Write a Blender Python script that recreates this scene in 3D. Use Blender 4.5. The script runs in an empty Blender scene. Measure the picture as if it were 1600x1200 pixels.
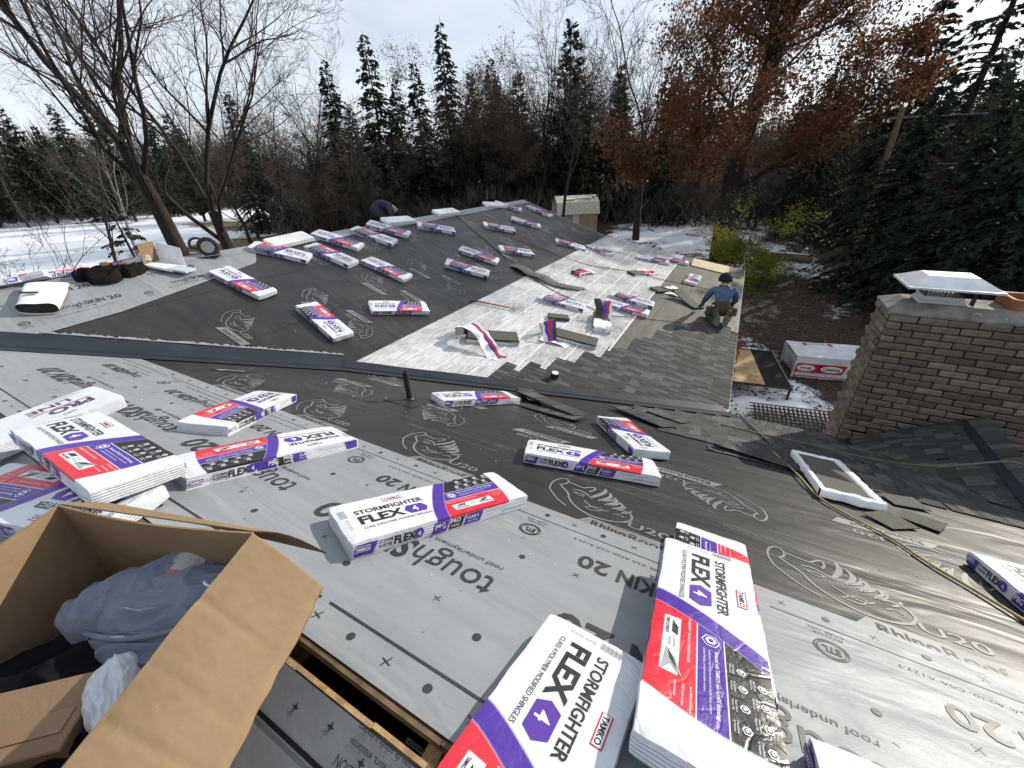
import bpy, bmesh, math, random
import numpy as np
from mathutils import Matrix, Vector, noise as mnoise

sc = bpy.context.scene
COL = sc.collection
rad = math.radians

# ------------------------------------------------------------------ camera
CAM = Vector((0.0, 0.0, 6.0))
cam_d = bpy.data.cameras.new('camera')
cam_d.sensor_fit = 'HORIZONTAL'
cam_d.sensor_width = 36.0
cam_d.lens = 36.0 * 618.0 / 1600.0
cam_d.clip_start = 0.05
cam_d.clip_end = 3000
cam_o = bpy.data.objects.new('camera', cam_d)
COL.objects.link(cam_o)
_R = ((0.87847024, 0.20071296, -0.43359467),      # world X seen in the lens (right, down, forward)
      (0.47656363, -0.43323966, 0.76497746),      # world Y
      (-0.03430952, -0.87864538, -0.47624064))    # world Z
cam_o.matrix_world = Matrix(((_R[0][0], -_R[0][1], -_R[0][2], CAM.x),
                             (_R[1][0], -_R[1][1], -_R[1][2], CAM.y),
                             (_R[2][0], -_R[2][1], -_R[2][2], CAM.z),
                             (0, 0, 0, 1)))
sc.camera = cam_o

# ------------------------------------------------------------------ sky and sun
SUN_AZ, SUN_EL = 29.0, 25.0          # degrees from +Y towards +X, and above the horizon
world = bpy.data.worlds.new('World')
sc.world = world
world.use_nodes = True
wn, wl = world.node_tree.nodes, world.node_tree.links
wn.clear()
w_out = wn.new('ShaderNodeOutputWorld')
w_bg = wn.new('ShaderNodeBackground')
w_bg.inputs['Strength'].default_value = 0.10
w_sky = wn.new('ShaderNodeTexSky')
w_sky.sky_type = 'NISHITA'
w_sky.sun_disc = False
w_sky.sun_elevation = rad(SUN_EL)
w_sky.sun_rotation = rad(SUN_AZ)
w_sky.altitude = 300
w_sky.air_density = 1.0
w_sky.dust_density = 1.2
w_sky.ozone_density = 1.6
# thin high cloud: a streaky white veil spread over the whole sky
w_tc = wn.new('ShaderNodeTexCoord')
w_map = wn.new('ShaderNodeMapping')
w_map.inputs['Scale'].default_value = (1.0, 1.6, 4.5)
w_map.inputs['Rotation'].default_value = (0.15, 0.1, 0.6)
w_nz = wn.new('ShaderNodeTexNoise')
w_nz.inputs['Scale'].default_value = 1.6
w_nz.inputs['Detail'].default_value = 7
w_nz.inputs['Roughness'].default_value = 0.55
w_nz.inputs['Distortion'].default_value = 0.4
w_rmp = wn.new('ShaderNodeMapRange')
w_rmp.inputs['From Min'].default_value = 0.34
w_rmp.inputs['From Max'].default_value = 0.66
w_rmp.inputs['To Min'].default_value = 0.55
w_rmp.inputs['To Max'].default_value = 0.88
w_mix = wn.new('ShaderNodeMix')
w_mix.data_type = 'RGBA'
w_mix.inputs['B'].default_value = (8.8, 9.5, 10.3, 1)
wl.new(w_tc.outputs['Generated'], w_map.inputs['Vector'])
wl.new(w_map.outputs['Vector'], w_nz.inputs['Vector'])
wl.new(w_nz.outputs['Fac'], w_rmp.inputs['Value'])
wl.new(w_rmp.outputs['Result'], w_mix.inputs['Factor'])
wl.new(w_sky.outputs['Color'], w_mix.inputs['A'])
wl.new(w_mix.outputs['Result'], w_bg.inputs['Color'])
wl.new(w_bg.outputs['Background'], w_out.inputs['Surface'])

sun_d = bpy.data.lights.new('sun', 'SUN')
sun_d.energy = 5.0
sun_d.angle = rad(0.6)
sun_d.color = (1.0, 0.92, 0.80)
sun_o = bpy.data.objects.new('sun', sun_d)
COL.objects.link(sun_o)
_sd = Vector((math.sin(rad(SUN_AZ)) * math.cos(rad(SUN_EL)), math.cos(rad(SUN_AZ)) * math.cos(rad(SUN_EL)), math.sin(rad(SUN_EL))))
sun_o.rotation_euler = _sd.to_track_quat('Z', 'Y').to_euler()
sun_o.location = (20, 30, 40)

sc.view_settings.view_transform = 'Standard'
sc.view_settings.look = 'None'
sc.view_settings.exposure = 0.18
sc.view_settings.gamma = 1.0
sc.view_settings.use_curve_mapping = False
sc.cycles.max_bounces = 5
sc.cycles.diffuse_bounces = 2
sc.cycles.glossy_bounces = 2
sc.cycles.transparent_max_bounces = 6
sc.cycles.use_adaptive_sampling = True
sc.cycles.adaptive_threshold = 0.02

# ------------------------------------------------------------------ helpers
def setp(o, label=None, cat=None, group=None, kind=None):
    if label: o['label'] = label
    if cat: o['category'] = cat
    if group: o['group'] = group
    if kind: o['kind'] = kind
    return o

def empty(name, loc=(0, 0, 0), parent=None):
    o = bpy.data.objects.new(name, None)
    o.empty_display_size = 0.1
    COL.objects.link(o)
    o.location = loc
    if parent: o.parent = parent
    return o

def new_mesh(name, verts, faces, mats=(), midx=None, smooth=False):
    me = bpy.data.meshes.new(name)
    me.from_pydata([tuple(v) for v in verts], [], [tuple(f) for f in faces])
    for m in mats: me.materials.append(m)
    if midx is not None: me.polygons.foreach_set('material_index', list(midx))
    if smooth: me.polygons.foreach_set('use_smooth', [True] * len(me.polygons))
    me.update()
    return me

def fast_mesh(name, V, F, mats=(), smooth=False, midx=None):
    """V (n,3) array, F (m,k) array of one face size k."""
    V = np.asarray(V, np.float32); F = np.asarray(F, np.int32)
    me = bpy.data.meshes.new(name)
    m, k = F.shape
    me.vertices.add(len(V)); me.vertices.foreach_set('co', V.ravel())
    me.loops.add(m * k); me.loops.foreach_set('vertex_index', F.ravel())
    me.polygons.add(m)
    me.polygons.foreach_set('loop_start', np.arange(0, m * k, k, dtype=np.int32))
    for mt in mats: me.materials.append(mt)
    if midx is not None: me.polygons.foreach_set('material_index', np.asarray(midx, np.int32))
    if smooth: me.polygons.foreach_set('use_smooth', np.ones(m, bool))
    me.update(calc_edges=True)
    return me

def obj(name, me, parent=None, mw=None, loc=None):
    o = bpy.data.objects.new(name, me)
    COL.objects.link(o)
    if parent: o.parent = parent
    if mw is not None: o.matrix_local = mw
    elif loc is not None: o.location = loc
    return o

def copy_tree(o, parent=None):
    c = o.copy(); COL.objects.link(c); c.parent = parent
    for ch in list(o.children): copy_tree(ch, c)
    return c

class MB:
    """Collects simple solids into one mesh."""
    def __init__(s): s.v = []; s.f = []; s.m = []
    def add(s, verts, faces, mi=0):
        b = len(s.v); s.v += [tuple(p) for p in verts]
        s.f += [tuple(b + i for i in f) for f in faces]; s.m += [mi] * len(faces)
        return s
    def box(s, c, d, mi=0, rot=None, ch=0.0):
        hx, hy, hz = d[0] / 2, d[1] / 2, d[2] / 2
        if ch <= 0:
            P = [Vector((x * hx, y * hy, z * hz)) for z in (-1, 1) for y in (-1, 1) for x in (-1, 1)]
            F = [(0, 2, 3, 1), (4, 5, 7, 6), (0, 1, 5, 4), (2, 6, 7, 3), (0, 4, 6, 2), (1, 3, 7, 5)]
        else:
            P = []; 
            for z, k in ((-hz, ch), (-hz + ch, 0), (hz - ch, 0), (hz, ch)):
                P += [Vector((-hx + k, -hy + k, z)), Vector((hx - k, -hy + k, z)), Vector((hx - k, hy - k, z)), Vector((-hx + k, hy - k, z))]
            F = [(3, 2, 1, 0), (12, 13, 14, 15)]
            for r in range(3):
                for i in range(4):
                    F.append((r * 4 + i, r * 4 + (i + 1) % 4, r * 4 + 4 + (i + 1) % 4, r * 4 + 4 + i))
        if rot is not None: P = [rot @ p for p in P]
        c = Vector(c)
        return s.add([p + c for p in P], F, mi)
    def bar(s, a, b, r, k=6, mi=0, r2=None):
        a, b = Vector(a), Vector(b); d = (b - a)
        if d.length < 1e-6: return s
        d.normalize(); u = d.orthogonal().normalized(); w = d.cross(u); r2 = r if r2 is None else r2
        P = []
        for q, rr in ((a, r), (b, r2)):
            for i in range(k):
                t = 2 * math.pi * i / k
                P.append(q + (u * math.cos(t) + w * math.sin(t)) * rr)
        F = [(i, (i + 1) % k, k + (i + 1) % k, k + i) for i in range(k)] + [tuple(range(k - 1, -1, -1)), tuple(range(k, 2 * k))]
        return s.add(P, F, mi)
    def tube(s, pts, r, k=6, mi=0):
        pts = [Vector(p) for p in pts]; n = len(pts); P = []
        rr = r if isinstance(r, (list, tuple)) else [r] * n
        u = (pts[1] - pts[0]).orthogonal().normalized()
        for i, p in enumerate(pts):
            t = (pts[min(i + 1, n - 1)] - pts[max(i - 1, 0)]).normalized()
            u = (u - t * u.dot(t)).normalized(); w = t.cross(u)
            for j in range(k):
                a = 2 * math.pi * j / k
                P.append(p + (u * math.cos(a) + w * math.sin(a)) * rr[i])
        F = [(i * k + j, i * k + (j + 1) % k, (i + 1) * k + (j + 1) % k, (i + 1) * k + j) for i in range(n - 1) for j in range(k)]
        F += [tuple(range(k - 1, -1, -1)), tuple(range((n - 1) * k, n * k))]
        return s.add(P, F, mi)
    def prism(s, poly, z0, z1, mi=0):
        n = len(poly)
        P = [(x, y, z0) for x, y in poly] + [(x, y, z1) for x, y in poly]
        F = [tuple(range(n - 1, -1, -1)), tuple(range(n, 2 * n))] + [(i, (i + 1) % n, n + (i + 1) % n, n + i) for i in range(n)]
        return s.add(P, F, mi)
    def lathe(s, prof, c=(0, 0, 0), k=16, mi=0):
        P = []; n = len(prof)
        for r, z in prof:
            for j in range(k):
                a = 2 * math.pi * j / k
                P.append((c[0] + r * math.cos(a), c[1] + r * math.sin(a), c[2] + z))
        F = [(i * k + j, i * k + (j + 1) % k, (i + 1) * k + (j + 1) % k, (i + 1) * k + j) for i in range(n - 1) for j in range(k)]
        F += [tuple(range(k - 1, -1, -1)), tuple(range((n - 1) * k, n * k))]
        return s.add(P, F, mi)
    def me(s, name, mats, smooth=False):
        return new_mesh(name, s.v, s.f, mats if isinstance(mats, (list, tuple)) else [mats], s.m, smooth)
    def build(s, name, mats, parent=None, mw=None, loc=None, smooth=False):
        return obj(name, s.me(name, mats, smooth), parent, mw, loc)

# ---- node materials
class NT:
    def __init__(s, name):
        s.m = bpy.data.materials.new(name); s.m.use_nodes = True
        s.n = s.m.node_tree.nodes; s.l = s.m.node_tree.links
        s.n.clear()
        s.out = s.n.new('ShaderNodeOutputMaterial')
        s.p = s.n.new('ShaderNodeBsdfPrincipled')
        s.l.new(s.p.outputs[0], s.out.inputs['Surface'])
        s.tc = s.n.new('ShaderNodeTexCoord')
    def link(s, a, b): s.l.new(a, b)
    def put(s, sock, val):
        if hasattr(val, 'node'): s.l.new(val, sock)
        elif isinstance(val, (tuple, list)) and len(val) == 3 and sock.type == 'RGBA': sock.default_value = (*val, 1)
        else: sock.default_value = val
    def math(s, op, a, b=0.0, c=0.0):
        n = s.n.new('ShaderNodeMath'); n.operation = op
        s.put(n.inputs[0], a); s.put(n.inputs[1], b); s.put(n.inputs[2], c)
        return n.outputs[0]
    def noise(s, scale, detail=4, rough=0.55, vec=None, dist=0.0, out='Fac'):
        n = s.n.new('ShaderNodeTexNoise')
        n.inputs['Scale'].default_value = scale; n.inputs['Detail'].default_value = detail
        n.inputs['Roughness'].default_value = rough; n.inputs['Distortion'].default_value = dist
        s.link(vec if vec is not None else s.tc.outputs['Object'], n.inputs['Vector'])
        return n.outputs[out]
    def mapping(s, scale=(1, 1, 1), rot=(0, 0, 0), vec=None):
        n = s.n.new('ShaderNodeMapping'); n.inputs['Scale'].default_value = scale; n.inputs['Rotation'].default_value = rot
        s.link(vec if vec is not None else s.tc.outputs['Object'], n.inputs['Vector'])
        return n.outputs[0]
    def rng(s, v, a, b, c=0.0, d=1.0, smooth=False):
        n = s.n.new('ShaderNodeMapRange')
        if smooth: n.interpolation_type = 'SMOOTHSTEP'
        s.put(n.inputs['Value'], v)
        for k, x in (('From Min', a), ('From Max', b), ('To Min', c), ('To Max', d)): n.inputs[k].default_value = x
        return n.outputs['Result']
    def mix(s, f, a, b, mode='MIX'):
        n = s.n.new('ShaderNodeMix'); n.data_type = 'RGBA'; n.blend_type = mode
        s.put(n.inputs['Factor'], f); s.put(n.inputs['A'], a); s.put(n.inputs['B'], b)
        return n.outputs['Result']
    def xyz(s, vec=None):
        n = s.n.new('ShaderNodeSeparateXYZ'); s.link(vec if vec is not None else s.tc.outputs['Object'], n.inputs[0])
        return n.outputs
    def bump(s, h, strength=0.3, dist=0.01, normal=None):
        n = s.n.new('ShaderNodeBump'); n.inputs['Strength'].default_value = strength; n.inputs['Distance'].default_value = dist
        s.put(n.inputs['Height'], h)
        if normal is not None: s.link(normal, n.inputs['Normal'])
        return n.outputs[0]
    def fin(s, col, rough=0.7, normal=None, metal=0.0, spec=None):
        s.put(s.p.inputs['Base Color'], col); s.put(s.p.inputs['Roughness'], rough); s.put(s.p.inputs['Metallic'], metal)
        if spec is not None: s.p.inputs['Specular IOR Level'].default_value = spec
        if normal is not None: s.link(normal, s.p.inputs['Normal'])
        return s.m

def mat(name, c, rough=0.75, var=0.25, scale=6.0, bump=0.15, bscale=60.0, metal=0.0, spec=None, c2=None):
    t = NT(name)
    f = t.noise(scale, 5)
    c2 = c2 or tuple(x * (1 - var) for x in c)
    col = t.mix(t.rng(f, 0.3, 0.7), tuple(min(1, x * (1 + var * 0.6)) for x in c), c2)
    nb = t.bump(t.noise(bscale, 3), bump, 0.01) if bump > 0 else None
    return t.fin(col, t.rng(f, 0.2, 0.8, max(0.05, rough - 0.07), min(1, rough + 0.07)), nb, metal, spec)

# ------------------------------------------------------------------ roof planes (all heights in metres above the ground)
TA, DA = 0.355, 4.795            # main roof:   z = DA - TA*y
TB1, DB1 = 0.36, 2.110           # wing, upper: z = DB1 - TB1*x
TB2, DB2 = 0.19, 2.8587          # wing, lower: z = DB2 - TB2*x
XB, XR, YEND = -4.404, -7.85, 15.3
EAVE_A, EAVE_B, RIDGE_A = 5.632, 0.331, 0.30
class Plane:
    def __init__(s, n, d):
        s.nr = Vector(n); s.d = d; s.n = s.nr.normalized()
        if abs(s.nr.x) < 1e-9: s.e1 = Vector((1, 0, 0)); s.e2 = s.n.cross(s.e1)
        else: s.e2 = Vector((0, 1, 0)); s.e1 = s.e2.cross(s.n)
    def at(s, x, y, off=0.0):
        return Vector((x, y, (s.d - s.nr.x * x - s.nr.y * y) / s.nr.z)) + s.n * off
    def fr(s, x, y, ang=0.0, off=0.0):
        """matrix whose local X lies in the plane at ang degrees from e1 towards e2"""
        c, q = math.cos(rad(ang)), math.sin(rad(ang))
        ex = s.e1 * c + s.e2 * q; ey = s.e2 * c - s.e1 * q; p = s.at(x, y, off)
        return Matrix(((ex.x, ey.x, s.n.x, p.x), (ex.y, ey.y, s.n.y, p.y), (ex.z, ey.z, s.n.z, p.z), (0, 0, 0, 1)))
PA = Plane((0, TA, 1), DA)
PB1 = Plane((TB1, 0, 1), DB1)
PB2 = Plane((TB2, 0, 1), DB2)
PA2 = Plane((0, -TA, 1), 4.703 - TA * 0.237)       # back slope of the main roof, behind the ridge slot
PH = Plane((0, 0, 1), 4.70)                        # level with the ridge of the main roof
PBK = Plane((-TB1, 0, 1), DB1 - 2 * TB1 * XR)
def valley_x(y):
    yk = (DA - (DB1 - TB1 * XB)) / TA
    if y >= yk: return XB + (y - yk) * (EAVE_B - XB) / (EAVE_A - yk)
    return XB - (yk - y) * TA / TB1
YK = (DA - (DB1 - TB1 * XB)) / TA

# ------------------------------------------------------------------ materials
def mk_rhino():
    t = NT('synthetic_underlayment_charcoal')
    st = t.mapping((1.0, 7.0, 1.0))
    f = t.noise(1.3, 5, 0.6, st, 0.6)
    col = t.mix(t.rng(f, 0.3, 0.72), (0.012, 0.013, 0.0142), (0.025, 0.025, 0.025))
    dust = t.rng(t.noise(0.7, 6, 0.65), 0.48, 0.78)
    col = t.mix(t.math('MULTIPLY', dust, 0.25), col, (0.085, 0.08, 0.07))
    speck = t.rng(t.noise(55, 2, 0.5), 0.70, 0.78)
    col = t.mix(t.math('MULTIPLY', speck, 0.25), col, (0.2, 0.2, 0.2))
    wr = t.noise(2.6, 6, 0.6, t.mapping((1.2, 3.4, 1)), 2.0)
    big = t.noise(1.1, 3, 0.5, t.mapping((0.9, 2.4, 1)), 0.8)
    nb = t.bump(wr, 0.09, 0.012, t.bump(big, 0.45, 0.07, t.bump(t.noise(260, 1), 0.10, 0.002)))
    return t.fin(col, t.rng(f, 0.2, 0.8, 0.40, 0.48), nb, 0, 0.36)
def mk_tough():
    t = NT('synthetic_underlayment_grey')
    st = t.mapping((0.7, 6.0, 1.0))
    f = t.noise(2.0, 6, 0.6, st, 0.3)
    col = t.mix(t.rng(f, 0.3, 0.7), (0.205, 0.222, 0.240), (0.248, 0.264, 0.280))
    blot = t.noise(1.1, 5, 0.6)
    col = t.mix(t.math('MULTIPLY', t.rng(blot, 0.45, 0.75), 0.35), col, (0.155, 0.162, 0.17))
    speck = t.rng(t.noise(42, 3, 0.6), 0.71, 0.8)
    col = t.mix(t.math('MULTIPLY', speck, 0.4), col, (0.12, 0.12, 0.12))
    wr = t.noise(2.6, 6, 0.6, t.mapping((0.6, 4.2, 1)), 1.0)
    big = t.noise(1.2, 3, 0.5, t.mapping((0.9, 2.6, 1)), 0.8); crk = t.noise(9, 5, 0.7, t.mapping((0.5, 2.0, 1)), 1.5)
    nb = t.bump(wr, 0.07, 0.010, t.bump(big, 0.45, 0.07, t.bump(t.rng(crk, 0.45, 0.75), 0.12, 0.01)))
    return t.fin(col, t.rng(blot, 0.2, 0.8, 0.42, 0.54), nb, 0, 0.36)
def mk_white():
    t = NT('white_membrane')
    s = t.mapping((9.0, 0.9, 1.0))
    a = t.noise(5.0, 6, 0.72, s, 0.5)
    b = t.noise(1.0, 5, 0.65)
    m = t.math('ADD', t.math('MULTIPLY', a, 0.75), t.math('MULTIPLY', b, 0.5))
    col = t.mix(t.rng(m, 0.50, 0.78), (0.60, 0.61, 0.63), (0.16, 0.158, 0.15))
    r, = [t.rng(t.noise(40, 3, 0.7, t.mapping((4.0, 1.0, 1.0))), 0.56, 0.72)]
    col = t.mix(t.math('MULTIPLY', r, 0.55), col, (0.10, 0.10, 0.095))
    nb = t.bump(a, 0.3, 0.006)
    return t.fin(col, 0.42, nb, 0, 0.5)
def mk_shingle():
    t = NT('laminated_shingle')
    at = t.n.new('ShaderNodeAttribute'); at.attribute_name = 'tone'
    oi = t.n.new('ShaderNodeObjectInfo')
    tone = t.math('ADD', at.outputs['Fac'], t.math('MULTIPLY', t.math('SUBTRACT', oi.outputs['Random'], 0.5), 0.16))
    col = t.mix(tone, (0.008, 0.0098, 0.0105), (0.098, 0.110, 0.110))
    g = t.noise(420, 2, 0.8)
    col = t.mix(t.rng(g, 0.42, 0.68), t.mix(0.45, col, (0.006, 0.006, 0.006)), t.mix(0.3, col, (0.22, 0.22, 0.2)))
    col = t.mix(t.math('MULTIPLY', t.rng(t.noise(14, 4), 0.4, 0.7), 0.3), col, (0.05, 0.05, 0.046))
    nb = t.bump(g, 0.5, 0.003)
    return t.fin(col, 0.9, nb, 0, 0.3)
def mk_brick():
    t = NT('old_brick')
    oi = t.n.new('ShaderNodeObjectInfo'); r = oi.outputs['Random']
    f = t.noise(18, 5, 0.65)
    cr = t.n.new('ShaderNodeValToRGB'); t.link(r, cr.inputs[0])
    e = cr.color_ramp.elements
    e[0].position = 0.0; e[0].color = (0.125, 0.09, 0.06, 1); e[1].position = 1.0; e[1].color = (0.27, 0.215, 0.145, 1)
    for p, c in ((0.25, (0.19, 0.142, 0.093)), (0.45, (0.088, 0.055, 0.038)), (0.6, (0.205, 0.163, 0.112)), (0.82, (0.155, 0.127, 0.09))):
        q = e.new(p); q.color = (*c, 1)
    col = t.mix(t.rng(f, 0.35, 0.7), cr.outputs[0], t.mix(0.5, cr.outputs[0], (0.10, 0.085, 0.07)))
    col = t.mix(t.math('MULTIPLY', t.rng(t.noise(7, 4), 0.55, 0.72), 0.5), col, (0.045, 0.04, 0.036))
    col = t.mix(t.math('MULTIPLY', t.rng(t.noise(30, 3), 0.66, 0.72), 0.4), col, (0.5, 0.48, 0.45))
    return t.fin(col, 0.9, t.bump(t.noise(70, 4), 0.5, 0.006))
def mk_osb():
    t = NT('strand_board')
    v = t.n.new('ShaderNodeTexVoronoi'); v.inputs['Scale'].default_value = 26
    t.link(t.mapping((1, 2.6, 1), (0, 0, 0.5), t.noise(3, 2, out='Color')), v.inputs['Vector'])
    v2 = t.n.new('ShaderNodeTexVoronoi'); v2.inputs['Scale'].default_value = 30
    t.link(t.mapping((1, 2.2, 1)), v2.inputs['Vector'])
    col = t.mix(v2.outputs['Color'], (0.36, 0.22, 0.10), (0.55, 0.40, 0.22))
    col = t.mix(t.rng(t.noise(7, 4), 0.5, 0.75), col, (0.24, 0.12, 0.05))
    return t.fin(col, 0.7, t.bump(v2.outputs['Distance'], 0.2, 0.004))
def mk_ground():
    t = NT('winter_ground')
    at = t.n.new('ShaderNodeAttribute'); at.attribute_name = 'snow'
    ag = t.n.new('ShaderNodeAttribute'); ag.attribute_name = 'straw'
    n1 = t.noise(0.55, 9, 0.62); n2 = t.noise(3.5, 6, 0.7); n3 = t.noise(26, 5, 0.75)
    litter = t.mix(t.rng(n3, 0.35, 0.68), (0.022, 0.015, 0.011), (0.085, 0.058, 0.038))
    litter = t.mix(t.rng(n2, 0.42, 0.7), litter, (0.05, 0.040, 0.030))
    v = t.n.new('ShaderNodeTexVoronoi'); v.inputs['Scale'].default_value = 16
    t.link(t.tc.outputs['Object'], v.inputs['Vector'])
    litter = t.mix(t.rng(v.outputs['Distance'], 0.0, 0.35, 0.55, 0.0), litter, t.mix(v.outputs['Color'], (0.06, 0.03, 0.018), (0.17, 0.115, 0.07)))
    straw = t.mix(t.rng(n3, 0.3, 0.7), (0.13, 0.09, 0.035), (0.24, 0.18, 0.075))
    base = t.mix(t.rng(t.math('ADD', ag.outputs['Fac'], t.math('MULTIPLY', t.math('SUBTRACT', n2, 0.5), 0.8)), 0.4, 0.62), litter, straw)
    s = t.math('ADD', at.outputs['Fac'], t.math('ADD', t.math('MULTIPLY', t.math('SUBTRACT', n1, 0.5), 0.95),
               t.math('ADD', t.math('MULTIPLY', t.math('SUBTRACT', n2, 0.5), 0.55), t.math('MULTIPLY', t.math('SUBTRACT', n3, 0.5), 0.4))))
    sm = t.rng(s, 0.47, 0.56, smooth=True)
    col = t.mix(sm, base, t.mix(t.rng(n2, 0.3, 0.7), (0.80, 0.82, 0.86), (0.70, 0.73, 0.78)))
    h = t.math('ADD', t.math('MULTIPLY', n3, 0.5), t.math('MULTIPLY', sm, 0.6))
    nb = t.bump(h, 0.7, 0.09, t.bump(n2, 0.5, 0.12))
    return t.fin(col, t.rng(sm, 0, 1, 0.95, 0.6), nb, 0, 0.25)
def mk_bark(name, c, c2):
    t = NT(name)
    f = t.noise(5, 6, 0.7, t.mapping((3, 3, 0.6)), 0.5)
    return t.fin(t.mix(t.rng(f, 0.35, 0.65), c, c2), 0.9, t.bump(f, 0.7, 0.05), 0, 0.2)
def mk_leaf(name, c, c2, trans=0.35, scale=0.9):
    t = NT(name)
    f = t.noise(scale, 3, 0.6); g = t.noise(9, 2, 0.6)
    col = t.mix(t.rng(f, 0.35, 0.65), c, c2)
    col = t.mix(t.rng(g, 0.4, 0.7, 0, 0.5), col, tuple(x * 0.4 for x in c))
    m = t.fin(col, 0.75, None, 0, 0.15)
    tr = t.n.new('ShaderNodeBsdfTranslucent'); t.put(tr.inputs['Color'], col)
    ms = t.n.new('ShaderNodeMixShader'); ms.inputs[0].default_value = trans
    t.link(t.p.outputs[0], ms.inputs[1]); t.link(tr.outputs[0], ms.inputs[2]); t.link(ms.outputs[0], t.out.inputs['Surface'])
    return m

M_RHINO, M_TOUGH, M_WHITE, M_SHING, M_BRICK, M_OSB, M_GROUND = mk_rhino(), mk_tough(), mk_white(), mk_shingle(), mk_brick(), mk_osb(), mk_ground()
M_TOUGH2 = mat('grey_underlayment_back_slope', (0.20, 0.21, 0.225), 0.5, 0.25, 3, 0.2, 12)
def mk_felt():
    t = NT('olive_felt')
    f = t.noise(1.6, 6, 0.62, t.mapping((5.0, 0.6, 1)), 0.8)
    col = t.mix(t.rng(f, 0.35, 0.66), (0.062, 0.060, 0.047), (0.118, 0.112, 0.086))
    col = t.mix(t.math('MULTIPLY', t.rng(t.noise(0.8, 5, 0.6), 0.45, 0.7), 0.5), col, (0.05, 0.05, 0.042))
    return t.fin(col, 0.5, t.bump(f, 0.45, 0.015), 0, 0.5)
M_FELT = mk_felt()
M_PLIGHT = mat('pale_grey_print', (0.155, 0.16, 0.165), 0.5, 0.4, 3, 0)
M_PDARK = mat('charcoal_print', (0.022, 0.025, 0.028), 0.5, 0.3, 8, 0)
M_PGREY = mat('grey_print', (0.085, 0.09, 0.095), 0.5, 0.3, 8, 0)
M_VALLEY = mat('coated_valley_steel', (0.020, 0.026, 0.036), 0.55, 0.3, 3, 0.1, 9, 0, 0.25)
M_SEAM = mat('white_seam_tape', (0.62, 0.62, 0.62), 0.5, 0.25, 9, 0.05)
M_DECK = mat('deck_wood', (0.20, 0.125, 0.065), 0.8, 0.5, 14, 0.4, 50)
M_PINE = mat('cut_pine', (0.40, 0.255, 0.12), 0.75, 0.45, 20, 0.3, 60)
M_OLDPINE = mat('aged_pine', (0.15, 0.10, 0.055), 0.8, 0.45, 16, 0.3, 60)
M_DARK = mat('hollow_shade', (0.012, 0.011, 0.010), 0.95, 0.2, 3, 0)  # near-black stand-in for the shade inside hollows
M_SIDING = mat('tan_siding', (0.34, 0.29, 0.22), 0.7, 0.15, 3, 0.1)
M_DRIP = mat('pale_drip_edge', (0.42, 0.42, 0.40), 0.4, 0.15, 5, 0.05, 30, 0.3)
M_MORTAR = mat('dark_mortar', (0.085, 0.072, 0.055), 0.95, 0.45, 10, 0.6, 45)
M_CROWN = mat('weathered_crown', (0.185, 0.175, 0.155), 0.9, 0.5, 6, 0.5, 40)
M_CAPM = mat('galvanised_cap', (0.62, 0.64, 0.66), 0.34, 0.18, 5, 0.06, 12, 0.35)
M_SOOT = mat('rusty_screen', (0.045, 0.038, 0.03), 0.8, 0.5, 20, 0.3)
M_CLAY = mat('clay_flue', (0.30, 0.115, 0.055), 0.75, 0.3, 10, 0.2)
M_SNOW = mat('snow', (0.80, 0.82, 0.86), 0.6, 0.06, 8, 0.35, 22)
M_BLACK = mat('black_rubber', (0.012, 0.012, 0.013), 0.55, 0.2, 8, 0.1)
M_CARD = mat('brown_cardboard', (0.20, 0.13, 0.075), 0.85, 0.12, 3, 0.15, 90)
M_STEEL = mat('bare_steel', (0.42, 0.43, 0.44), 0.35, 0.2, 12, 0.08, 60, 0.8)
M_ROPE_R = mat('red_rope', (0.32, 0.028, 0.03), 0.8, 0.25, 40, 0.3)
M_ROPE_K = mat('dark_rope', (0.055, 0.028, 0.028), 0.8, 0.25, 40, 0.3)
M_HOSE = mat('yellow_air_hose', (0.30, 0.235, 0.075), 0.5, 0.25, 20, 0.05)
M_HOSE2 = mat('dusty_grey_hose', (0.10, 0.095, 0.075), 0.6, 0.3, 20, 0.05)

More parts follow.
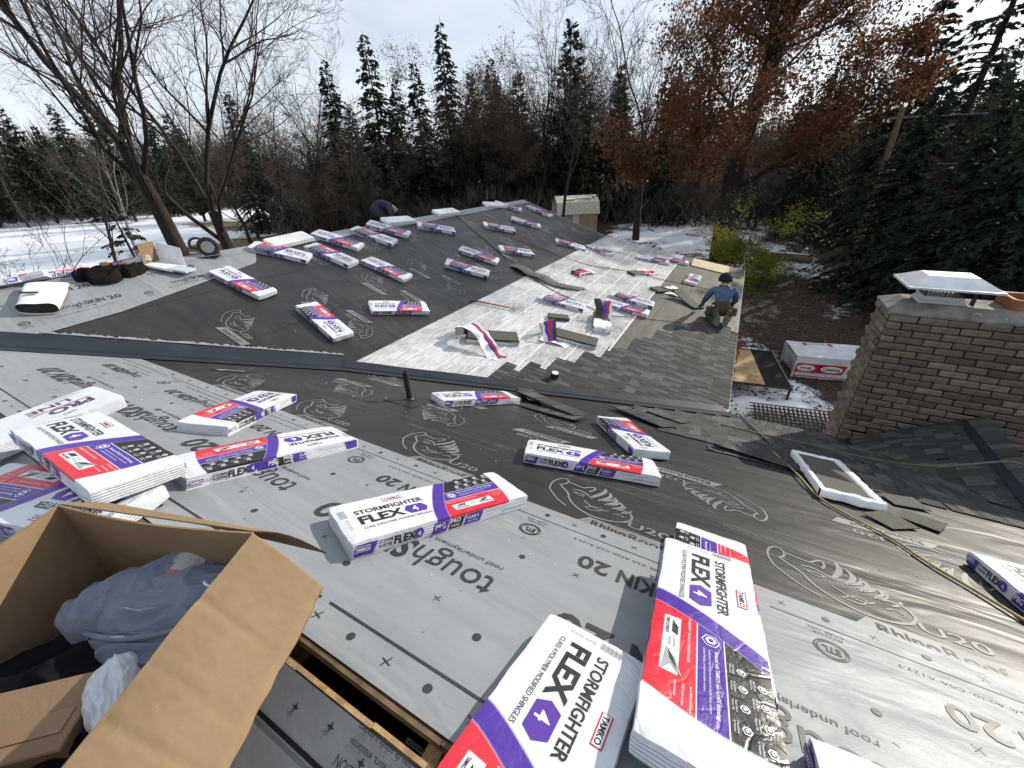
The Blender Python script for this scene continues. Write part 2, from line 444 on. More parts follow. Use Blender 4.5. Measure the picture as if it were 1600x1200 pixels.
# ------------------------------------------------------------------ ground
def sstep(t): t = np.clip(t, 0, 1); return t * t * (3 - 2 * t)
def gh(x, y):
    r = np.maximum(np.maximum(y - 17.0, -14.0 - x), np.maximum(x - 14.0, -y - 12.0))
    return 1.1 * sstep(r / 30.0) + 0.05 * np.sin(x * 0.35) * np.cos(y * 0.31)
def gz(x, y): return float(gh(np.float64(x), np.float64(y)))
def build_ground():
    ax = np.concatenate([np.linspace(-900, -130, 12), np.linspace(-125, -16, 75), np.linspace(-15, 30, 120), np.linspace(33, 120, 30), np.linspace(140, 900, 10)])
    ay = np.concatenate([np.linspace(-900, -60, 8), np.linspace(-50, 4, 30), np.linspace(5, 45, 110), np.linspace(46, 140, 55), np.linspace(160, 900, 10)])
    X, Y = np.meshgrid(ax, ay, indexing='ij')
    Z = gh(X, Y)
    rs = np.random.default_rng(5)
    Z = Z + rs.normal(0, 0.02, Z.shape)
    # snow likelihood
    S = np.full(X.shape, 0.30)
    S += 0.62 * sstep((-17 - X) / 12.0)                       # the open field
    S -= 0.55 * np.exp(-(((X + 21) / 5.0) ** 2 + ((Y - 9) / 9.0) ** 2))     # bare soil beside the wing
    S += 0.20 * sstep((Y - 26) / 8.0) * np.exp(-((X + 3) / 9.0) ** 2)
    S -= 0.35 * sstep((X + 60) / 10.0) * sstep((-8 - X) / 8.0) * sstep((Y - 20) / 8.0)
    for cx, cy, rx, ry, a in ((1.9, 11.7, 1.7, 1.1, 0.75), (1.2, 15.6, 0.9, 2.4, 0.34), (4.6, 20.5, 1.3, 4.5, 0.26), (3.2, 29, 4.5, 4.0, 0.30),
                              (-3.5, 24, 6.0, 4.5, 0.12), (-6, 37, 8, 8, 0.16), (2.4, 13.2, 1.2, 0.5, 0.3), (5, 12, 2, 2, -0.2), (3.4, 17, 2.2, 1.6, -0.2),
                              (9.0, 30, 4, 12, -0.35), (13.0, 24, 6, 9, -0.35), (3.5, 24.5, 3.0, 1.6, -0.25), (-2.5, 19.5, 6, 1.6, -0.3)):
        S += a * np.exp(-(((X - cx) / rx) ** 2 + ((Y - cy) / ry) ** 2))
    W = 1.0 * np.exp(-(((X + 37) / 6.0) ** 2 + ((Y - 20.0) / 6.0) ** 2)) + 0.8 * np.exp(-(((X + 60) / 9.0) ** 2 + ((Y - 30.0) / 4.0) ** 2))
    S -= 0.75 * W
    n, m = X.shape
    V = np.stack([X.ravel(), Y.ravel(), Z.ravel()], 1)
    I = np.arange(n * m).reshape(n, m)
    F = np.stack([I[:-1, :-1].ravel(), I[1:, :-1].ravel(), I[1:, 1:].ravel(), I[:-1, 1:].ravel()], 1)
    me = fast_mesh('ground', V, F, [M_GROUND], True)
    for nm, arr in (('snow', S), ('straw', W)):
        a = me.attributes.new(nm, 'FLOAT', 'POINT'); a.data.foreach_set('value', arr.ravel().astype(np.float32))
    setp(obj('ground', me), kind='structure', label='leaf-littered winter ground with patches of melting snow')
build_ground()

# ------------------------------------------------------------------ the house
house = empty('house', (0, 0, 0))
setp(house, 'low L-shaped house under re-roofing, underlayment and new grey shingles on its roof', 'house')

def plane_sheet(name, pl, poly, off, mt, parent, thick=0.0):
    """a sheet in a roof plane; poly in plan (x, y), anticlockwise seen from above"""
    top = [pl.at(x, y, off) for x, y in poly]; n = len(top)
    if thick <= 0: return obj(name, new_mesh(name, top, [tuple(range(n))], [mt]), parent)
    bot = [p - pl.n * thick for p in top]
    F = [tuple(range(n)), tuple(range(2 * n - 1, n - 1, -1))] + [(i, n + i, n + (i + 1) % n, (i + 1) % n) for i in range(n)]
    return obj(name, new_mesh(name, top + bot, F, [mt]), parent)

VK = (XB, YK); VR = (valley_x(RIDGE_A), RIDGE_A)
polyA = [VR, (6.5, RIDGE_A), (6.5, EAVE_A), (EAVE_B, EAVE_A), VK]
deck = plane_sheet('roof_deck', PA, polyA, -0.004, M_DECK, house, 0.03)
plane_sheet('roof_deck', PA2, [(-9.5, -5.2), (6.5, -5.2), (6.5, 0.237), (-9.5, 0.237)], -0.004, M_DECK, house, 0.03)
plane_sheet('roof_deck', PB1, [(XR, -0.4), (VR[0], 0.27), VK, (XB, YEND), (XR, YEND)], -0.004, M_DECK, house, 0.03)
plane_sheet('roof_deck', PB2, [VK, (EAVE_B, EAVE_A), (EAVE_B, YEND), (XB, YEND)], -0.004, M_DECK, house, 0.03)
plane_sheet('roof_deck', PBK, [(-12.0, -0.4), (XR, -0.4), (XR, YEND), (-12.0, YEND)], -0.004, M_DECK, house, 0.03)
# walls, and an attic floor whose near-black colour stands for attic shade
w = MB()
w.box(((-11.4 + 6.1) / 2, (0.27 - 4.7 + 5.2) / 2 - 0.0, 1.25), (17.5, 9.9, 2.5))
w.build('wall', M_SIDING, house)
w = MB(); w.box((-5.75, 10.0, 1.25), (11.3, 10.0, 2.5)); w.build('wall', M_SIDING, house)
w = MB(); w.add([PB1.at(XR, YEND - 0.3, -0.05), PB1.at(XB, YEND - 0.3, -0.05), PB2.at(EAVE_B - 0.3, YEND - 0.3, -0.05), (EAVE_B - 0.3, YEND - 0.3, 2.5), (-11.6, YEND - 0.3, 2.5), PBK.at(-11.6, YEND - 0.3, -0.05)], [(0, 1, 2, 3, 4, 5)])
w.build('gable_wall', M_SIDING, house)
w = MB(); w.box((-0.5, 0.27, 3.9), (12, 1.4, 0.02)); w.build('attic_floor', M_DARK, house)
# rafters seen through the ridge slot
for i, rx in enumerate((-1.75, -1.14, -0.44, 0.17)):
    w = MB(); w.box((rx, 0.30, 4.53), (0.045, 0.10, 0.25)); w.box((rx + 0.001, 0.20, 4.50), (0.045, 0.10, 0.25)); w.build('rafter', M_PINE, house)
# pale sawn edges of the deck along the slot
for y0, y1, pl, mt in ((0.290, 0.303, PA, M_OLDPINE), (0.230, 0.243, PA2, M_PINE)):
    x = -2.6; rnd = random.Random(int(y0 * 1e4))
    while x < 0.6:
        L = rnd.uniform(0.10, 0.34); d = rnd.uniform(-0.004, 0.004)
        a, b = pl.at(x, y0 + d, 0.002), pl.at(x + L, y1 + rnd.uniform(-0.003, 0.003), 0.002)
        w = MB(); w.box(((a.x + b.x) / 2, (y0 + y1) / 2 + d, a.z - 0.012), (L, y1 - y0, 0.024)); w.build('deck_edge_splinter', mt, house)
        x += L + 0.002
# eaves, fascias, drip edges
def eave_bar(name, a, b, mt, wd=0.025, hg=0.12):
    a, b = Vector(a), Vector(b); d = (b - a); L = d.length; d.normalize()
    s = Vector((-d.y, d.x, 0)).normalized(); u = d.cross(s) * 1
    w = MB(); P = []
    for q in (a, b):
        for sx, sz in ((-1, 0), (1, 0), (1, -1), (-1, -1)):
            P.append(q + s * (sx * wd / 2) + Vector((0, 0, sz * hg)))
    w.add(P, [(0, 3, 2, 1), (4, 5, 6, 7), (0, 1, 5, 4), (1, 2, 6, 5), (2, 3, 7, 6), (3, 0, 4, 7)])
    return w.build(name, mt, house)
eave_bar('drip_edge', PB2.at(EAVE_B + 0.012, EAVE_A + 0.06, 0.006), PB2.at(EAVE_B + 0.012, YEND, 0.006), M_DRIP)
eave_bar('drip_edge', PA.at(EAVE_B + 0.05, EAVE_A + 0.012, 0.004), PA.at(6.5, EAVE_A + 0.012, 0.004), M_VALLEY)
eave_bar('rake_edge', PB2.at(EAVE_B, YEND + 0.013, 0.008), PB2.at(XB, YEND + 0.013, 0.008), M_DRIP)
eave_bar('rake_edge', PB1.at(XB, YEND + 0.013, 0.008), PB1.at(XR, YEND + 0.013, 0.008), M_DRIP)

# underlayment sheets on the main roof
def clipx(y0, y1, x1=6.48):
    p = [(valley_x(y0), y0), (x1, y0), (x1, y1), (valley_x(y1), y1)]
    if y0 < YK < y1: p.append(VK)
    return p
sheetT = plane_sheet('grey_underlayment_sheet', PA, clipx(0.305, 1.545), 0.012, M_TOUGH, house)
sheetR = []
for k, (a, b) in enumerate(((1.46, 2.86), (2.78, 4.16), (4.08, EAVE_A - 0.005))):
    sheetR.append(plane_sheet('charcoal_underlayment_sheet', PA, clipx(a, b), 0.007 - 0.0025 * k, M_RHINO, house))
sheetS = plane_sheet('grey_underlayment_sheet', PA2, [(-9.0, -1.2), (6.48, -1.2), (6.48, 0.225), (-9.0, 0.225)], 0.004, M_TOUGH2, house)
# on the wing
sheetB = []
for k, (a, b) in enumerate(((-5.62, XB), (-6.86, -5.54), (-7.80, -6.78))):
    ya, yb = (YK if b == XB else None), None
    def vy(x): return YK - (XB - x) * TB1 / TA
    sheetB.append(plane_sheet('charcoal_underlayment_sheet', PB1, [(a, vy(a)), (b, vy(b)), (b, YEND - 0.01), (a, YEND - 0.01)], 0.004 + 0.0025 * k, M_RHINO, house))
sheetG = plane_sheet('grey_underlayment_sheet', PB1, [(-7.80, 0.2), (-7.15, 0.35), (-6.70, 0.78), (-6.80, 1.9), (-7.02, 2.95), (-7.27, 4.02), (-7.36, 4.10), (-7.80, 4.4)], 0.0125, M_TOUGH, house)
plane_sheet('ridge_strip', PB1, [(-7.84, 0.2), (-7.62, 4.3), (-7.55, 8.0), (-7.57, YEND - 0.02), (-7.84, YEND - 0.02)], 0.0155, M_TOUGH, house)
# white membrane strips and their seam tapes on the low slope
seams = [XB, -3.93, -3.47, -3.03, -2.60, -2.11, -1.62]
def vyB2(x): return EAVE_A - (EAVE_B - x) * (EAVE_A - YK) / (EAVE_B - XB)
for k in range(6):
    a, b = seams[k], seams[k + 1]
    plane_sheet('white_membrane_strip', PB2, [(a, vyB2(a)), (b + 0.012, vyB2(b + 0.012)), (b + 0.012, YEND - 0.01), (a, YEND - 0.01)], 0.004 + 0.0016 * (5 - k), M_WHITE, house)
    if k < 5 or True:
        ys_ = max(vyB2(b), {-2.60: 4.75, -2.11: 5.45, -1.62: 6.3}.get(b, 0))
        plane_sheet('seam_tape', PB2, [(b - 0.020, ys_), (b + 0.014, ys_), (b + 0.018, YEND - 0.02), (b - 0.014, YEND - 0.02)], 0.0145, M_SEAM, house)
plane_sheet('olive_felt_sheet', PB2, [(-1.60, vyB2(-1.60)), (EAVE_B - 0.003, EAVE_A), (EAVE_B - 0.003, YEND - 0.015), (-1.60, YEND - 0.015)], 0.0045, M_FELT, house)

# valley steel: one trough per stretch, bent along the valley
def valley_piece(p0, p1, pb, wa, wb):
    """p0, p1 plan points on the valley; wa, wb widths up the main roof and up the wing"""
    w = MB(); rows = []
    n = 14
    for i in range(n + 1):
        t = i / n; x = p0[0] + (p1[0] - p0[0]) * t; y = p0[1] + (p1[1] - p0[1]) * t
        d = Vector((p1[0] - p0[0], p1[1] - p0[1], 0)).normalized(); s = Vector((-d.y, d.x, 0))
        j = 0.006 * math.sin(i * 2.1)
        ca = Vector((x, y, 0)) + s * (-(wa + j)); cb = Vector((x, y, 0)) + s * (wb + j)
        rows.append([PA.at(ca.x, ca.y, 0.020), PA.at(x + (ca.x - x) * 0.1, y + (ca.y - y) * 0.1, 0.022), PA.at(x, y, 0.040), pb.at(x + (cb.x - x) * 0.1, y + (cb.y - y) * 0.1, 0.022), pb.at(cb.x, cb.y, 0.022)])
    V = [p for r in rows for p in r]
    F = [(i * 5 + j, i * 5 + j + 1, i * 5 + j + 6, i * 5 + j + 5) for i in range(n) for j in range(4)]
    w.add(V, F)
    return w.build('valley_flashing', M_VALLEY, house)
valley_piece((-4.15, valley_x(0) * 0 + 3.235), (VR[0] - 0.1, RIDGE_A - 0.1), PB1, -0.10, -0.30) if False else None
def valley_run(a, b, pb, wa, wb):
    return valley_piece(a, b, pb, wa, wb)
valley_run(VR, VK, PB1, 0.17, 0.27)
valley_run(VK, (EAVE_B + 0.02, EAVE_A + 0.01), PB2, 0.15, 0.20)
# frayed pale lip where the wing's sheets end over the steel
w = MB(); rnd = random.Random(3)
for i in range(60):
    x = -6.55 + i * 0.036; y = YK - (XB - x) * TB1 / TA
    dn = Vector((TB1 / TA, -1, 0)).normalized()
    q = Vector((x, y, 0)) - dn * 0.285
    q2 = q - dn * rnd.uniform(0.015, 0.06)
    x2 = x + 0.040; y2 = YK - (XB - x2) * TB1 / TA; q3 = Vector((x2, y2, 0)) - dn * 0.285; q4 = q3 - dn * rnd.uniform(0.015, 0.06)
    w.add([PB1.at(q.x, q.y, 0.026), PB1.at(q3.x, q3.y, 0.026), PB1.at(q4.x, q4.y, 0.020), PB1.at(q2.x, q2.y, 0.020)], [(0, 1, 2, 3)])
w.build('frayed_sheet_edge', M_TOUGH, house)['kind'] = 'stuff'

# vent pipe through the main roof
vp = empty('vent_pipe', PA.at(-2.757, 2.641, 0.0), house)
w = MB(); w.lathe([(0.029, -0.06), (0.029, 0.345), (0.0275, 0.35), (0.022, 0.35), (0.022, 0.2)], k=20); w.build('pipe', M_BLACK, vp, smooth=False)
w = MB(); w.add([PA.at(-2.757 + dx * r, 2.641 + dy * r, o) - PA.at(-2.757, 2.641) for r, o in ((0.20, 0.012), (0.05, 0.016)) for dx, dy in ((-1, -1), (1, -1), (1, 1), (-1, 1))], [(0, 1, 5, 4), (1, 2, 6, 5), (2, 3, 7, 6), (3, 0, 4, 7)])
w.build('flashing', M_RHINO, vp)
w = MB(); w.lathe([(0.055, 0.005), (0.045, 0.03), (0.031, 0.05)], k=18); w.build('boot', M_BLACK, vp, smooth=True)
# pale grey sliver standing in for the shine on a crease of the charcoal sheet
w = MB(); rnd = random.Random(8); V = []
for i in range(15):
    t = i / 14; q = PA.at(-4.92 + .34 * t + .012 * math.sin(i * 2.2), 1.84 + .30 * t, 0); wd = .028 * math.sin(math.pi * (.1 + .85 * t)) * rnd.uniform(.7, 1.3)
    V += [q + Vector((-wd, wd * .5, .013)), q + Vector((wd, -wd * .5, .022 + .006 * rnd.random()))]
w.add(V, [(2 * i, 2 * i + 1, 2 * i + 3, 2 * i + 2) for i in range(14)])
w.build('crease_glint', M_TOUGH, house)

# ------------------------------------------------------------------ printed lettering
_tc = {}
def text2d(s, bold=0.0):
    """flat glyph mesh of a string, 1 unit high font: (verts (n,2), faces)"""
    k = (s, bold)
    if k in _tc: return _tc[k]
    cu = bpy.data.curves.new('glyphs', 'FONT'); cu.body = s; cu.size = 1.0; cu.offset = bold; cu.resolution_u = 3
    cu.fill_mode = 'FRONT'
    o = bpy.data.objects.new('glyphs', cu)
    me = bpy.data.meshes.new_from_object(o)
    V = [(v.co.x, v.co.y) for v in me.vertices]; F = [tuple(p.vertices) for p in me.polygons]
    bpy.data.objects.remove(o); bpy.data.meshes.remove(me); bpy.data.curves.remove(cu)
    if not V: V = [(0, 0), (0, 0), (0, 0)]; F = [(0, 1, 2)]
    _tc[k] = (np.array(V), F)
    return _tc[k]

class Print:
    """flat artwork in (x, y), later laid on a surface"""
    def __init__(s): s.v = []; s.f = []; s.m = []; s.z = []; s.layer = 0.0
    def poly(s, P, mi=0):
        b = len(s.v); s.v += [tuple(p) for p in P]; s.z += [s.layer] * len(P); s.f.append(tuple(range(b, b + len(P)))); s.m.append(mi); return s
    def rect(s, x0, y0, x1, y1, mi=0): return s.poly([(x0, y0), (x1, y0), (x1, y1), (x0, y1)], mi)
    def text(s, t, x, y, w=None, h=None, mi=0, bold=0.0, slant=0.0, stretch=None, rot=0.0, align='l'):
        """fit to width w (or cap height h) with its lower left at (x, y)"""
        V, F = text2d(t, bold); lo, hi = V.min(0), V.max(0); d = hi - lo
        if w is not None: sx = w / d[0]; sy = sx if h is None else h / 0.73
        else: sy = h / 0.73; sx = sy * (stretch or 1.0)
        ox = {'l': 0, 'c': -d[0] * sx / 2, 'r': -d[0] * sx}[align]
        c, q = math.cos(rot), math.sin(rot); b = len(s.v)
        for vx, vy in V:
            px = (vx - lo[0]) * sx + vy * sy * slant + ox; py = vy * sy
            s.v.append((x + px * c - py * q, y + px * q + py * c)); s.z.append(s.layer)
        s.f += [tuple(b + i for i in f) for f in F]; s.m += [mi] * len(F)
        return d[0] * sx
    def stroke(s, pts, w, mi=0, taper=False):
        pts = [np.array(p, float) for p in pts]; n = len(pts); L = []; R = []
        for i, p in enumerate(pts):
            t = pts[min(i + 1, n - 1)] - pts[max(i - 1, 0)]; t /= max(np.linalg.norm(t), 1e-9); nn = np.array((-t[1], t[0]))
            ww = w * (math.sin(math.pi * (0.12 + 0.76 * i / (n - 1))) if taper else 1.0)
            L.append(p + nn * ww / 2); R.append(p - nn * ww / 2)
        for i in range(n - 1): s.poly([R[i], R[i + 1], L[i + 1], L[i]], mi)
        return s
    def ring(s, cx, cy, rx, ry, w, mi=0, k=20):
        P = [(cx + rx * math.cos(2 * math.pi * i / k), cy + ry * math.sin(2 * math.pi * i / k)) for i in range(k + 1)]
        return s.stroke(P, w, mi)
    def disc(s, cx, cy, r, mi=0, k=10, ry=None):
        return s.poly([(cx + r * math.cos(2 * math.pi * i / k), cy + (ry or r) * math.sin(2 * math.pi * i / k)) for i in range(k)], mi)
    def place(s, q, ox, oy, sc_=1.0, rot=0.0):
        """stamp another Print"""
        c, si = math.cos(rot) * sc_, math.sin(rot) * sc_; b = len(s.v)
        s.v += [(ox + x * c - y * si, oy + x * si + y * c) for x, y in q.v]
        s.f += [tuple(b + i for i in f) for f in q.f]; s.m += q.m; s.z += q.z
        return s
    def on(s, name, fn, mats, parent=None):
        o = obj(name, new_mesh(name, [fn(x, y) for x, y in s.v], s.f, mats, s.m), parent)
        return o

def chaikin(P, n=2):
    P = [np.array(p, float) for p in P]
    for _ in range(n):
        Q = [P[0]]
        for a, b in zip(P[:-1], P[1:]): Q += [a * .75 + b * .25, a * .25 + b * .75]
        P = Q + [P[-1]]
    return P
# animal-head emblem of the charcoal sheet, drawn as outline strokes (about 1 wide, 0.75 high)
EMB = Print()
for P, w, tp in (
    ([(0.04, 0.30), (0.00, 0.46), (0.03, 0.62), (0.10, 0.70), (0.16, 0.64), (0.15, 0.54), (0.10, 0.48)], 0.022, False),
    ([(0.16, 0.62), (0.26, 0.60), (0.36, 0.58), (0.41, 0.66), (0.47, 0.70), (0.48, 0.62), (0.44, 0.54)], 0.022, False),
    ([(0.10, 0.48), (0.18, 0.40), (0.26, 0.33), (0.30, 0.22), (0.38, 0.12), (0.50, 0.04), (0.64, 0.00), (0.80, 0.03), (0.92, 0.10)], 0.024, False),
    ([(0.92, 0.10), (0.99, 0.20), (0.97, 0.32), (0.88, 0.36), (0.80, 0.33)], 0.026, False),
    ([(0.04, 0.30), (0.12, 0.20), (0.22, 0.10), (0.34, 0.03)], 0.02, False),
    ([(0.26, 0.46), (0.34, 0.50), (0.44, 0.46), (0.52, 0.38)], 0.022, True),
    ([(0.30, 0.40), (0.37, 0.43), (0.44, 0.39), (0.38, 0.36), (0.30, 0.40)], 0.016, False),
    ([(0.46, 0.28), (0.56, 0.20), (0.68, 0.18), (0.74, 0.24)], 0.018, False),
    ([(0.50, 0.14), (0.60, 0.24), (0.70, 0.22), (0.62, 0.12), (0.52, 0.14)], 0.014, False),
    ([(0.80, 0.20), (0.86, 0.24), (0.91, 0.20)], 0.016, False)):
    EMB.stroke(chaikin(P), w, 0, tp)
for k in range(4):          # the swept bristles
    EMB.stroke(chaikin([(0.50 + 0.085 * k, 0.42 - 0.035 * k), (0.56 + 0.09 * k, 0.54 - 0.05 * k), (0.60 + 0.085 * k, 0.66 - 0.07 * k), (0.58 + 0.07 * k, 0.75 - 0.075 * k)][::-1]), 0.05 - 0.004 * k, 0, True)
    EMB.stroke(chaikin([(0.60 + 0.085 * k, 0.40 - 0.04 * k), (0.70 + 0.075 * k, 0.48 - 0.05 * k), (0.74 + 0.07 * k, 0.58 - 0.06 * k)]), 0.03, 0, True)
LOGO = Print()          # emblem, type number and maker's banner of the charcoal sheet, about 1.1 m wide
LOGO.place(EMB, 0.0, 0.13, 0.62)
LOGO.text('U20', 0.60, 0.165, w=0.25, h=0.075, bold=0.012)
LOGO.poly([(0.30, 0.0), (0.90, 0.0), (0.96, 0.115), (0.38, 0.115)], 0)
LOGO.layer = 1.0
LOGO.text('Rhino', 0.405, 0.022, w=0.215, h=0.068, mi=1, bold=0.022)
LOGO.text('Roof', 0.635, 0.022, w=0.20, h=0.068, mi=1)
FINE = Print()
FINE.text('SYNTHETIC ROOFING UNDERLAYMENT  FASTENER SPACING 12 IN O.C. ON FIELD  PRODUCT MUST BE COVERED', 0, 0, h=0.013)
FINE.text('INSTALL PRINTED SIDE UP  LAP SIDES 4 IN  ENDS 6 IN', 0, -0.03, h=0.013)

def lay(pl, x, y, ang, off, flip=False):
    m = pl.fr(x, y, ang, off)
    return lambda px, py: m @ Vector((px, py, 0))
def stamp_sheet(sheet, pl, items, off, mats, name='printed_lettering'):
    """items: (Print, x, y, ang, scale); laid on the plane and joined under one sheet"""
    V = []; F = []; Mi = []
    for q, x, y, ang, s_ in items:
        m = pl.fr(x, y, ang, off); b = len(V)
        V += [m @ Vector((px * s_, py * s_, pz * 0.0012)) for (px, py), pz in zip(q.v, q.z)]
        F += [tuple(b + i for i in f) for f in q.f]; Mi += q.m
    o = obj(name, new_mesh(name, V, F, mats, Mi), sheet); o['kind'] = 'stuff'
    return o
# --- charcoal sheets, main roof
it = []
for k in range(-4, 3):
    it.append((LOGO, -0.79 + 1.255 * k, 1.52, 0, 0.92))
    it.append((FINE, -1.0 + 1.255 * k, 2.08, 0, 1.0))
it = [i for i in it if i[1] > valley_x(i[2]) + 0.45]
stamp_sheet(sheetR[0], PA, it, 0.0095, [M_PLIGHT, M_RHINO])
it = []
for k in range(-4, 3):
    it.append((LOGO, 0.52 + 1.22 * k, 2.80 if False else 2.74, 180, 0.86))
    it.append((FINE, 0.2 + 1.22 * k, 2.20, 180, 1.0))
it = [i for i in it if i[1] - 0.9 > valley_x(i[2])]
stamp_sheet(sheetR[0], PA, it, 0.0093, [M_PLIGHT, M_RHINO], 'printed_lettering')
it = []
for k in range(-5, 0):
    it.append((LOGO, -0.35 + 1.23 * k, 2.98, 0, 0.80)); it.append((LOGO, 0.05 + 1.23 * k, 3.98, 180, 0.80))
it = [i for i in it if i[1] - (0.9 if i[3] else -0.1) > valley_x(i[2]) + 0.2]
stamp_sheet(sheetR[1], PA, it, 0.0072, [M_PLIGHT, M_RHINO])
# --- charcoal sheets, wing
def inB(i): return True
it0, it1, it2 = [], [], []
def vyB1(x): return YK - (XB - x) * TB1 / TA
S_ = 0.86
for k in range(10):
    y = 2.80 + 1.27 * k
    it1.append((LOGO, -5.95 - .31 * S_, y - .35 * S_, 0, S_))
    it1.append((FINE, -5.60, y + .5, 90, 1.0))
    it0.append((LOGO, -4.98 + .31 * S_, y + 1.15 + .35 * S_, 180, .80))
    it2.append((LOGO, -7.02 + .31 * S_, y + 1.0 + .35 * S_, 180, .82))
for sh, its, of in ((sheetB[0], [i for i in it0 if i[2] > vyB1(-4.6) + 1.0], 0.0112), (sheetB[1], it1, 0.0114), (sheetB[2], [i for i in it2 if i[2] > 4.3], 0.0116)):
    its = [i for i in its if i[2] < YEND - .6]
    stamp_sheet(sh, PB1, its, of, [M_PLIGHT, M_RHINO])
# --- grey sheets
TS = Print()            # big mark, read from the far side; about 1.02 wide
w1 = TS.text('tough', 0, 0, w=0.40, h=0.145)
w2 = TS.text('SKIN', 0.415, 0, w=0.315, h=0.145, bold=0.028)
TS.text('20', 0.79, 0, w=0.22, h=0.145, bold=0.022)
TS.text('roof underlayment by', 0.02, -0.085, w=0.43, h=0.030)
TS.text('OX', 0.47, -0.085, w=0.07, h=0.034, bold=0.03)
ETL = Print()
ETL.ring(0, 0, 0.055, 0.048, 0.006); ETL.ring(0, 0, 0.046, 0.040, 0.004); ETL.text('ETL', 0, -0.014, w=0.058, h=0.034, bold=0.03, align='c')
ETL.text('Intertek', -0.05, -0.085, w=0.10, h=0.016); ETL.text('CCRR-1092', -0.06, -0.11, w=0.12, h=0.013)
CODE = Print(); CODE.text('CCC-ES AC188, CSA A220, CSA A123.3', 0, 0, w=0.62, h=0.017)
DOT = Print(); DOT.disc(0, 0, 0.0145, k=12)
CRS = Print(); CRS.stroke([(-0.014, -0.010), (0.014, 0.012)], 0.003); CRS.stroke([(-0.012, 0.013), (0.011, -0.013)], 0.003)
LIN = Print(); LIN.rect(0, -0.0022, 1.20, 0.0022); LIN2 = Print(); LIN2.rect(0, -0.0045, 1.235, 0.0045)
it = []
for k in range(-6, 5):
    ox = 1.28 * k
    it += [(TS, -0.60 + ox, 0.875, 180, 1.0), (TS, 0.30 + ox, 1.255, 180, 0.66), (ETL, -0.66 + ox, 1.29, 180, 1.0), (CODE, 0.18 + ox, 1.368, 180, 1.0),
           (LIN, 0.35 + ox, 1.42, 180, 1.0), (LIN2, 0.2 + ox, 0.432, 180, 1.0)]
    for j in range(4):
        xx = ox + 0.32 * j
        it += [(DOT, xx, 1.475, 0, 1.0), (CRS, xx + 0.16, 1.475, 20, 1.0), (DOT, xx + 0.1, 0.378, 0, 1.0), (CRS, xx + 0.26, 0.375, 35, 1.15)]
        if j % 2 == 0: it += [(DOT, xx + 0.05, 1.07, 0, 1.0), (CRS, xx + 0.3, 1.10, 10, 1.0), (DOT, xx + 0.12, 0.60, 0, 1.1), (CRS, xx - 0.1, 0.66, 30, 1.0)]
it = [i for i in it if i[1] - 1.0 > valley_x(i[2]) + 0.1]
stamp_sheet(sheetT, PA, it, 0.0145, [M_PDARK, M_PGREY])
it = []
for k in range(4):
    it += [(TS, -7.12 - 0.06 * k, 1.45 + 1.25 * k, 90, 0.62), (ETL, -7.0 - 0.08 * k, 1.1 + 1.25 * k, 90, 0.9), (CODE, -6.98 - 0.1 * k, 1.35 + 1.25 * k, 94, 1.0),
           (TS, -7.5, 1.3 + 1.28 * k, 90, 0.62)]
it = [i for i in it if i[2] < 3.1]
stamp_sheet(sheetG, PB1, it, 0.0145, [M_PDARK, M_PGREY])
SUP = Print()
SUP.rect(-0.4, -0.006, 3.0, 0.006)
for i, s_ in enumerate(('LÍNEA DE SUPERPOSICIÓN', 'cuando de la temperatura, ensolación', 'la superficie, tipo de solado a madera', 'traslape horizontal')):
    SUP.text(s_, 0.0, -0.045 - 0.034 * i - (0.0 if i == 0 else 0.008), h=0.024 if i == 0 else 0.018, stretch=0.75)
STR = Print(); STR.stroke([(-.012, 0), (.012, 0)], .003); STR.stroke([(0, -.012), (0, .012)], .003); STR.ring(0, 0, .006, .006, .003, k=4)
it = [(SUP, -0.36, 0.115, 180, 1.0), (SUP, 1.5, 0.115, 180, 1.0)] + [(STR, -1.1 + 0.13 * i, 0.185 if i % 2 else 0.17, 0, 1.0) for i in range(14)]
stamp_sheet(sheetS, PA2, it, 0.0065, [M_PDARK])

# staples and wind-blown scraps on the sheets
def bits(sheet, pl, n, xr, yr, off, seed, ok):
    r = random.Random(seed); w = MB()
    for _ in range(n):
        x, y = r.uniform(*xr), r.uniform(*yr)
        if not ok(x, y): continue
        m = pl.fr(x, y, r.uniform(0, 180), off); l = r.choice((.003, .004, .004, .005, .009)); h_ = l * r.uniform(.10, .25)
        w.add([m @ Vector((-l, -h_, 0)), m @ Vector((l, -h_, .001)), m @ Vector((l * .8, h_, .003)), m @ Vector((-l, h_, .001))], [(0, 1, 2, 3)], 0 if r.random() < .6 else 1)
    w.build('staples_and_scraps', [M_SEAM, M_PDARK], sheet)['kind'] = 'stuff'
bits(sheetT, PA, 130, (-5.5, 2.2), (.32, 1.53), .0155, 1, lambda x, y: x > valley_x(y) + .1)
bits(sheetR[0], PA, 160, (-5, 2.5), (1.56, 3.6), .011, 2, lambda x, y: x > valley_x(y) + .2)
bits(sheetB[1], PB1, 120, (-7.2, -4.5), (1.5, 12), .0135, 3, lambda x, y: y > vyB1(x) + .2)
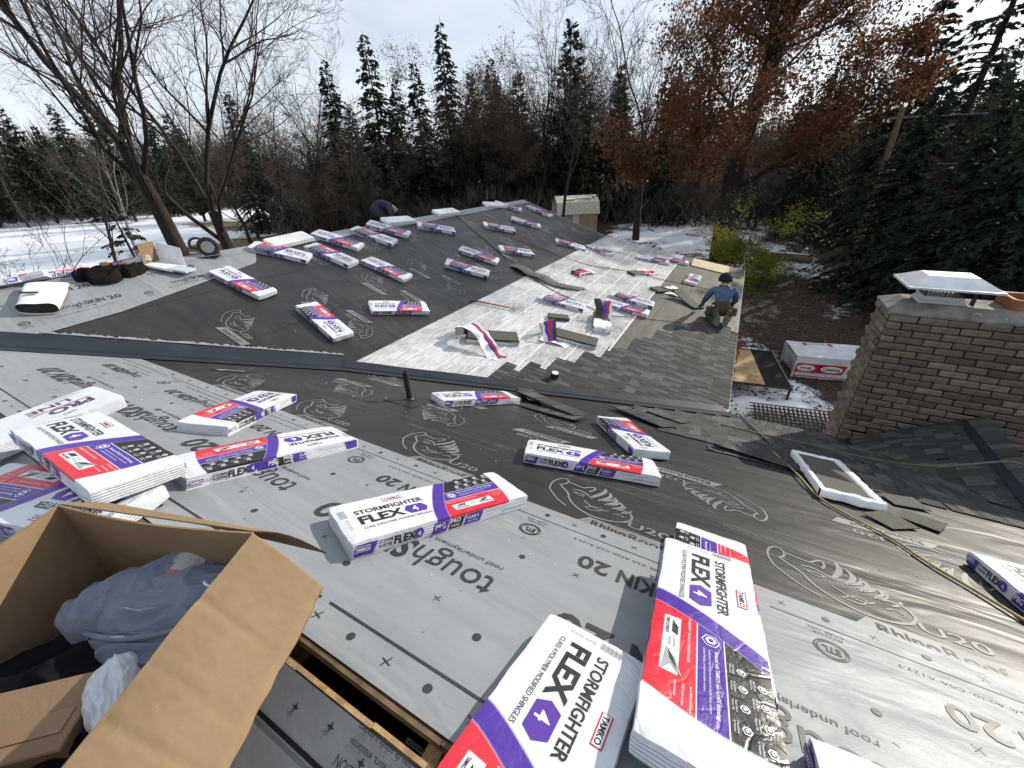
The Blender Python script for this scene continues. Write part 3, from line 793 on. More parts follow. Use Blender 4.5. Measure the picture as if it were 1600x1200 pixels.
# ------------------------------------------------------------------ shingles
EXPO = 0.143
def shingle_mesh(seed):
    """one laminated shingle, 1 m long: a backer strip and raised tabs; local X along the course, Y up the slope, butt edge at Y = 0"""
    r = random.Random(seed); w = MB(); tones = []
    def add_box(x0, x1, y0, y1, z0, z1, tone):
        n0 = len(w.f)
        P = [(x0, y0, 0.0), (x1, y0, 0.0), (x1, y1, 0.0), (x0, y1, 0.0), (x0, y0, z0), (x1, y0, z0), (x1, y1, z1), (x0, y1, z1)]
        w.add(P, [(4, 5, 6, 7), (0, 1, 5, 4), (1, 2, 6, 5), (2, 3, 7, 6), (3, 0, 4, 7)])
        tones.extend([tone] * (len(w.f) - n0))
    x = 0.0
    while x < 0.995:
        g = min(r.uniform(0.07, 0.15), 1.0 - x)
        add_box(x, x + g - 0.0005, 0.0, 0.19, 0.0060, 0.0028, r.choice((0.04, 0.12, 0.25, 0.4)) + r.uniform(-.05, .05))
        x += g
        if x >= 0.97: break
        L = min(r.uniform(0.10, 0.21), 1.0 - x)
        add_box(x, x + L - 0.001, -0.001, 0.185, 0.0100, 0.0055, r.choice((0.15, 0.3, 0.5, 0.7, 0.9)) + r.uniform(-.06, .06))
        x += L
    me = w.me('shingle', M_SHING)
    a = me.attributes.new('tone', 'FLOAT', 'FACE'); a.data.foreach_set('value', np.array(tones, np.float32))
    return me
SH = [shingle_mesh(s) for s in range(10)]
def place_shingle(parent, o0, ex, ey, ez, L, rnd, off=0.016):
    m = Matrix(((ex.x, ey.x, ez.x, o0.x), (ex.y, ey.y, ez.y, o0.y), (ex.z, ey.z, ez.z, o0.z), (0, 0, 0, 1)))
    o = obj('shingle', rnd.choice(SH), parent, m @ Matrix.Translation((0, 0, off)) @ Matrix.Diagonal((L, 1, 1, 1)))
    return o
def course(parent, pl, up, along, start, length, rnd, off):
    """shingles laid end to end from a plan point; up/along are unit vectors in the plane"""
    x = 0.0; first = rnd.choice((0.35, 0.55, 0.75, 1.0))
    while x < length - 0.03:
        L = min(first if x == 0 else 1.0, length - x)
        place_shingle(parent, start + along * x, along, up, pl.n, L - 0.002, rnd, off)
        x += L
rnd = random.Random(21)
# wing, low slope: courses run along Y and step back up the slope
stair = [(0.33, 9.25), (-0.4, 8.95), (-0.86, 8.05), (-1.12, 7.5), (-1.3, 6.95), (-1.6, 6.2), (-1.9, 5.73), (-2.19, 5.16), (-2.38, 4.9), (-2.8, 4.5)]
def stair_y(x):
    for (x0, y0), (x1, y1) in zip(stair[:-1], stair[1:]):
        if x1 <= x <= x0: return y0 + (y1 - y0) * (x - x0) / (x1 - x0)
    return stair[-1][1]
ex = PB2.e1.x
for k in range(22):
    xb = EVX = EAVE_B + 0.015 - EXPO * ex * k
    y0 = vyB2(xb) + 0.16; y1 = stair_y(xb - 0.07) + (0.16 if k % 2 else -0.10)
    if y1 - y0 < 0.3: continue
    course(house, PB2, -PB2.e1, PB2.e2, PB2.at(xb, y0, 0), y1 - y0, rnd, 0.0075)
# main roof, along its eave
for k in range(15):
    y = EAVE_A + 0.015 - EXPO * PA.e2.y * k
    xs = max(valley_x(y) + 0.33, -1.25 + (5.05 - y) * 0.95 + (0.12 if k % 2 else -0.1))
    xe = 1.58 if y > 5.35 else (1.75 + (5.6 - y) * 0.55 if y > 4.2 else 2.4 + rnd.uniform(-.1, .1))
    if k > 12: xs += 0.25
    course(house, PA, -PA.e2, -PA.e1, PA.at(xe, y, 0), xe - xs, rnd, 0.012)

# ------------------------------------------------------------------ chimney with its saddle
CX0, CX1, CY0, CY1, CZ = 1.62, 3.45, 5.62, 6.28, 4.47
chim = empty('chimney', (CX0, CY0, 0), house)
CO = Vector((CX0, CY0, 0))
w = MB(); w.box((0.915, 0.33, CZ / 2 - 0.005), (1.83 - 0.03, 0.66 - 0.03, CZ)); w.build('mortar_core', M_MORTAR, chim)
def brick_mesh(seed, L=0.222, H=0.066, D=0.06):
    r = random.Random(seed); w = MB(); ch = 0.008
    w.box((0, 0, 0), (L, D, H), ch=ch)
    w.v = [(x + r.uniform(-.004, .004), y + r.uniform(-.003, .003), z + r.uniform(-.0035, .0035)) for x, y, z in w.v]
    return w.me('brick', M_BRICK)
BR = [brick_mesh(i) for i in range(8)]; BRH = [brick_mesh(20 + i, 0.105) for i in range(4)]
rnd = random.Random(4); nb = 0
z = CZ - 0.04; k = 0
while z > 2.42:
    x = 0.0 if k % 2 == 0 else -0.118
    while x < 1.83:                                   # face towards the ridge
        L = 0.222; cx = x + 0.111; half = False
        if x < 0: cx, half = 0.0525, True
        if cx + 0.1 > 1.83: break
        if z > 2.72:
            o = obj('brick', rnd.choice(BRH if half else BR), chim); nb += 1
            o.location = (cx + rnd.uniform(-.003, .003), 0.012 + rnd.uniform(-.007, .004), z + rnd.uniform(-.003, .003)); o.rotation_euler = (rnd.uniform(-.02, .02), rnd.uniform(-.012, .012), rnd.uniform(-.015, .015))
        x += 0.236
    y = 0.0 if k % 2 else -0.118
    while y < 0.62:                                    # face towards the wing
        half = y < 0; cy = 0.0525 + 0.03 if half else y + 0.111 + 0.03
        if cy + 0.1 > 0.665: break
        o = obj('brick', rnd.choice(BRH if half else BR), chim); nb += 1
        o.location = (0.012 + rnd.uniform(-.006, .004), cy, z + rnd.uniform(-.003, .003)); o.rotation_euler = (rnd.uniform(-.02, .02), rnd.uniform(-.012, .012), math.pi / 2 + rnd.uniform(-.015, .015))
        y += 0.236
    z -= 0.0795; k += 1
# sloped crown
w = MB()
def ringq(m, z): return [(m, m, z), (1.83 - m, m, z), (1.83 - m, 0.66 - m, z), (m, 0.66 - m, z)]
rr = random.Random(2)
R = [ringq(-0.012, CZ), ringq(-0.008, CZ + 0.022), ringq(0.14, CZ + 0.105)]
w.add([p for q in R for p in q], [(3, 2, 1, 0), (8, 9, 10, 11)] + [(r * 4 + i, r * 4 + (i + 1) % 4, r * 4 + 4 + (i + 1) % 4, r * 4 + 4 + i) for r in range(2) for i in range(4)])
w.build('crown', M_CROWN, chim)
# galvanised cap on its base
cap = empty('chimney_cap', (0.42, 0.34, CZ + 0.09), chim)
w = MB(); 
R = [[(-.21, -.17, 0), (.21, -.17, 0), (.21, .17, 0), (-.21, .17, 0)], [(-.165, -.13, .05), (.165, -.13, .05), (.165, .13, .05), (-.165, .13, .05)], [(-.165, -.13, .085), (.165, -.13, .085), (.165, .13, .085), (-.165, .13, .085)]]
w.add([p for q in R for p in q], [(8, 9, 10, 11)] + [(r * 4 + i, r * 4 + (i + 1) % 4, r * 4 + 4 + (i + 1) % 4, r * 4 + 4 + i) for r in range(2) for i in range(4)])
w.build('base_collar', M_CAPM, cap)
w = MB()
for i in range(11):
    t = -0.15 + 0.03 * i
    w.box((t, -0.118, 0.15), (0.006, 0.006, 0.13)); w.box((t, 0.118, 0.15), (0.006, 0.006, 0.13))
for i in range(8):
    t = -0.105 + 0.03 * i
    w.box((-0.152, t, 0.15), (0.006, 0.006, 0.13)); w.box((0.152, t, 0.15), (0.006, 0.006, 0.13))
w.build('spark_screen', M_SOOT, cap)['kind'] = 'stuff'
w = MB()
R = [[(-.37, -.31, .185), (.37, -.31, .185), (.37, .31, .185), (-.37, .31, .185)], [(-.37, -.31, .205), (.37, -.31, .205), (.37, .31, .205), (-.37, .31, .205)],
     [(-.355, -.295, .21), (.355, -.295, .21), (.355, .295, .21), (-.355, .295, .21)], [(-.20, -.13, .30), (.20, -.13, .30), (.20, .13, .30), (-.20, .13, .30)]]
w.add([p for q in R for p in q], [(3, 2, 1, 0), (12, 13, 14, 15)] + [(r * 4 + i, r * 4 + (i + 1) % 4, r * 4 + 4 + (i + 1) % 4, r * 4 + 4 + i) for r in range(3) for i in range(4)])
w.build('hood', M_CAPM, cap)
w = MB(); w.add([(0.20, -0.15, 0.03), (0.235, -0.17, 0.015), (0.27, -0.06, 0.16), (0.24, -0.04, 0.17)], [(0, 1, 2, 3), (3, 2, 1, 0)]); w.build('bent_flap', M_SOOT, cap)
w = MB()       # terracotta flue: a hollow rounded square
def rsq(h, r, z): 
    P = []
    for cx, cy, a0 in ((h - r, h - r, 0), (-h + r, h - r, 90), (-h + r, -h + r, 180), (h - r, -h + r, 270)):
        for j in range(4): a = rad(a0 + 30 * j); P.append((cx + r * math.cos(a), cy + r * math.sin(a), z))
    return P
R = [rsq(.19, .05, 0), rsq(.19, .05, .13), rsq(.182, .05, .138), rsq(.155, .04, .136), rsq(.15, .04, -.02)]
w.add([p for q in R for p in q], [(r * 16 + i, r * 16 + (i + 1) % 16, r * 16 + 16 + (i + 1) % 16, r * 16 + 16 + i) for r in range(4) for i in range(16)])
w.add(rsq(.16, .04, 0.0), [tuple(range(16))], 1)  # near-black lid painted as the shade down the flue
w.build('clay_flue', [M_CLAY, M_DARK], chim, loc=(1.10, 0.34, CZ + 0.075))
# snow lying on the crown, mortar crumbs
def lump(name, c, sx, sy, sz, mt, parent, seed=0, k=14):
    r = random.Random(seed); w = MB(); P = [(0, 0, sz)]; rings = 4
    for i in range(1, rings + 1):
        for j in range(k):
            a = 2 * math.pi * j / k; q = i / rings; wob = 1 + 0.25 * math.sin(3 * a + seed) * q + r.uniform(-.1, .1)
            P.append((sx * q * wob * math.cos(a), sy * q * wob * math.sin(a), sz * (1 - q * q) + r.uniform(-.1, .1) * sz))
    F = [(0, 1 + j, 1 + (j + 1) % k) for j in range(k)]
    for i in range(rings - 1):
        for j in range(k): F.append((1 + i * k + j, 1 + (i + 1) * k + j, 1 + (i + 1) * k + (j + 1) % k, 1 + i * k + (j + 1) % k))
    w.add(P, F); return w.build(name, mt, parent, loc=c, smooth=True)
lump('snow_patch', (0.88, 0.05, CZ + 0.035), 0.055, 0.02, 0.018, M_SNOW, chim, 1)
lump('snow_patch', (1.08, 0.045, CZ + 0.035), 0.10, 0.025, 0.022, M_SNOW, chim, 2)
lump('mortar_crumb', (0.66, 0.06, CZ + 0.045), 0.05, 0.03, 0.03, M_CROWN, chim, 3)
# saddle behind the chimney
AP = Vector((2.60, CY0 - 0.002, 3.36)); ZC = AP.z
QY = (DA - ZC) / TA
Q = Vector((2.60, QY, ZC)); Rl = PA.at(CX0 + 0.02, CY0 - 0.002); Rr = PA.at(3.58, CY0 - 0.002)
w = MB(); w.add([AP, Q, Rl, Rr, Q - Vector((0, 0, .02))], [(0, 2, 1), (0, 1, 3)]); 
w.build('chimney_saddle', M_RHINO, house)
# saddle shingles: courses run from the saddle valley to the saddle ridge, on its wing-side face
up = None
e_r = (Q - AP).normalized()                                   # along the saddle ridge, towards the camera
nS = (Rl - AP).cross(Q - AP).normalized()
if nS.z < 0: nS = -nS
dn = (e_r.cross(nS)).normalized()
if dn.z > 0: dn = -dn                                        # down the saddle slope
rnd = random.Random(77)
class _S: n = nS
kk = 0; h = 0.0
slope_len = abs((Rl - AP).dot(dn))
while h < slope_len + 0.9:
    d = h
    # on this course, chimney side at AP + dn*d, runs along e_r until it meets the main roof
    st = AP + dn * d
    if d <= slope_len:
        L = (Q - AP).length * (1 - d / slope_len) + 0.55 + rnd.uniform(-.1, .15)
        base = st + nS * 0.0
        ey = -dn; exv = e_r
        if ey.cross(nS).dot(exv) < 0: exv = -e_r; base = st + e_r * L
        xx = 0.0; first = rnd.choice((.4, .7, 1.0))
        while xx < L - 0.05:
            l = min(first if xx == 0 else 1.0, L - xx)
            place_shingle(house, base + exv * xx, exv, ey, nS, l - .002, rnd, 0.016)
            xx += l
    h += EXPO
w = MB()
w.add([AP + Vector((-.06, 0, -.012)), AP + Vector((0, 0, .035)), AP + Vector((.06, 0, -.012)), Q + Vector((-.06, -.1, .02)), Q + Vector((0, -.1, .06)), Q + Vector((.06, -.1, .02))], [(0, 3, 4, 1), (1, 4, 5, 2)])
w.build('saddle_ridge_strip', M_VALLEY, house)
w = MB(); w.add([Rl + Vector((-.02, -.006, 0)), AP + Vector((0, -.006, .02)), AP + Vector((0, -.006, .13)), Rl + Vector((-.02, -.006, .11))], [(0, 1, 2, 3), (3, 2, 1, 0)])
w.add([Rr + Vector((.02, -.006, 0)), AP + Vector((0, -.006, .02)), AP + Vector((0, -.006, .13)), Rr + Vector((.02, -.006, .11))], [(0, 1, 2, 3), (3, 2, 1, 0)])
w.build('step_flashing', M_VALLEY, house)

# ------------------------------------------------------------------ wrapped shingle bundles
BL, BW, BH = 1.0, 0.337, 0.080
def mk_wrapper(name, blue=False):
    t = NT(name)
    X, Y, Z = t.xyz()
    u = t.math('ADD', X, 0.5); v = t.math('ADD', t.math('DIVIDE', Y, BW), 0.5)
    def step(a, b, soft=0.004):            # 1 where a > b
        n = t.n.new('ShaderNodeMapRange'); d = t.math('SUBTRACT', a, b); t.put(n.inputs['Value'], d)
        n.inputs['From Min'].default_value = -soft; n.inputs['From Max'].default_value = soft
        return n.outputs['Result']
    def AND(*a):
        r = a[0]
        for b in a[1:]: r = t.math('MULTIPLY', r, b)
        return r
    def NOT(a): return t.math('SUBTRACT', 1.0, a)
    PUR, RED, BLK, WHT = (0.062, 0.022, 0.26), (0.52, 0.020, 0.038), (0.012, 0.012, 0.014), (0.57, 0.60, 0.645)
    oi = t.n.new('ShaderNodeObjectInfo')
    off = t.n.new('ShaderNodeCombineXYZ'); t.put(off.inputs[0], t.math('MULTIPLY', oi.outputs['Random'], 37.0))
    vec = t.n.new('ShaderNodeVectorMath'); vec.operation = 'ADD'; t.link(t.tc.outputs['Object'], vec.inputs[0]); t.link(off.outputs[0], vec.inputs[1]); vec = vec.outputs[0]
    # dirt on the white film
    d1 = t.rng(t.noise(7, 6, 0.7, vec), 0.55, 0.8); d2 = t.rng(t.noise(60, 3, 0.7, vec), 0.68, 0.78)
    col = t.mix(t.math('MULTIPLY', d1, 0.34), WHT, (0.36, 0.355, 0.345))
    col = t.mix(t.math('MULTIPLY', d2, 0.35), col, (0.16, 0.15, 0.14))
    top = step(Z, BH - 0.016, 0.002)
    side = AND(step(t.math('ABSOLUTE', Y), BW / 2 - 0.012, 0.002), NOT(top), step(0.485, t.math('ABSOLUTE', X)))
    sl = t.math('POWER', t.math('MAXIMUM', v, 0.0), 1.35)
    b0 = t.math('ADD', 0.405, t.math('MULTIPLY', sl, 0.155)); b1 = t.math('ADD', 0.475, t.math('MULTIPLY', sl, 0.155))
    iv = t.math('SUBTRACT', 1.0, v)
    ue = t.math('SUBTRACT', 0.905, t.math('MULTIPLY', t.math('MULTIPLY', iv, iv), 0.055))
    if not blue:
        band = AND(step(u, b0), step(b1, u), top)
        panel = AND(step(u, b1), step(ue, u), top)
        prn = t.mix(step(v, 0.415), RED, PUR); prn = t.mix(step(v, 0.64), prn, BLK)
        line = t.math('ADD', AND(step(v, 0.405, .002), step(0.415, v, .002)), AND(step(v, 0.633, .002), step(0.643, v, .002)))
        prn = t.mix(line, prn, WHT)
        prn = t.mix(AND(step(u, 0.535, .002), step(0.775, u, .002), step(v, 0.115), step(0.265, v)), prn, WHT)
        col = t.mix(panel, col, prn); col = t.mix(band, col, PUR)
        # long sides
        us = t.math('ADD', u, t.math('MULTIPLY', Z, -0.35))
        def blk(c, a, b, k): return t.mix(AND(side, step(us, a), step(b, us), step(Z, 0.006), step(0.080, Z)), c, k)
        col = blk(col, 0.0, 0.095, PUR); col = blk(col, 0.37, 0.455, PUR); col = blk(col, 0.463, 0.545, BLK); col = blk(col, 0.553, 0.66, PUR)
        col = t.mix(AND(side, step(us, 0.66), step(us, 0.80), step(Z, 0.02), step(0.028, Z)), col, (0.3, 0.3, 0.3))
    else:
        band = AND(step(u, t.math('ADD', b0, 0.06)), step(t.math('ADD', b1, 0.20), u), top)
        col = t.mix(band, col, (0.02, 0.12, 0.42))
    # creases of the shrink film
    vz = t.n.new('ShaderNodeTexVoronoi'); vz.feature = 'DISTANCE_TO_EDGE'; vz.inputs['Scale'].default_value = 13
    wv = t.n.new('ShaderNodeVectorMath'); wv.operation = 'ADD'
    t.link(vec, wv.inputs[0]); nz = t.n.new('ShaderNodeTexNoise'); nz.inputs['Scale'].default_value = 5; t.link(vec, nz.inputs['Vector'])
    sc2 = t.n.new('ShaderNodeVectorMath'); sc2.operation = 'SCALE'; t.link(nz.outputs['Color'], sc2.inputs[0]); sc2.inputs['Scale'].default_value = 0.12
    t.link(sc2.outputs[0], wv.inputs[1]); t.link(wv.outputs[0], vz.inputs['Vector'])
    cre = t.rng(vz.outputs['Distance'], 0.0, 0.09)
    lay_ = t.math('SINE', t.math('MULTIPLY', t.math('ADD', Z, t.math('MULTIPLY', t.noise(9, 2, 0.5, vec), 0.006)), 520.0))
    h = t.math('ADD', t.math('MULTIPLY', cre, 0.22), t.math('ADD', t.math('MULTIPLY', t.noise(16, 5, 0.65, vec, 0.6), 1.0), t.math('MULTIPLY', AND(lay_, NOT(top)), 0.35)))
    endm = t.rng(t.math('ABSOLUTE', X), 0.36, 0.5)
    h = t.math('MULTIPLY', h, t.math('ADD', 1.0, t.math('MULTIPLY', endm, 1.2)))
    nb = t.bump(h, 0.34, 0.009)
    return t.fin(col, t.rng(t.noise(5, 3, 0.5, vec), 0.3, 0.7, 0.26, 0.42), nb, 0, 0.5)
M_WRAPW = mat('plain_white_film', (0.72, 0.73, 0.75), 0.4, 0.15, 6, 0.3, 18)
M_WRAP, M_WRAPB = mk_wrapper('printed_shrink_film'), mk_wrapper('printed_shrink_film_blue', True)
M_INK_K = mat('black_ink', (0.014, 0.014, 0.017), 0.4, 0.2, 9, 0)
M_INK_W = mat('white_ink', (0.70, 0.71, 0.73), 0.4, 0.1, 9, 0)
M_INK_P = mat('purple_ink', (0.075, 0.025, 0.27), 0.4, 0.15, 9, 0)
M_INK_R = mat('red_ink', (0.50, 0.020, 0.035), 0.4, 0.15, 9, 0)
M_INK_G = mat('grey_ink', (0.30, 0.30, 0.32), 0.4, 0.15, 9, 0)
M_INK_B = mat('navy_ink', (0.03, 0.035, 0.09), 0.4, 0.15, 9, 0)
INKS = [M_INK_K, M_INK_W, M_INK_P, M_INK_R, M_INK_G]

class BVar:
    """one way a bundle has settled: bend along its length plus soft dents"""
    def __init__(s, seed, bend=0.0, amp=0.0028):
        r = random.Random(seed); s.bend = bend; s.amp = amp
        s.w = [(r.uniform(4, 13) * r.choice((-1, 1)), r.uniform(5, 22) * r.choice((-1, 1)), r.uniform(0, 6.28), r.uniform(.4, 1)) for _ in range(5)]
        s.tw = r.uniform(-0.02, 0.02); s.seed = seed
    def dz(s, x, y):
        d = sum(a * math.sin(p * x + q * y + f) for p, q, f, a in s.w) / 3 * s.amp
        return d + s.tw * x * y * 4 * 0.5
    def bz(s, x): return -s.bend * (x * x) * 4
    def body(s, L=BL):
        nx, ny, nz = 44, 16, 5; hx, hy = L / 2, BW / 2; rr = 0.006
        V = {}; vs = []; F = []
        def vid(i, j, k):
            key = (i, j, k)
            if key in V: return V[key]
            p = np.array((-hx + L * i / nx, -hy + BW * j / ny, BH * k / nz))
            lo = np.array((-hx + rr, -hy + rr, rr)); hi = np.array((hx - rr, hy - rr, BH - rr))
            c = np.minimum(np.maximum(p, lo), hi); d = p - c; n = np.linalg.norm(d)
            n3 = d / n if n > 1e-9 else np.array((0, 0, 1.0))
            q = c + n3 * rr if n > 1e-9 else p
            x, y, z = q
            sidew = max(abs(p[0]) / hx, abs(p[1]) / hy)
            nzv = mnoise.noise_vector(Vector((x * 9 + s.seed * 3.1, y * 9, z * 14)))
            nz2 = mnoise.noise_vector(Vector((x * 26 + s.seed, y * 26, z * 30)))
            if k == nz and 0 < i < nx and 0 < j < ny: z += 0.0
            else: 
                x += n3[0] * (nzv.x * 0.006 + nz2.x * 0.004); y += n3[1] * (nzv.y * 0.006 + nz2.y * 0.003)
                if k > 0 and k < nz: z += nz2.z * 0.002
            # pillow-shaped ends
            e = max(0.0, (abs(p[0]) - (hx - 0.07)) / 0.07)
            if k == nz: z -= 0.004 * e * e + 0.006 * e * e * (0.5 + nzv.z)
            x -= math.copysign(0.006, p[0]) * e * abs(2 * (j / ny) - 1) ** 5
            f = z / BH
            z += s.dz(x, y) * f + s.bz(x)
            vs.append((x, y, z)); V[key] = len(vs) - 1
            return V[key]
        for i in range(nx):
            for j in range(ny):
                F.append((vid(i, j, nz), vid(i + 1, j, nz), vid(i + 1, j + 1, nz), vid(i, j + 1, nz)))
                F.append((vid(i, j + 1, 0), vid(i + 1, j + 1, 0), vid(i + 1, j, 0), vid(i, j, 0)))
        for i in range(nx):
            for k in range(nz):
                F.append((vid(i, 0, k), vid(i + 1, 0, k), vid(i + 1, 0, k + 1), vid(i, 0, k + 1)))
                F.append((vid(i + 1, ny, k), vid(i, ny, k), vid(i, ny, k + 1), vid(i + 1, ny, k + 1)))
        for j in range(ny):
            for k in range(nz):
                F.append((vid(0, j + 1, k), vid(0, j, k), vid(0, j, k + 1), vid(0, j + 1, k + 1)))
                F.append((vid(nx, j, k), vid(nx, j + 1, k), vid(nx, j + 1, k + 1), vid(nx, j, k + 1)))
        return vs, F
    def lay_top(s, P):
        """cut the artwork finely and drape it over the top film; returns verts, faces, mats"""
        bm = bmesh.new()
        vv = [bm.verts.new((x, y, z_)) for (x, y), z_ in zip(P.v, P.z)]
        for f, m in zip(P.f, P.m):
            try:
                fc = bm.faces.new([vv[i] for i in f]); fc.material_index = m
            except ValueError: pass
        for i in range(-11, 12):
            g = bm.verts[:] + bm.edges[:] + bm.faces[:]
            bmesh.ops.bisect_plane(bm, geom=g, plane_co=(i * 0.04, 0, 0), plane_no=(1, 0, 0))
        for i in range(-4, 5):
            g = bm.verts[:] + bm.edges[:] + bm.faces[:]
            bmesh.ops.bisect_plane(bm, geom=g, plane_co=(0, i * 0.035, 0), plane_no=(0, 1, 0))
        bm.verts.index_update()
        V = [(v.co.x, v.co.y, BH + s.dz(v.co.x, v.co.y) + s.bz(v.co.x) + 0.0016 + 0.0007 * v.co.z) for v in bm.verts]
        F = [tuple(v.index for v in f.verts) for f in bm.faces]; Mi = [f.material_index for f in bm.faces]
        bm.free(); return V, F, Mi
def U(u): return (u - 0.5) * BL
def Vv(v): return (v - 0.5) * BW
def art_top():
    P = Print()
    x0 = U(0.085)
    # maker's plate
    P.rect(U(.245), Vv(.80), U(.345), Vv(.895), 3); P.layer = 1; P.rect(U(.248), Vv(.812), U(.342), Vv(.883), 1)
    P.layer = 2; P.text('TAMKO', U(.252), Vv(.822), w=0.086, h=0.017, mi=0, bold=0.03)
    P.layer = 0; P.text('STORMFIGHTER', x0, Vv(.60), w=0.345, h=0.037, mi=0, bold=0.018, slant=0.0)
    P.text('FLEX', x0, Vv(.345), w=0.215, h=0.066, mi=0, bold=0.035)
    a, b = x0 + 0.205, Vv(.325)
    P.poly([(a + 0.035, b), (a + 0.115, b), (a + 0.135, b + 0.037), (a + 0.115, b + 0.074), (a + 0.035, b + 0.074), (a + 0.015, b + 0.037)], 2)
    P.layer = 1; P.text('4', a + 0.052, b + 0.014, h=0.047, mi=1, bold=0.01); P.layer = 0
    P.text('CLASS 4 POLYMER MODIFIED SHINGLES', x0, Vv(.225), w=0.335, h=0.017, mi=0)
    for i in range(16): P.rect(U(.022) + 0.0, Vv(.58) + i * 0.0045, U(.022) + 0.028, Vv(.58) + i * 0.0045 + (0.0028 if i % 3 else 0.0016), 4)
    P.text('RUSTIC SLATE', U(.045), Vv(.28), w=0.085, h=0.011, mi=4, rot=math.pi / 2)
    # red panel
    P.text('TAMKO COMPLETE', U(.545), Vv(.135), w=0.075, h=0.010, mi=0, bold=0.02)
    for i in range(4): P.poly([(U(.552) + i * .014, Vv(.19)), (U(.562) + i * .014, Vv(.19)), (U(.585) + i * .010, Vv(.245)), (U(.578) + i * .010, Vv(.245))], 0)
    P.text('PROTECTION', U(.635), Vv(.21), w=0.035, h=0.006, mi=0); P.text('PRECISION', U(.635), Vv(.17), w=0.035, h=0.006, mi=0)
    P.poly([(U(.68), Vv(.155)), (U(.72), Vv(.24)), (U(.78), Vv(.30)), (U(.74), Vv(.20)), (U(.775), Vv(.13))], 4)
    P.layer = 1; P.poly([(U(.69), Vv(.17)), (U(.72), Vv(.225)), (U(.755), Vv(.255)), (U(.725), Vv(.19))], 0); P.layer = 0
    for i, (s_, ww) in enumerate((('Rely on TAMKO products for the full', .085), ('TAMKO Complete Roof System', .075), ('tamko.com/complete', .055))):
        P.text(s_, U(.795), Vv(.36 - .06 * i), w=ww, h=0.007, mi=1)
    P.text('WARRANTY  PRODUCT REGISTRATION', U(.52), Vv(.33), w=0.19, h=0.008, mi=1)
    # purple strip
    def hexa(cx, cy, r, mi): P.poly([(cx + r * math.cos(rad(60 * k + 30)), cy + r * math.sin(rad(60 * k + 30))) for k in range(6)], mi)
    for i_, (r_, m_) in enumerate(((.027, 1), (.0235, 2), (.0165, 1), (.008, 2))): P.layer = i_; hexa(U(.585), Vv(.525), r_, m_)
    P.layer = 0
    P.text("Enhanced with TAMKO's new ForceFX technology", U(.625), Vv(.555), w=0.235, h=0.0115, mi=1, bold=0.01)
    P.text('A proprietary range of polymers that give the shingles impact resistance', U(.625), Vv(.505), w=0.225, h=0.0065, mi=1)
    P.text('increased flexibility, and improved weather resistance.', U(.625), Vv(.462), w=0.165, h=0.0065, mi=1)
    # black strip: eight badges
    for i in range(4):
        for j in range(2):
            cx, cy = U(.665 + .062 * i + (0.03 if j else 0.0)), Vv(.905 if j else .755)
            hexa(cx, cy, .0125, 1); P.layer = 1; hexa(cx, cy, .0088, 0); P.layer = 2; P.disc(cx, cy, .0052, 1, 8); P.layer = 0
            P.text(('High Density', 'Strong Bond', 'Impact Rated', 'Flexible')[i], cx, cy - .0225, w=0.036, h=0.0055, mi=1, align='c')
            P.text(('Mineral Core', 'Wide Nail Line', 'Polymer Mix', 'All Weather')[i], cx, cy - .0305, w=0.034, h=0.0055, mi=1, align='c')
    return P
def art_side():
    P = Print()
    P.rect(U(.012), 0.030, U(.082), 0.058, 1); P.layer = 1; P.rect(U(.015), 0.033, U(.079), 0.055, 2); P.layer = 2; P.text('TAMKO', U(.019), 0.037, w=0.056, h=0.014, mi=1, bold=0.03); P.layer = 0
    P.text('STORM', U(.120), 0.045, w=0.062, h=0.017, mi=0, bold=0.02); P.text('FIGHTER', U(.120), 0.024, w=0.062, h=0.015, mi=0, bold=0.02)
    P.text('FLEX', U(.190), 0.022, w=0.105, h=0.040, mi=0, bold=0.035)
    P.poly([(U(.296), .018), (U(.325), .018), (U(.335), .042), (U(.325), .066), (U(.296), .066), (U(.288), .042)], 2); P.layer = 1; P.text('4', U(.302), .028, h=.028, mi=1); P.layer = 0
    P.text('PBG', U(.395), 0.028, w=0.055, h=0.030, mi=1, bold=0.01)
    P.text('PRO', U(.480), 0.042, w=0.056, h=0.022, mi=1, bold=0.02); P.text('TESTED', U(.482), 0.020, w=0.05, h=0.013, mi=1)
    P.text('CLASS 4', U(.575), 0.040, w=0.07, h=0.018, mi=1, bold=0.02); P.text('IMPACT RATED', U(.578), 0.022, w=0.062, h=0.009, mi=1)
    P.text('BUNDLE 1  14 CT  POLYMER MODIFIED ASPHALT SHINGLES', U(.70), 0.048, w=0.20, h=0.008, mi=4)
    return P
ART_TOP, ART_SIDE = art_top(), art_side()
def art_pro():
    P = Print()
    P.text('TAMKO', U(.21), Vv(.78), w=0.07, h=0.016, mi=3, bold=0.03)
    P.text('PRO', U(.10), Vv(.48), w=0.21, h=0.066, mi=5, bold=0.04); P.rect(U(.10), Vv(.42), U(.37), Vv(.45), 3)
    P.text('LINE', U(.17), Vv(.20), w=0.20, h=0.055, mi=5, bold=0.02)
    P.text('ROOFING STARTER', U(.10), Vv(.09), w=0.17, h=0.014, mi=0)
    return P
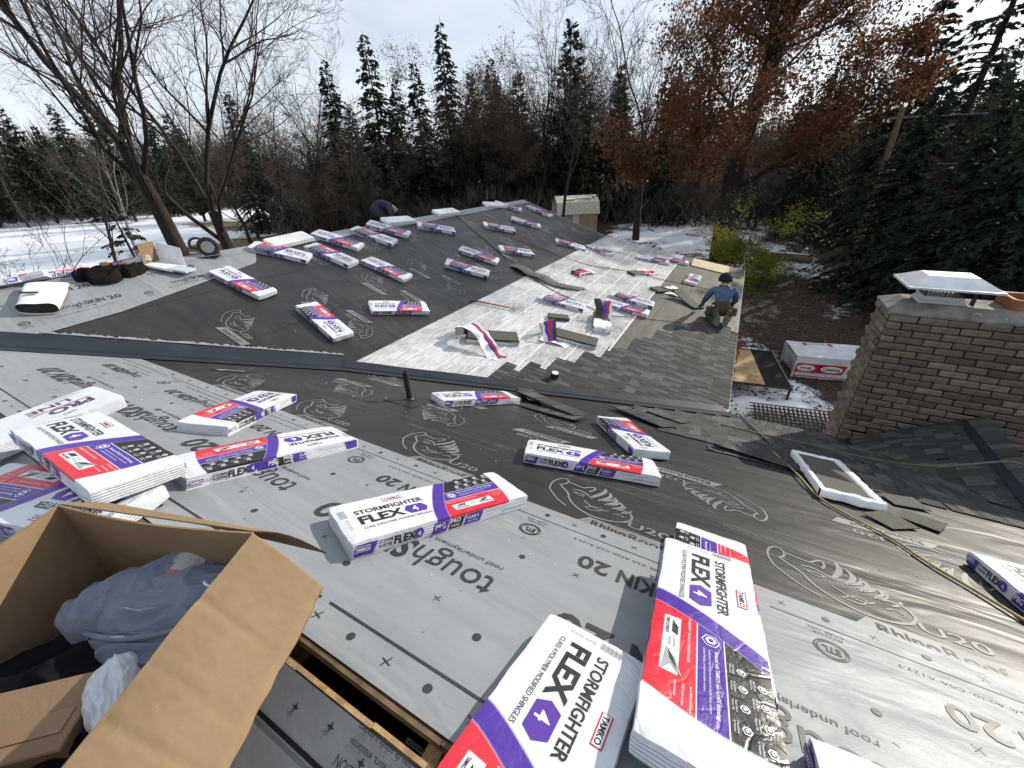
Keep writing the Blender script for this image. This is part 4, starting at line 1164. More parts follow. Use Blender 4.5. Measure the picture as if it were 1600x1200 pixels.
def make_bundle(seed, bend, kind='flex'):
    bv = BVar(seed, bend)
    root = empty('shingle_bundle')
    vs, F = bv.body()
    wme = new_mesh('wrapper', vs, F, [M_WRAPB if kind == 'pro' else M_WRAP], None, True); wme.set_sharp_from_angle(angle=rad(38)); wrap = obj('wrapper', wme, root)
    V, Fc, Mi = bv.lay_top(art_pro() if kind == 'pro' else ART_TOP)
    if kind != 'pro':
        for sg in (-1, 1):
            b = len(V)
            V += [((x if sg < 0 else -x), sg * (BW / 2 + 0.0045 + 0.0008 * lz), z + bv.bz(x)) for (x, z), lz in zip(ART_SIDE.v, ART_SIDE.z)]
            Fc += [tuple(b + i for i in f) for f in ART_SIDE.f]; Mi += ART_SIDE.m
    o = obj('printed_lettering', new_mesh('printed_lettering', V, Fc, INKS + [M_INK_B], Mi), root); o['kind'] = 'stuff'
    return root
PROTO = [make_bundle(1, 0.0), make_bundle(2, 0.006), make_bundle(3, 0.014), make_bundle(4, -0.005)]
PRO = make_bundle(9, 0.004, 'pro')
_used = set()
GB = 'bundles of shingles set out on the roof'
def bundle(pl, x, y, ang, label, off=0.017, var=0, proto=None, tilt=None):
    p = proto or PROTO[var]
    o = p if p not in _used else copy_tree(p)
    _used.add(p)
    m = pl.fr(x, y, ang, off)
    if tilt: m = m @ Matrix.Rotation(rad(tilt[0]), 4, 'X') @ Matrix.Rotation(rad(tilt[1]), 4, 'Y')
    o.matrix_world = m
    setp(o, label, 'shingle bundle', GB)
    return o
_pre = 'shingle bundle '
for pl, x, y, a, lab, var in (
    (PA, -1.12, 1.11, 67, 'on the grey sheet in front of the open cardboard box, its name upright', 0),
    (PA, -3.22, 1.31, -59, 'behind the other of the pair on the grey sheet, reaching the charcoal one', 1),
    (PA, -2.32, 0.99, -97, 'longest-looking of the pair on the grey sheet beside the open box', 2),
    (PA, -0.67, 2.33, 19, 'lying alone on charcoal sheet between vent pipe and double stack', 0),
    (PA, -0.57, 3.25, 124, 'on charcoal sheet just below the loose dark shingle strips', 3),
    (PA, -2.29, 3.20, 62, 'right beside the black vent pipe', 1),
    (PA, 0.19, 1.29, 92, 'underneath in the double stack at the lower edge', 0),
    (PA, 1.72, 2.11, -87, 'cut by the right edge, below the chimney shadow', 3),
    (PA, 0.645, 0.33, -86, 'of which a corner pokes in at the lower right', 1),
    (PB1, -6.74, 3.43, 7, 'on the wing, half on the grey strip near the saw', 3),
    (PB1, -5.33, 3.66, 171, 'on the wing, nearest the dark valley, name upside down', 0),
    (PB1, -4.99, 4.91, 56, 'on the wing beside the white membrane, lying level, name upright', 1),
    (PB1, -7.39, 4.59, -147, 'on the wing ridge next to the circular saw', 2),
    (PB1, -6.95, 5.31, -169, 'just below the wing ridge, touching its sagging neighbour', 1),
    (PB1, -6.09, 5.84, 8, 'sagging, mid-slope on the wing, red end downhill', 2),
    (PB1, -7.42, 5.91, 22, 'short-looking, over the wing ridge with its plain white end downhill', 1),
    (PB1, -7.30, 6.80, -161, 'long, below the wing ridge in front of the stooping person', 0),
    (PB1, -7.46, 7.45, 28, 'small, over the wing ridge just in front of the stooping person', 3),
    (PB1, -7.11, 8.80, -132, 'below the pale ridge strip where the dark rope begins', 1),
    (PB1, -6.45, 10.95, -135, 'upper middle of the far wing slope, purple end uphill', 0),
    (PB1, -6.35, 12.52, 31, 'slim, second from the far gable end on the dark slope', 3),
    (PB1, -5.59, 8.44, 18, 'upper one of the close pair on the dark wing slope', 0),
    (PB1, -5.28, 9.81, -130, 'beside the rope, just above the white membrane', 1),
    (PB1, -5.30, 7.48, -153, 'lower one of the close pair on the dark wing slope', 3),
    (PB1, -7.50, 13.43, 31, 'at the far end of the wing ridge', 1),
    (PB1, -6.78, 14.52, 5, 'along the far gable edge next to the shed', 0),
    (PB1, -4.70, 12.34, -150, 'on the far edge of the dark slope where the white membrane starts', 0),
    (PB2, -3.88, 12.83, -25, 'highest up on the white membrane, far side', 1),
    (PB2, -3.06, 7.67, -170, 'alone on the white membrane below the curled dark strip', 1),
    (PB2, -1.92, 9.12, -175, 'upper one of the two side by side on the white membrane', 0),
    (PB2, -1.90, 8.48, 4, 'lower one of the two side by side on the white membrane', 3),
    (PB2, -2.30, 13.36, 17, 'farther up of the two by the far eave corner', 1),
    (PB2, -1.80, 13.99, 12, 'next to the wood sheet by the far eave corner', 0),
    (PB2, -0.96, 12.30, -93, 'on olive felt behind the kneeling worker', 0),
):
    bundle(pl, x, y, a, _pre + lab, 0.013, var)
# the double stack and the ones lying over the main ridge
bundle(PA, 0.16, 0.91, -88, _pre + 'on top of the double stack at the lower edge', 0.110, 3, tilt=(0, 0))
bundle(PA, -0.19, 0.285, -94, _pre + 'cut by the lower edge, lying over the ridge slot', 0.018, 0)
bundle(PH, -2.64, 0.37, 0, _pre + 'lying across the main ridge, behind the box', 0.095, 1, tilt=(-13, 1))
bundle(PH, -2.56, 0.13, -163, _pre + 'underneath at left edge, name cut by the box', 0.0, 1, tilt=(3, 0))
bundle(PH, -3.43, 0.22, -84, 'white shingle bundle with a blue band and PRO LINE lettering', 0.03, proto=PRO, tilt=(-3, 0))
# bundles lying along the left end of the wing ridge
for x_, y_, a_, t_ in ((-7.97, 0.85, 80, 'nearest of four behind the left end of the wing ridge'), (-8.00, 1.25, 62, 'second of four behind the left end of the wing ridge'), (-7.96, 1.75, 100, 'third of four behind the left end of the wing ridge'), (-7.98, 2.35, 70, 'farthest of four behind the left end of the wing ridge')):
    bundle(PBK, x_, y_, a_, _pre + t_, 0.012, 1)
def plain_bundle(pl, x, y, ang, L, label, off=0.02):
    bv = BVar(int(abs(x * 100)), 0.004); vs, F = bv.body(L)
    wme = new_mesh('wrapper', vs, F, [M_WRAPW], None, True); wme.set_sharp_from_angle(angle=rad(38)); o = obj('shingle_bundle', wme); o.matrix_world = pl.fr(x, y, ang, off)
    return setp(o, label, 'shingle bundle', GB)
plain_bundle(PB1, -7.72, 5.05, 95, 0.9, 'plain white shingle bundle turned over on the ridge behind the saw')
plain_bundle(PB1, -7.76, 8.15, 82, 0.9, 'plain white shingle bundle on the ridge beside the stooping person')
plain_bundle(PB1, -7.78, 10.2, 86, 0.95, 'plain white shingle bundle on the ridge where the rope crosses it')
plain_bundle(PB1, -7.72, 12.9, 70, 0.9, 'plain white shingle bundle on the ridge, last before the far end')

# ------------------------------------------------------------------ opened bundles and loose shingles
M_OLIVE = mat('shingle_granules_olive', (0.075, 0.075, 0.058), 0.9, 0.35, 60, 0.4, 300)
M_FILM = M_WRAPW
def ribbon(path, wvec, mats_w, name, parent, mats, seed=0, crumple=0.024, n=22):
    """a strip of film following a path (list of Vectors); mats_w: list of (fraction, material index) across its width"""
    P = [np.array(p) for p in chaikin(path, 3)]; r = random.Random(seed)
    cuts = [0.0]; mi = []
    for f, m in mats_w:
        k = max(1, int(round(f * 8)))
        for j in range(k): cuts.append(cuts[-1] + f / k); mi.append(m)
    V = []; F = []; M_ = []
    for i, p in enumerate(P):
        w_ = np.array(wvec(i / (len(P) - 1)))
        for c in cuts:
            q = p + w_ * (c - 0.5)
            nv = mnoise.noise_vector(Vector(q) * 7 + Vector((seed, 0, 0)))
            V.append(tuple(q + np.array(nv) * crumple * 2))
    k = len(cuts)
    for i in range(len(P) - 1):
        for j in range(k - 1): F.append((i * k + j, i * k + j + 1, (i + 1) * k + j + 1, (i + 1) * k + j)); M_.append(mi[j])
    return obj(name, new_mesh(name, V, F, mats, M_, True), parent)
WRAPM = [M_FILM, M_INK_P, M_INK_R, M_INK_K]
def stack(parent, L, W, n, seed, name='shingle_layer', z0=0.0):
    r = random.Random(seed)
    for i in range(n):
        w = MB(); w.box((r.uniform(-.012, .012), r.uniform(-.008, .008), z0 + 0.006 + i * 0.0125), (L, W, 0.0115), ch=0.002); w.build(name, M_OLIVE, parent)
def opened(pl, x, y, ang, L, n, label, seed, flaps, tray=True):
    root = empty('opened_bundle'); root.matrix_world = pl.fr(x, y, ang, 0.014)
    stack(root, L, 0.325, n, seed)
    if tray:
        w = MB(); h = n * 0.0125 * 0.75
        w.add([(-L / 2 - .01, -.172, 0), (L / 2 + .01, -.172, 0), (L / 2 + .012, -.170, h), (L * .2, -.171, h * .7), (-L / 2 - .01, -.170, h)], [(0, 1, 2, 3, 4), (4, 3, 2, 1, 0)])
        w.add([(L / 2 + .01, -.172, 0), (L / 2 + .01, .172, 0), (L / 2 + .015, .17, h * .9), (L / 2 + .015, -.17, h)], [(0, 1, 2, 3), (3, 2, 1, 0)])
        w.build('film_tray', M_FILM, root)
    for k, (path, wd, bands) in enumerate(flaps):
        ribbon([Vector(p) for p in path], lambda t: wd, bands, 'film_flap', root, WRAPM, seed + k)
    return setp(root, label, 'opened bundle', 'opened bundles on the wing')
Z = 0.1
opened(PB2, -3.33, 5.25, 36, 0.85, 7, 'opened bundle on white membrane, pale film arching towards the valley, shingles bare', 3,
       [([(-.50, 0.05, .03), (-.52, 0, .22), (-.40, -.06, .30), (-.25, -.20, .26), (-.10, -.42, .12), (-.02, -.58, .02), (.10, -.62, .01)], (.22, .12, .02), [(.55, 0), (.15, 1), (.15, 2), (.15, 0)]),
        ([(-.52, .14, .0), (-.56, .10, .12), (-.55, 0, .24)], (.03, .30, .0), [(1, 0)])])
opened(PB2, -2.31, 6.25, 11, 0.92, 6, 'opened bundle with a purple and red film flap standing up at one end', 5,
       [([(-.44, -.02, .02), (-.50, -.02, .22), (-.46, -.10, .32), (-.36, -.26, .16), (-.30, -.34, .02)], (.20, .10, .06), [(.25, 0), (.25, 1), (.2, 2), (.15, 1), (.15, 3)]),
        ([(-.50, -.30, .01), (-.2, -.34, .02), (.0, -.30, .01)], (.04, .18, .0), [(1, 0)])])
opened(PB2, -2.08, 7.30, 108, 0.78, 7, 'opened bundle beside the pair on white membrane, upright striped film at its back', 7,
       [([(.10, -.02, .10), (.22, -.02, .20), (.34, 0, .28), (.42, .02, .34)], (.02, -.34, .02), [(.4, 3), (.25, 1), (.2, 2), (.15, 0)]),
        ([(-.40, 0, .0), (-.42, 0, .10), (-.30, 0, .115), (-.05, 0, .112)], (.0, -.34, .0), [(1, 0)])])
opened(PB2, -3.46, 10.02, 71, 0.46, 5, 'half-used bundle under the curled dark strip, red print on its film', 11,
       [([(-.24, 0, .0), (-.25, 0, .075), (-.05, 0, .08), (.15, 0, .075)], (.0, -.33, .0), [(.35, 3), (.4, 2), (.25, 0)]), ([(.2, 0, .02), (.35, .03, .03), (.5, .1, .01)], (.05, -.3, .0), [(1, 0)])])
opened(PB2, -2.36, 11.45, 60, 0.44, 4, 'half-used bundle beside a flat red and white film, up the membrane', 13,
       [([(.15, 0, .05), (.3, 0, .03), (.55, .02, .02), (.75, .03, .02)], (.0, -.36, .0), [(.2, 0), (.6, 2), (.2, 0)])])
opened(PB2, -1.50, 10.62, 58, 0.62, 4, 'dark shingle remnant with torn white film on olive felt by the worker', 17,
       [([(.05, -.02, .06), (.25, -.10, .08), (.42, -.06, .05), (.55, .05, .02)], (.05, -.22, .0), [(.8, 0), (.2, 1)]), ([(-.05, -.2, .02), (.05, -.36, .03), (.22, -.50, .02)], (.22, .02, .0), [(1, 0)])], False)
fr_ = opened(PA, 1.10, 3.60, -88, 1.00, 4, 'opened bundle below the chimney, torn white film framing bare dark shingles', 19, [], False)
rnd = random.Random(19)
def rim(a, b, w0, name='film_rim'):
    a, b = Vector(a), Vector(b); d = (b - a); n = 30; s_ = Vector((-d.y, d.x, 0)).normalized(); V = []
    for i in range(n + 1):
        c = a + d * i / n; w_ = w0 * .8 * (1 + .45 * mnoise.noise(c * 11)); hgt = .016 + .012 * mnoise.noise(c * 17 + Vector((5, 0, 0)))
        for o_, z_ in ((-.5, -.045), (-.5, hgt * .7), (-.1, hgt), (.45, hgt * .5), (.5, -.002)): V.append(c + s_ * o_ * w_ + Vector((0, 0, z_ + .05)))
    F = [(i * 5 + k, i * 5 + k + 1, i * 5 + k + 6, i * 5 + k + 5) for i in range(n) for k in range(4)]
    obj(name, new_mesh(name, V, F, [M_FILM], None, True), fr_)
rim((-.53, .175, 0), (.53, .175, 0), -.075); rim((-.53, -.175, 0), (.53, -.175, 0), .055); rim((-.53, -.19, 0), (-.53, .19, 0), -.07); rim((.53, -.20, 0), (.53, .20, 0), .12)
# loose stack on the membrane
def loose(name, pl, x, y, ang, L, n, label, grp=None, cat='shingles', W=0.325, seed=0, curl=0.0):
    root = empty(name); root.matrix_world = pl.fr(x, y, ang, 0.014)
    if curl == 0: stack(root, L, W, n, seed)
    else:
        for i in range(n):
            V = []; m = 10
            for k in range(m + 1):
                t = -L / 2 + L * k / m; zz = curl * (k / m) ** 2 + 0.01 * i
                V += [(t, -W / 2, zz), (t, W / 2, zz + 0.01), (t, W / 2, zz + 0.018), (t, -W / 2, zz + 0.008)]
            F = [(k * 4 + a, k * 4 + (a + 1) % 4, k * 4 + 4 + (a + 1) % 4, k * 4 + 4 + a) for k in range(m) for a in range(4)] + [(0, 1, 2, 3)[::-1], (m * 4, m * 4 + 1, m * 4 + 2, m * 4 + 3)]
            obj('shingle_layer', new_mesh('shingle_layer', V, F, [M_OLIVE]), root)
    return setp(root, label, cat, grp)
loose('shingle_stack', PB2, -2.82, 6.90, 32, 0.40, 5, 'small bare stack of olive shingle pieces on white membrane', W=0.20)
loose('held_shingle', PB2, -0.84, 10.20, 145, 0.80, 3, 'curled dark shingles under the kneeling worker\'s hand', W=0.33, curl=0.16)
# strips dropped near the valley and by the eave of the main roof
rnd = random.Random(5)
GL = 'loose shingle strips by the valley'
for x, y, a, lab, dz, L in ((-1.98, 3.98, -52, 'loose shingle strip nearest the bundle by the vent pipe, end kinked up', 0.03, .75), (-1.62, 3.74, -22, 'long loose shingle strip lying crosswise over two others', 0.055, 1.0), (-1.52, 3.50, -12, 'lowest loose shingle strip on the charcoal sheet by the valley', 0.012, .8),
                         (-0.62, 4.22, -30, 'loose shingle strip pointing at the bundle below it', 0.03, .8), (-0.35, 4.55, -26, 'short loose shingle strip touching the laid courses', 0.02, .5),
                         (0.55, 3.72, 170, 'loose grey shingle strip left of the torn film frame', 0.03, .7)):
    o = obj('loose_shingle', rnd.choice(SH)); o.matrix_world = PA.fr(x, y, a, dz + 0.012) @ Matrix.Rotation(rad(rnd.uniform(-3, 3)), 4, 'Y') @ Matrix.Diagonal((L, 1.25, 1, 1)) @ Matrix.Translation((-.5, -.1, 0))
    setp(o, lab, 'shingle', GL)
for x, y, a, lab in ((1.30, 2.92, 40, 'small brown shingle offcut below the torn film frame'), (1.52, 3.1, -30, 'dark shingle offcut in the chimney shadow'), (1.55, 3.45, 15, 'larger curled dark offcut between film frame and saddle')):
    w = MB(); w.add([(-.12, -.1, 0), (.12, -.1, .004), (.12, .1, .02), (-.12, .1, .006), (-.12, -.1, .006), (.12, -.1, .010), (.12, .1, .026), (-.12, .1, .012)], [(4, 5, 6, 7), (0, 1, 5, 4), (1, 2, 6, 5), (2, 3, 7, 6), (3, 0, 4, 7), (3, 2, 1, 0)])
    o = w.build('shingle_offcut', M_OLIVE); o.matrix_world = PA.fr(x, y, a, 0.016); setp(o, lab, 'offcut', 'shingle offcuts below the chimney')
# curled strip of charcoal sheet across the seam of the two slopes
V = []; pts = chaikin([(-4.90, 8.92, .01), (-4.62, 8.86, .10), (-4.35, 8.84, .05), (-4.0, 8.74, .11), (-3.7, 8.68, .03), (-3.4, 8.66, .06), (-3.0, 8.92, .03)], 2)
for p in pts:
    pl = PB1 if p[0] < XB else PB2
    d = Vector((0.25, 0.9, 0)).normalized() * 0.16
    for sgn, dz in ((-1, .0), (-.4, .03), (.4, .02), (1, .0)):
        V.append(pl.at(p[0] + d.x * sgn, p[1] + d.y * sgn, max(.02, p[2] + dz)))
F = [(i * 4 + j, i * 4 + j + 1, i * 4 + j + 5, i * 4 + j + 4) for i in range(len(pts) - 1) for j in range(3)]
setp(obj('curled_strip', new_mesh('curled_strip', V, F, [M_FELT], None, True)), 'curled dark strip of felt lying from the dark slope onto the white membrane', 'felt strip')
# ------------------------------------------------------------------ ropes and hoses
def snake(name, pts, r, mt, label, cat, k=6, group=None):
    w = MB(); w.tube([Vector(p) for p in chaikin([tuple(p) for p in pts], 3)], r, k)
    return setp(w.build(name, mt, smooth=True), label, cat, group)
def B(x, y, o=0.02): return (PB1 if x < XB else PB2).at(x, y, o)
snake('rope', [B(-7.86, 10.55, .03), B(-7.75, 10.47), B(-6.9, 10.0), B(-6.08, 9.61), B(-5.3, 9.15), B(-4.78, 8.9, .04), B(-4.45, 8.74, .05), B(-3.9, 8.44), B(-3.2, 8.15), B(-2.42, 7.91), B(-2.03, 7.86), B(-1.7, 8.1, .03)], 0.008, M_ROPE_K, 'dark red rope from the wing ridge down to the white membrane', 'rope')
snake('rope', [B(-1.95, 7.95, .14), B(-1.72, 8.02, .03), B(-1.38, 8.32), B(-0.95, 8.6), B(-0.57, 8.79), B(-0.3, 8.95)], 0.007, M_ROPE_R, 'bright red rope end running over olive felt to the worker', 'rope')
snake('rope', [B(-6.3, 10.6), B(-6.01, 10.67), B(-5.2, 10.95), B(-4.57, 11.12), B(-3.64, 10.95), B(-3.1, 11.2), B(-2.68, 11.5), B(-1.56, 11.53), B(-0.44, 11.94), B(0.1, 11.5), B(0.2, 10.3)], 0.008, M_ROPE_R, 'red rope crossing the wing behind the half-used bundles', 'rope')
pts = []
rr = random.Random(3)
for i in range(60):
    t = i / 59; pts.append((0.42 + 0.05 * math.sin(i * 1.3), 9.0 + 0.10 * math.sin(i * 0.9 + 1), 2.75 - 1.55 * (t if i % 8 < 5 else t * 0.97) + 0.12 * math.sin(i * 1.7)))
snake('rope', [B(0.2, 9.1), B(0.36, 9.05, .03)] + [Vector(p) for p in pts], 0.008, M_ROPE_R, 'tangle of red rope hanging off the eave behind the worker', 'rope')
def A_(x, y, o=0.022): return PA.at(x, y, o)
snake('air_hose', [A_(0.73, 4.05), A_(0.78, 3.83), A_(0.84, 3.4, .04), A_(0.9, 2.99), A_(1.05, 2.78), A_(1.23, 2.58), A_(1.28, 2.4), A_(1.42, 2.2), A_(1.53, 2.0), A_(1.75, 1.6)], 0.008, M_HOSE, 'yellow air hose running across the charcoal sheet to the right edge', 'hose', 8)
snake('air_hose', [A_(0.40, 6.1, -.2), A_(0.47, 5.75, .05), A_(0.55, 5.3, .04), A_(0.66, 4.77, .035), A_(0.74, 4.28, .035)], 0.011, M_HOSE2, 'short dusty hose coming over the eave beside the wing corner', 'hose', 8)
snake('air_hose', [A_(0.25, 4.75, .035), A_(0.69, 4.7, .035), A_(1.04, 4.71, .04), A_(1.4, 4.6, .05), A_(1.62, 4.35, .10), A_(1.95, 4.15, .20), A_(2.3, 4.3, .30), A_(2.62, 4.5, .36), A_(2.85, 4.2, .22), A_(3.0, 3.7, .08), A_(3.1, 3.2, .03)], 0.010, M_HOSE2, 'long grey hose looping over the chimney saddle', 'hose', 8)
w = MB(); w.lathe([(0.10, 0), (0.115, 0.03), (0.115, 0.09), (0.10, 0.12), (0.05, 0.12), (0.05, 0.0)], k=20)
o = w.build('hose_reel', M_BLACK, smooth=True); o.matrix_world = PA.fr(2.86, 3.95, 0, 0.05) @ Matrix.Rotation(rad(60), 4, 'X'); setp(o, 'black coil lying at the end of the saddle in deep shade', 'coil')
# pitchfork stripping tool
pf = empty('stripping_fork'); pf.matrix_world = PB2.fr(-3.95, 6.50, 18, 0.03)
setp(pf, 'stripping fork with orange shaft lying where the dark sheet meets the membrane', 'fork')
w = MB(); w.tube([(-.42, 0, .02), (.0, .0, .025), (.30, 0, .02)], .014, 8); w.build('shaft', mat('orange_paint', (0.35, 0.06, 0.02), 0.4, 0.3, 9, 0), pf, smooth=True)
w = MB(); w.box((-.47, 0, .02), (.13, .035, .03), ch=.008); w.box((-.53, 0, .02), (.03, .13, .03), ch=.008); w.build('grip', M_BLACK, pf)
for i in range(5):
    yy = -.09 + .045 * i
    w = MB(); w.tube([(.28, yy * .2, .02), (.34, yy, .02), (.46, yy, .045), (.60, yy * .95, .02)], [.007, .006, .005, .003], 6); w.build('tine', M_STEEL, pf, smooth=True)
# tape roll on the shingles
w = MB(); w.lathe([(0.025, 0), (0.06, 0), (0.064, 0.01), (0.064, 0.07), (0.06, 0.075), (0.025, 0.075)], k=22); 
o = w.build('tape_roll', M_BLACK, smooth=False); o.matrix_world = PB2.fr(-2.02, 4.83, 0, 0.033)
setp(o, 'small black tape roll standing on the new shingles near the valley', 'tape roll')
w = MB(); w.lathe([(0.024, 0.076), (0.05, 0.077), (0.05, 0.079), (0.024, 0.079)], k=20); w.build('label_disc', M_INK_W, o)
# ------------------------------------------------------------------ sheet of plywood at the far eave corner
w = MB(); w.add([(-.56, -.30, 0.0), (.56, -.30, .0), (.56, .30, .10), (-.56, .30, .10), (-.56, -.30, .018), (.56, -.30, .018), (.56, .30, .118), (-.56, .30, .118)], [(3, 2, 1, 0), (4, 5, 6, 7), (0, 1, 5, 4), (1, 2, 6, 5), (2, 3, 7, 6), (3, 0, 4, 7)])
o = w.build('plywood_sheet', mat('pale_plywood', (0.50, 0.41, 0.25), 0.6, 0.2, 6, 0.1)); o.matrix_world = PB2.fr(-0.68, 14.35, 2, 0.02)
setp(o, 'pale plywood sheet at the far eave corner of the wing', 'plywood')

# ------------------------------------------------------------------ big open carton beside the camera
def mk_card():
    t = NT('corrugated_cardboard')
    X, Y, Zz = t.xyz()
    f = t.noise(3, 4); rib = t.noise(1.0, 2, 0.4, t.mapping((26.0, 62.0, 30.0), (0, 0, -0.41)))
    col = t.mix(t.rng(f, 0.3, 0.7), (0.255, 0.175, 0.104), (0.205, 0.14, 0.082))
    col = t.mix(t.math('MULTIPLY', t.rng(rib, 0.45, 0.65), 0.22), col, (0.20, 0.125, 0.065))
    col = t.mix(t.math('MULTIPLY', t.rng(t.noise(12, 5, 0.7), 0.55, 0.8), 0.35), col, (0.16, 0.10, 0.052))
    col = t.mix(t.math('MULTIPLY', t.rng(t.noise(40, 4, 0.7), 0.62, 0.75), 0.3), col, (0.36, 0.26, 0.16))
    return t.fin(col, 0.85, t.bump(rib, 0.25, 0.004, t.bump(t.noise(5, 4), 0.35, 0.025)), 0, 0.15)
M_CORR = mk_card()
box = empty('cardboard_box', (-1.07, 0.33, 4.655))
setp(box, 'large open brown cardboard box with clothes in it, lower left', 'box')
ba, bb = Vector((-0.95, -0.31, 0)) * 0.72, Vector((0.40, -0.917, 0)) * 0.66
BZ = 0.445
def wall(name, p, q, h, th, n_in, bow=0.0):
    w = MB(); n = 8; V = []
    for i in range(n + 1):
        t = i / n; c = p + (q - p) * t; b = n_in * (bow * math.sin(math.pi * t))
        for zz, o_ in ((0, 0), (h, 1)):
            V += [c + b * o_ + Vector((0, 0, zz)), c + b * o_ - n_in * th + Vector((0, 0, zz))]
    F = []
    for i in range(n):
        a = i * 4; e = a + 4
        F += [(a, a + 2, e + 2, e), (a + 1, e + 1, e + 3, a + 3), (a + 2, a + 3, e + 3, e + 2)]
    F += [(0, 1, 3, 2), (n * 4, n * 4 + 2, n * 4 + 3, n * 4 + 1)]
    w.add(V, F); return w.build(name, M_CORR, box)
O_ = Vector((0, 0, 0)); nin_b = Vector((0.31, -0.95, 0)); nin_r = Vector((-0.917, -0.40, 0))
wall('side_panel', O_, ba, BZ, .006, nin_b, .02)                 # far wall
wall('side_panel', O_, bb, BZ, .006, nin_r, .0)                  # wall on the camera side of the slot
wall('side_panel', ba, ba + bb, BZ, .006, -nin_r, .01)
wall('side_panel', bb, ba + bb, BZ, .006, -nin_b, .0)
w = MB(); w.add([O_, ba, ba + bb, bb], [(0, 1, 2, 3), (3, 2, 1, 0)]); w.v = [(x, y, z + .012) for x, y, z in w.v]; w.build('bottom_panel', M_CORR, box)
def flap(name, p, q, ext0, ext1, n=6, bend=0.0):
    w = MB(); V = []; F = []
    up_ = Vector((0, 0, 1))
    for i in range(n + 1):
        t = i / n
        for (e, c) in ((ext0, p), (ext1, q)):
            V.append(c + e * t + up_ * bend * math.sin(math.pi * t)); 
        for (e, c) in ((ext0, p), (ext1, q)): V.append(c + e * t + up_ * (bend * math.sin(math.pi * t) - .006))
    for i in range(n):
        a = i * 4; e = a + 4
        F += [(a, a + 1, e + 1, e), (a + 2, e + 2, e + 3, a + 3), (a, e, e + 2, a + 2), (a + 1, a + 3, e + 3, e + 1)]
    F += [(0, 2, 3, 1), (n * 4, n * 4 + 1, n * 4 + 3, n * 4 + 2)]
    w.add(V, F); return w.build(name, M_CORR, box)
U_ = Vector((0, 0, BZ))
def creased_flap(p, q, e0, e1, lines, nu=90, nv=10):
    V = []; up_ = Vector((0, 0, 1)); th = .006
    for i in range(nu + 1):
        t = i / nu
        for j in range(nv + 1):
            s_ = j / nv; c = p + (q - p) * t + (e0 + (e1 - e0) * t) * s_
            dz = .014 * math.sin(math.pi * s_) + .006 * mnoise.noise(c * 6) + .0015 * mnoise.noise(c * 30)
            for l, amp, lim in lines:
                tt = t - l - .006 * math.sin(s_ * 4 + l * 20); dz -= amp * math.exp(-(tt / .014) ** 2) * (1 if s_ < lim else max(0, 1 - (s_ - lim) * 6))
            dz -= .004 * math.exp(-((s_ - .78) / .03) ** 2)
            if s_ == 1: c += (e0.normalized()) * .006 * mnoise.noise(c * 22)
            V.append(c + up_ * dz)
    n = len(V); V += [v - up_ * th for v in V]; m = nv + 1
    F = [(i * m + j, (i + 1) * m + j, (i + 1) * m + j + 1, i * m + j + 1) for i in range(nu) for j in range(nv)]
    F += [tuple(n + k for k in f[::-1]) for f in F]
    F += [(i * m + nv, (i + 1) * m + nv, n + (i + 1) * m + nv, n + i * m + nv) for i in range(nu)] + [(j, j + 1, n + j + 1, n + j) for j in range(nv)]
    return obj('flap', new_mesh('flap', V, F, [M_CORR], None, True), box)
creased_flap(O_ + U_ + Vector((.004, 0, .003)), bb + U_ + Vector((.004, 0, .003)), Vector((0.245, 0.015, -.10)), Vector((0.25, 0.06, -.085)), ((.30, .0035, .8), (.52, .0018, .9), (.66, .0035, .85), (.86, .0025, .9)))
flap('flap', O_ + U_ + Vector((0, .01, 0)), ba + U_ + Vector((0, .01, 0)), Vector((0.13, 0.10, -.13)), Vector((-.02, 0.18, -.22)), bend=.03)
flap('flap', ba + U_ + Vector((-.008, 0, 0)), ba + bb + U_ + Vector((-.008, 0, 0)), Vector((-.16, -.04, -.16)), Vector((-.16, -.06, -.16)))
# clothes in the carton
def cloth(name, c, sx, sy, h, rot, seed, mt, parent=None, folds=1.0, lobes=(0.2, 0.12), drop=0.10, fdir=0.6, n=44, m=84):
    """a draped garment: a low mound whose surface runs in sharp-crested folds"""
    V = []; F = []; r = random.Random(seed); ph = [r.uniform(0, 6.28) for _ in range(6)]; cd, sd_ = math.cos(fdir), math.sin(fdir)
    for i in range(n + 1):
        q = i / n
        for j in range(m):
            a = 2 * math.pi * j / m
            out = 1 + lobes[0] * math.sin(2 * a + ph[0]) + lobes[1] * math.sin(3 * a + ph[1]) + 0.04 * math.sin(7 * a + ph[2]) + .02 * math.sin(15 * a + ph[3])
            x, y = q * out * math.cos(a), q * out * math.sin(a); z = h * max(0.0, 1 - q ** 3.0) ** 0.6
            wx, wy = x + .25 * mnoise.noise(Vector((x * 1.3, y * 1.3, seed))), y + .25 * mnoise.noise(Vector((x * 1.3, y * 1.3, seed + 7)))
            u, v = wx * cd + wy * sd_, -wx * sd_ + wy * cd
            big = (1 - abs(mnoise.noise(Vector((u * .9 + seed, v * 2.6, 1))) * 1.6)) ** 2
            mid = (1 - abs(mnoise.noise(Vector((u * 1.8 + seed, v * 5.0, 3))) * 1.6)) ** 2
            fine = mnoise.noise(Vector((u * 6, v * 13, seed)))
            z += folds * (.050 * (big - .5) + .020 * (mid - .5) + .002 * fine) * (1 if q < .92 else (1 - q) / .08)
            if i == n: z = -drop
            V.append((x * sx, y * sy, z))
    F = [(i * m + j, (i + 1) * m + j, (i + 1) * m + (j + 1) % m, i * m + (j + 1) % m) for i in range(n) for j in range(m)]
    o = obj(name, new_mesh(name, V, F, [mt], None, True), parent); o.location = c; o.rotation_euler = (0, 0, rad(rot))
    return o
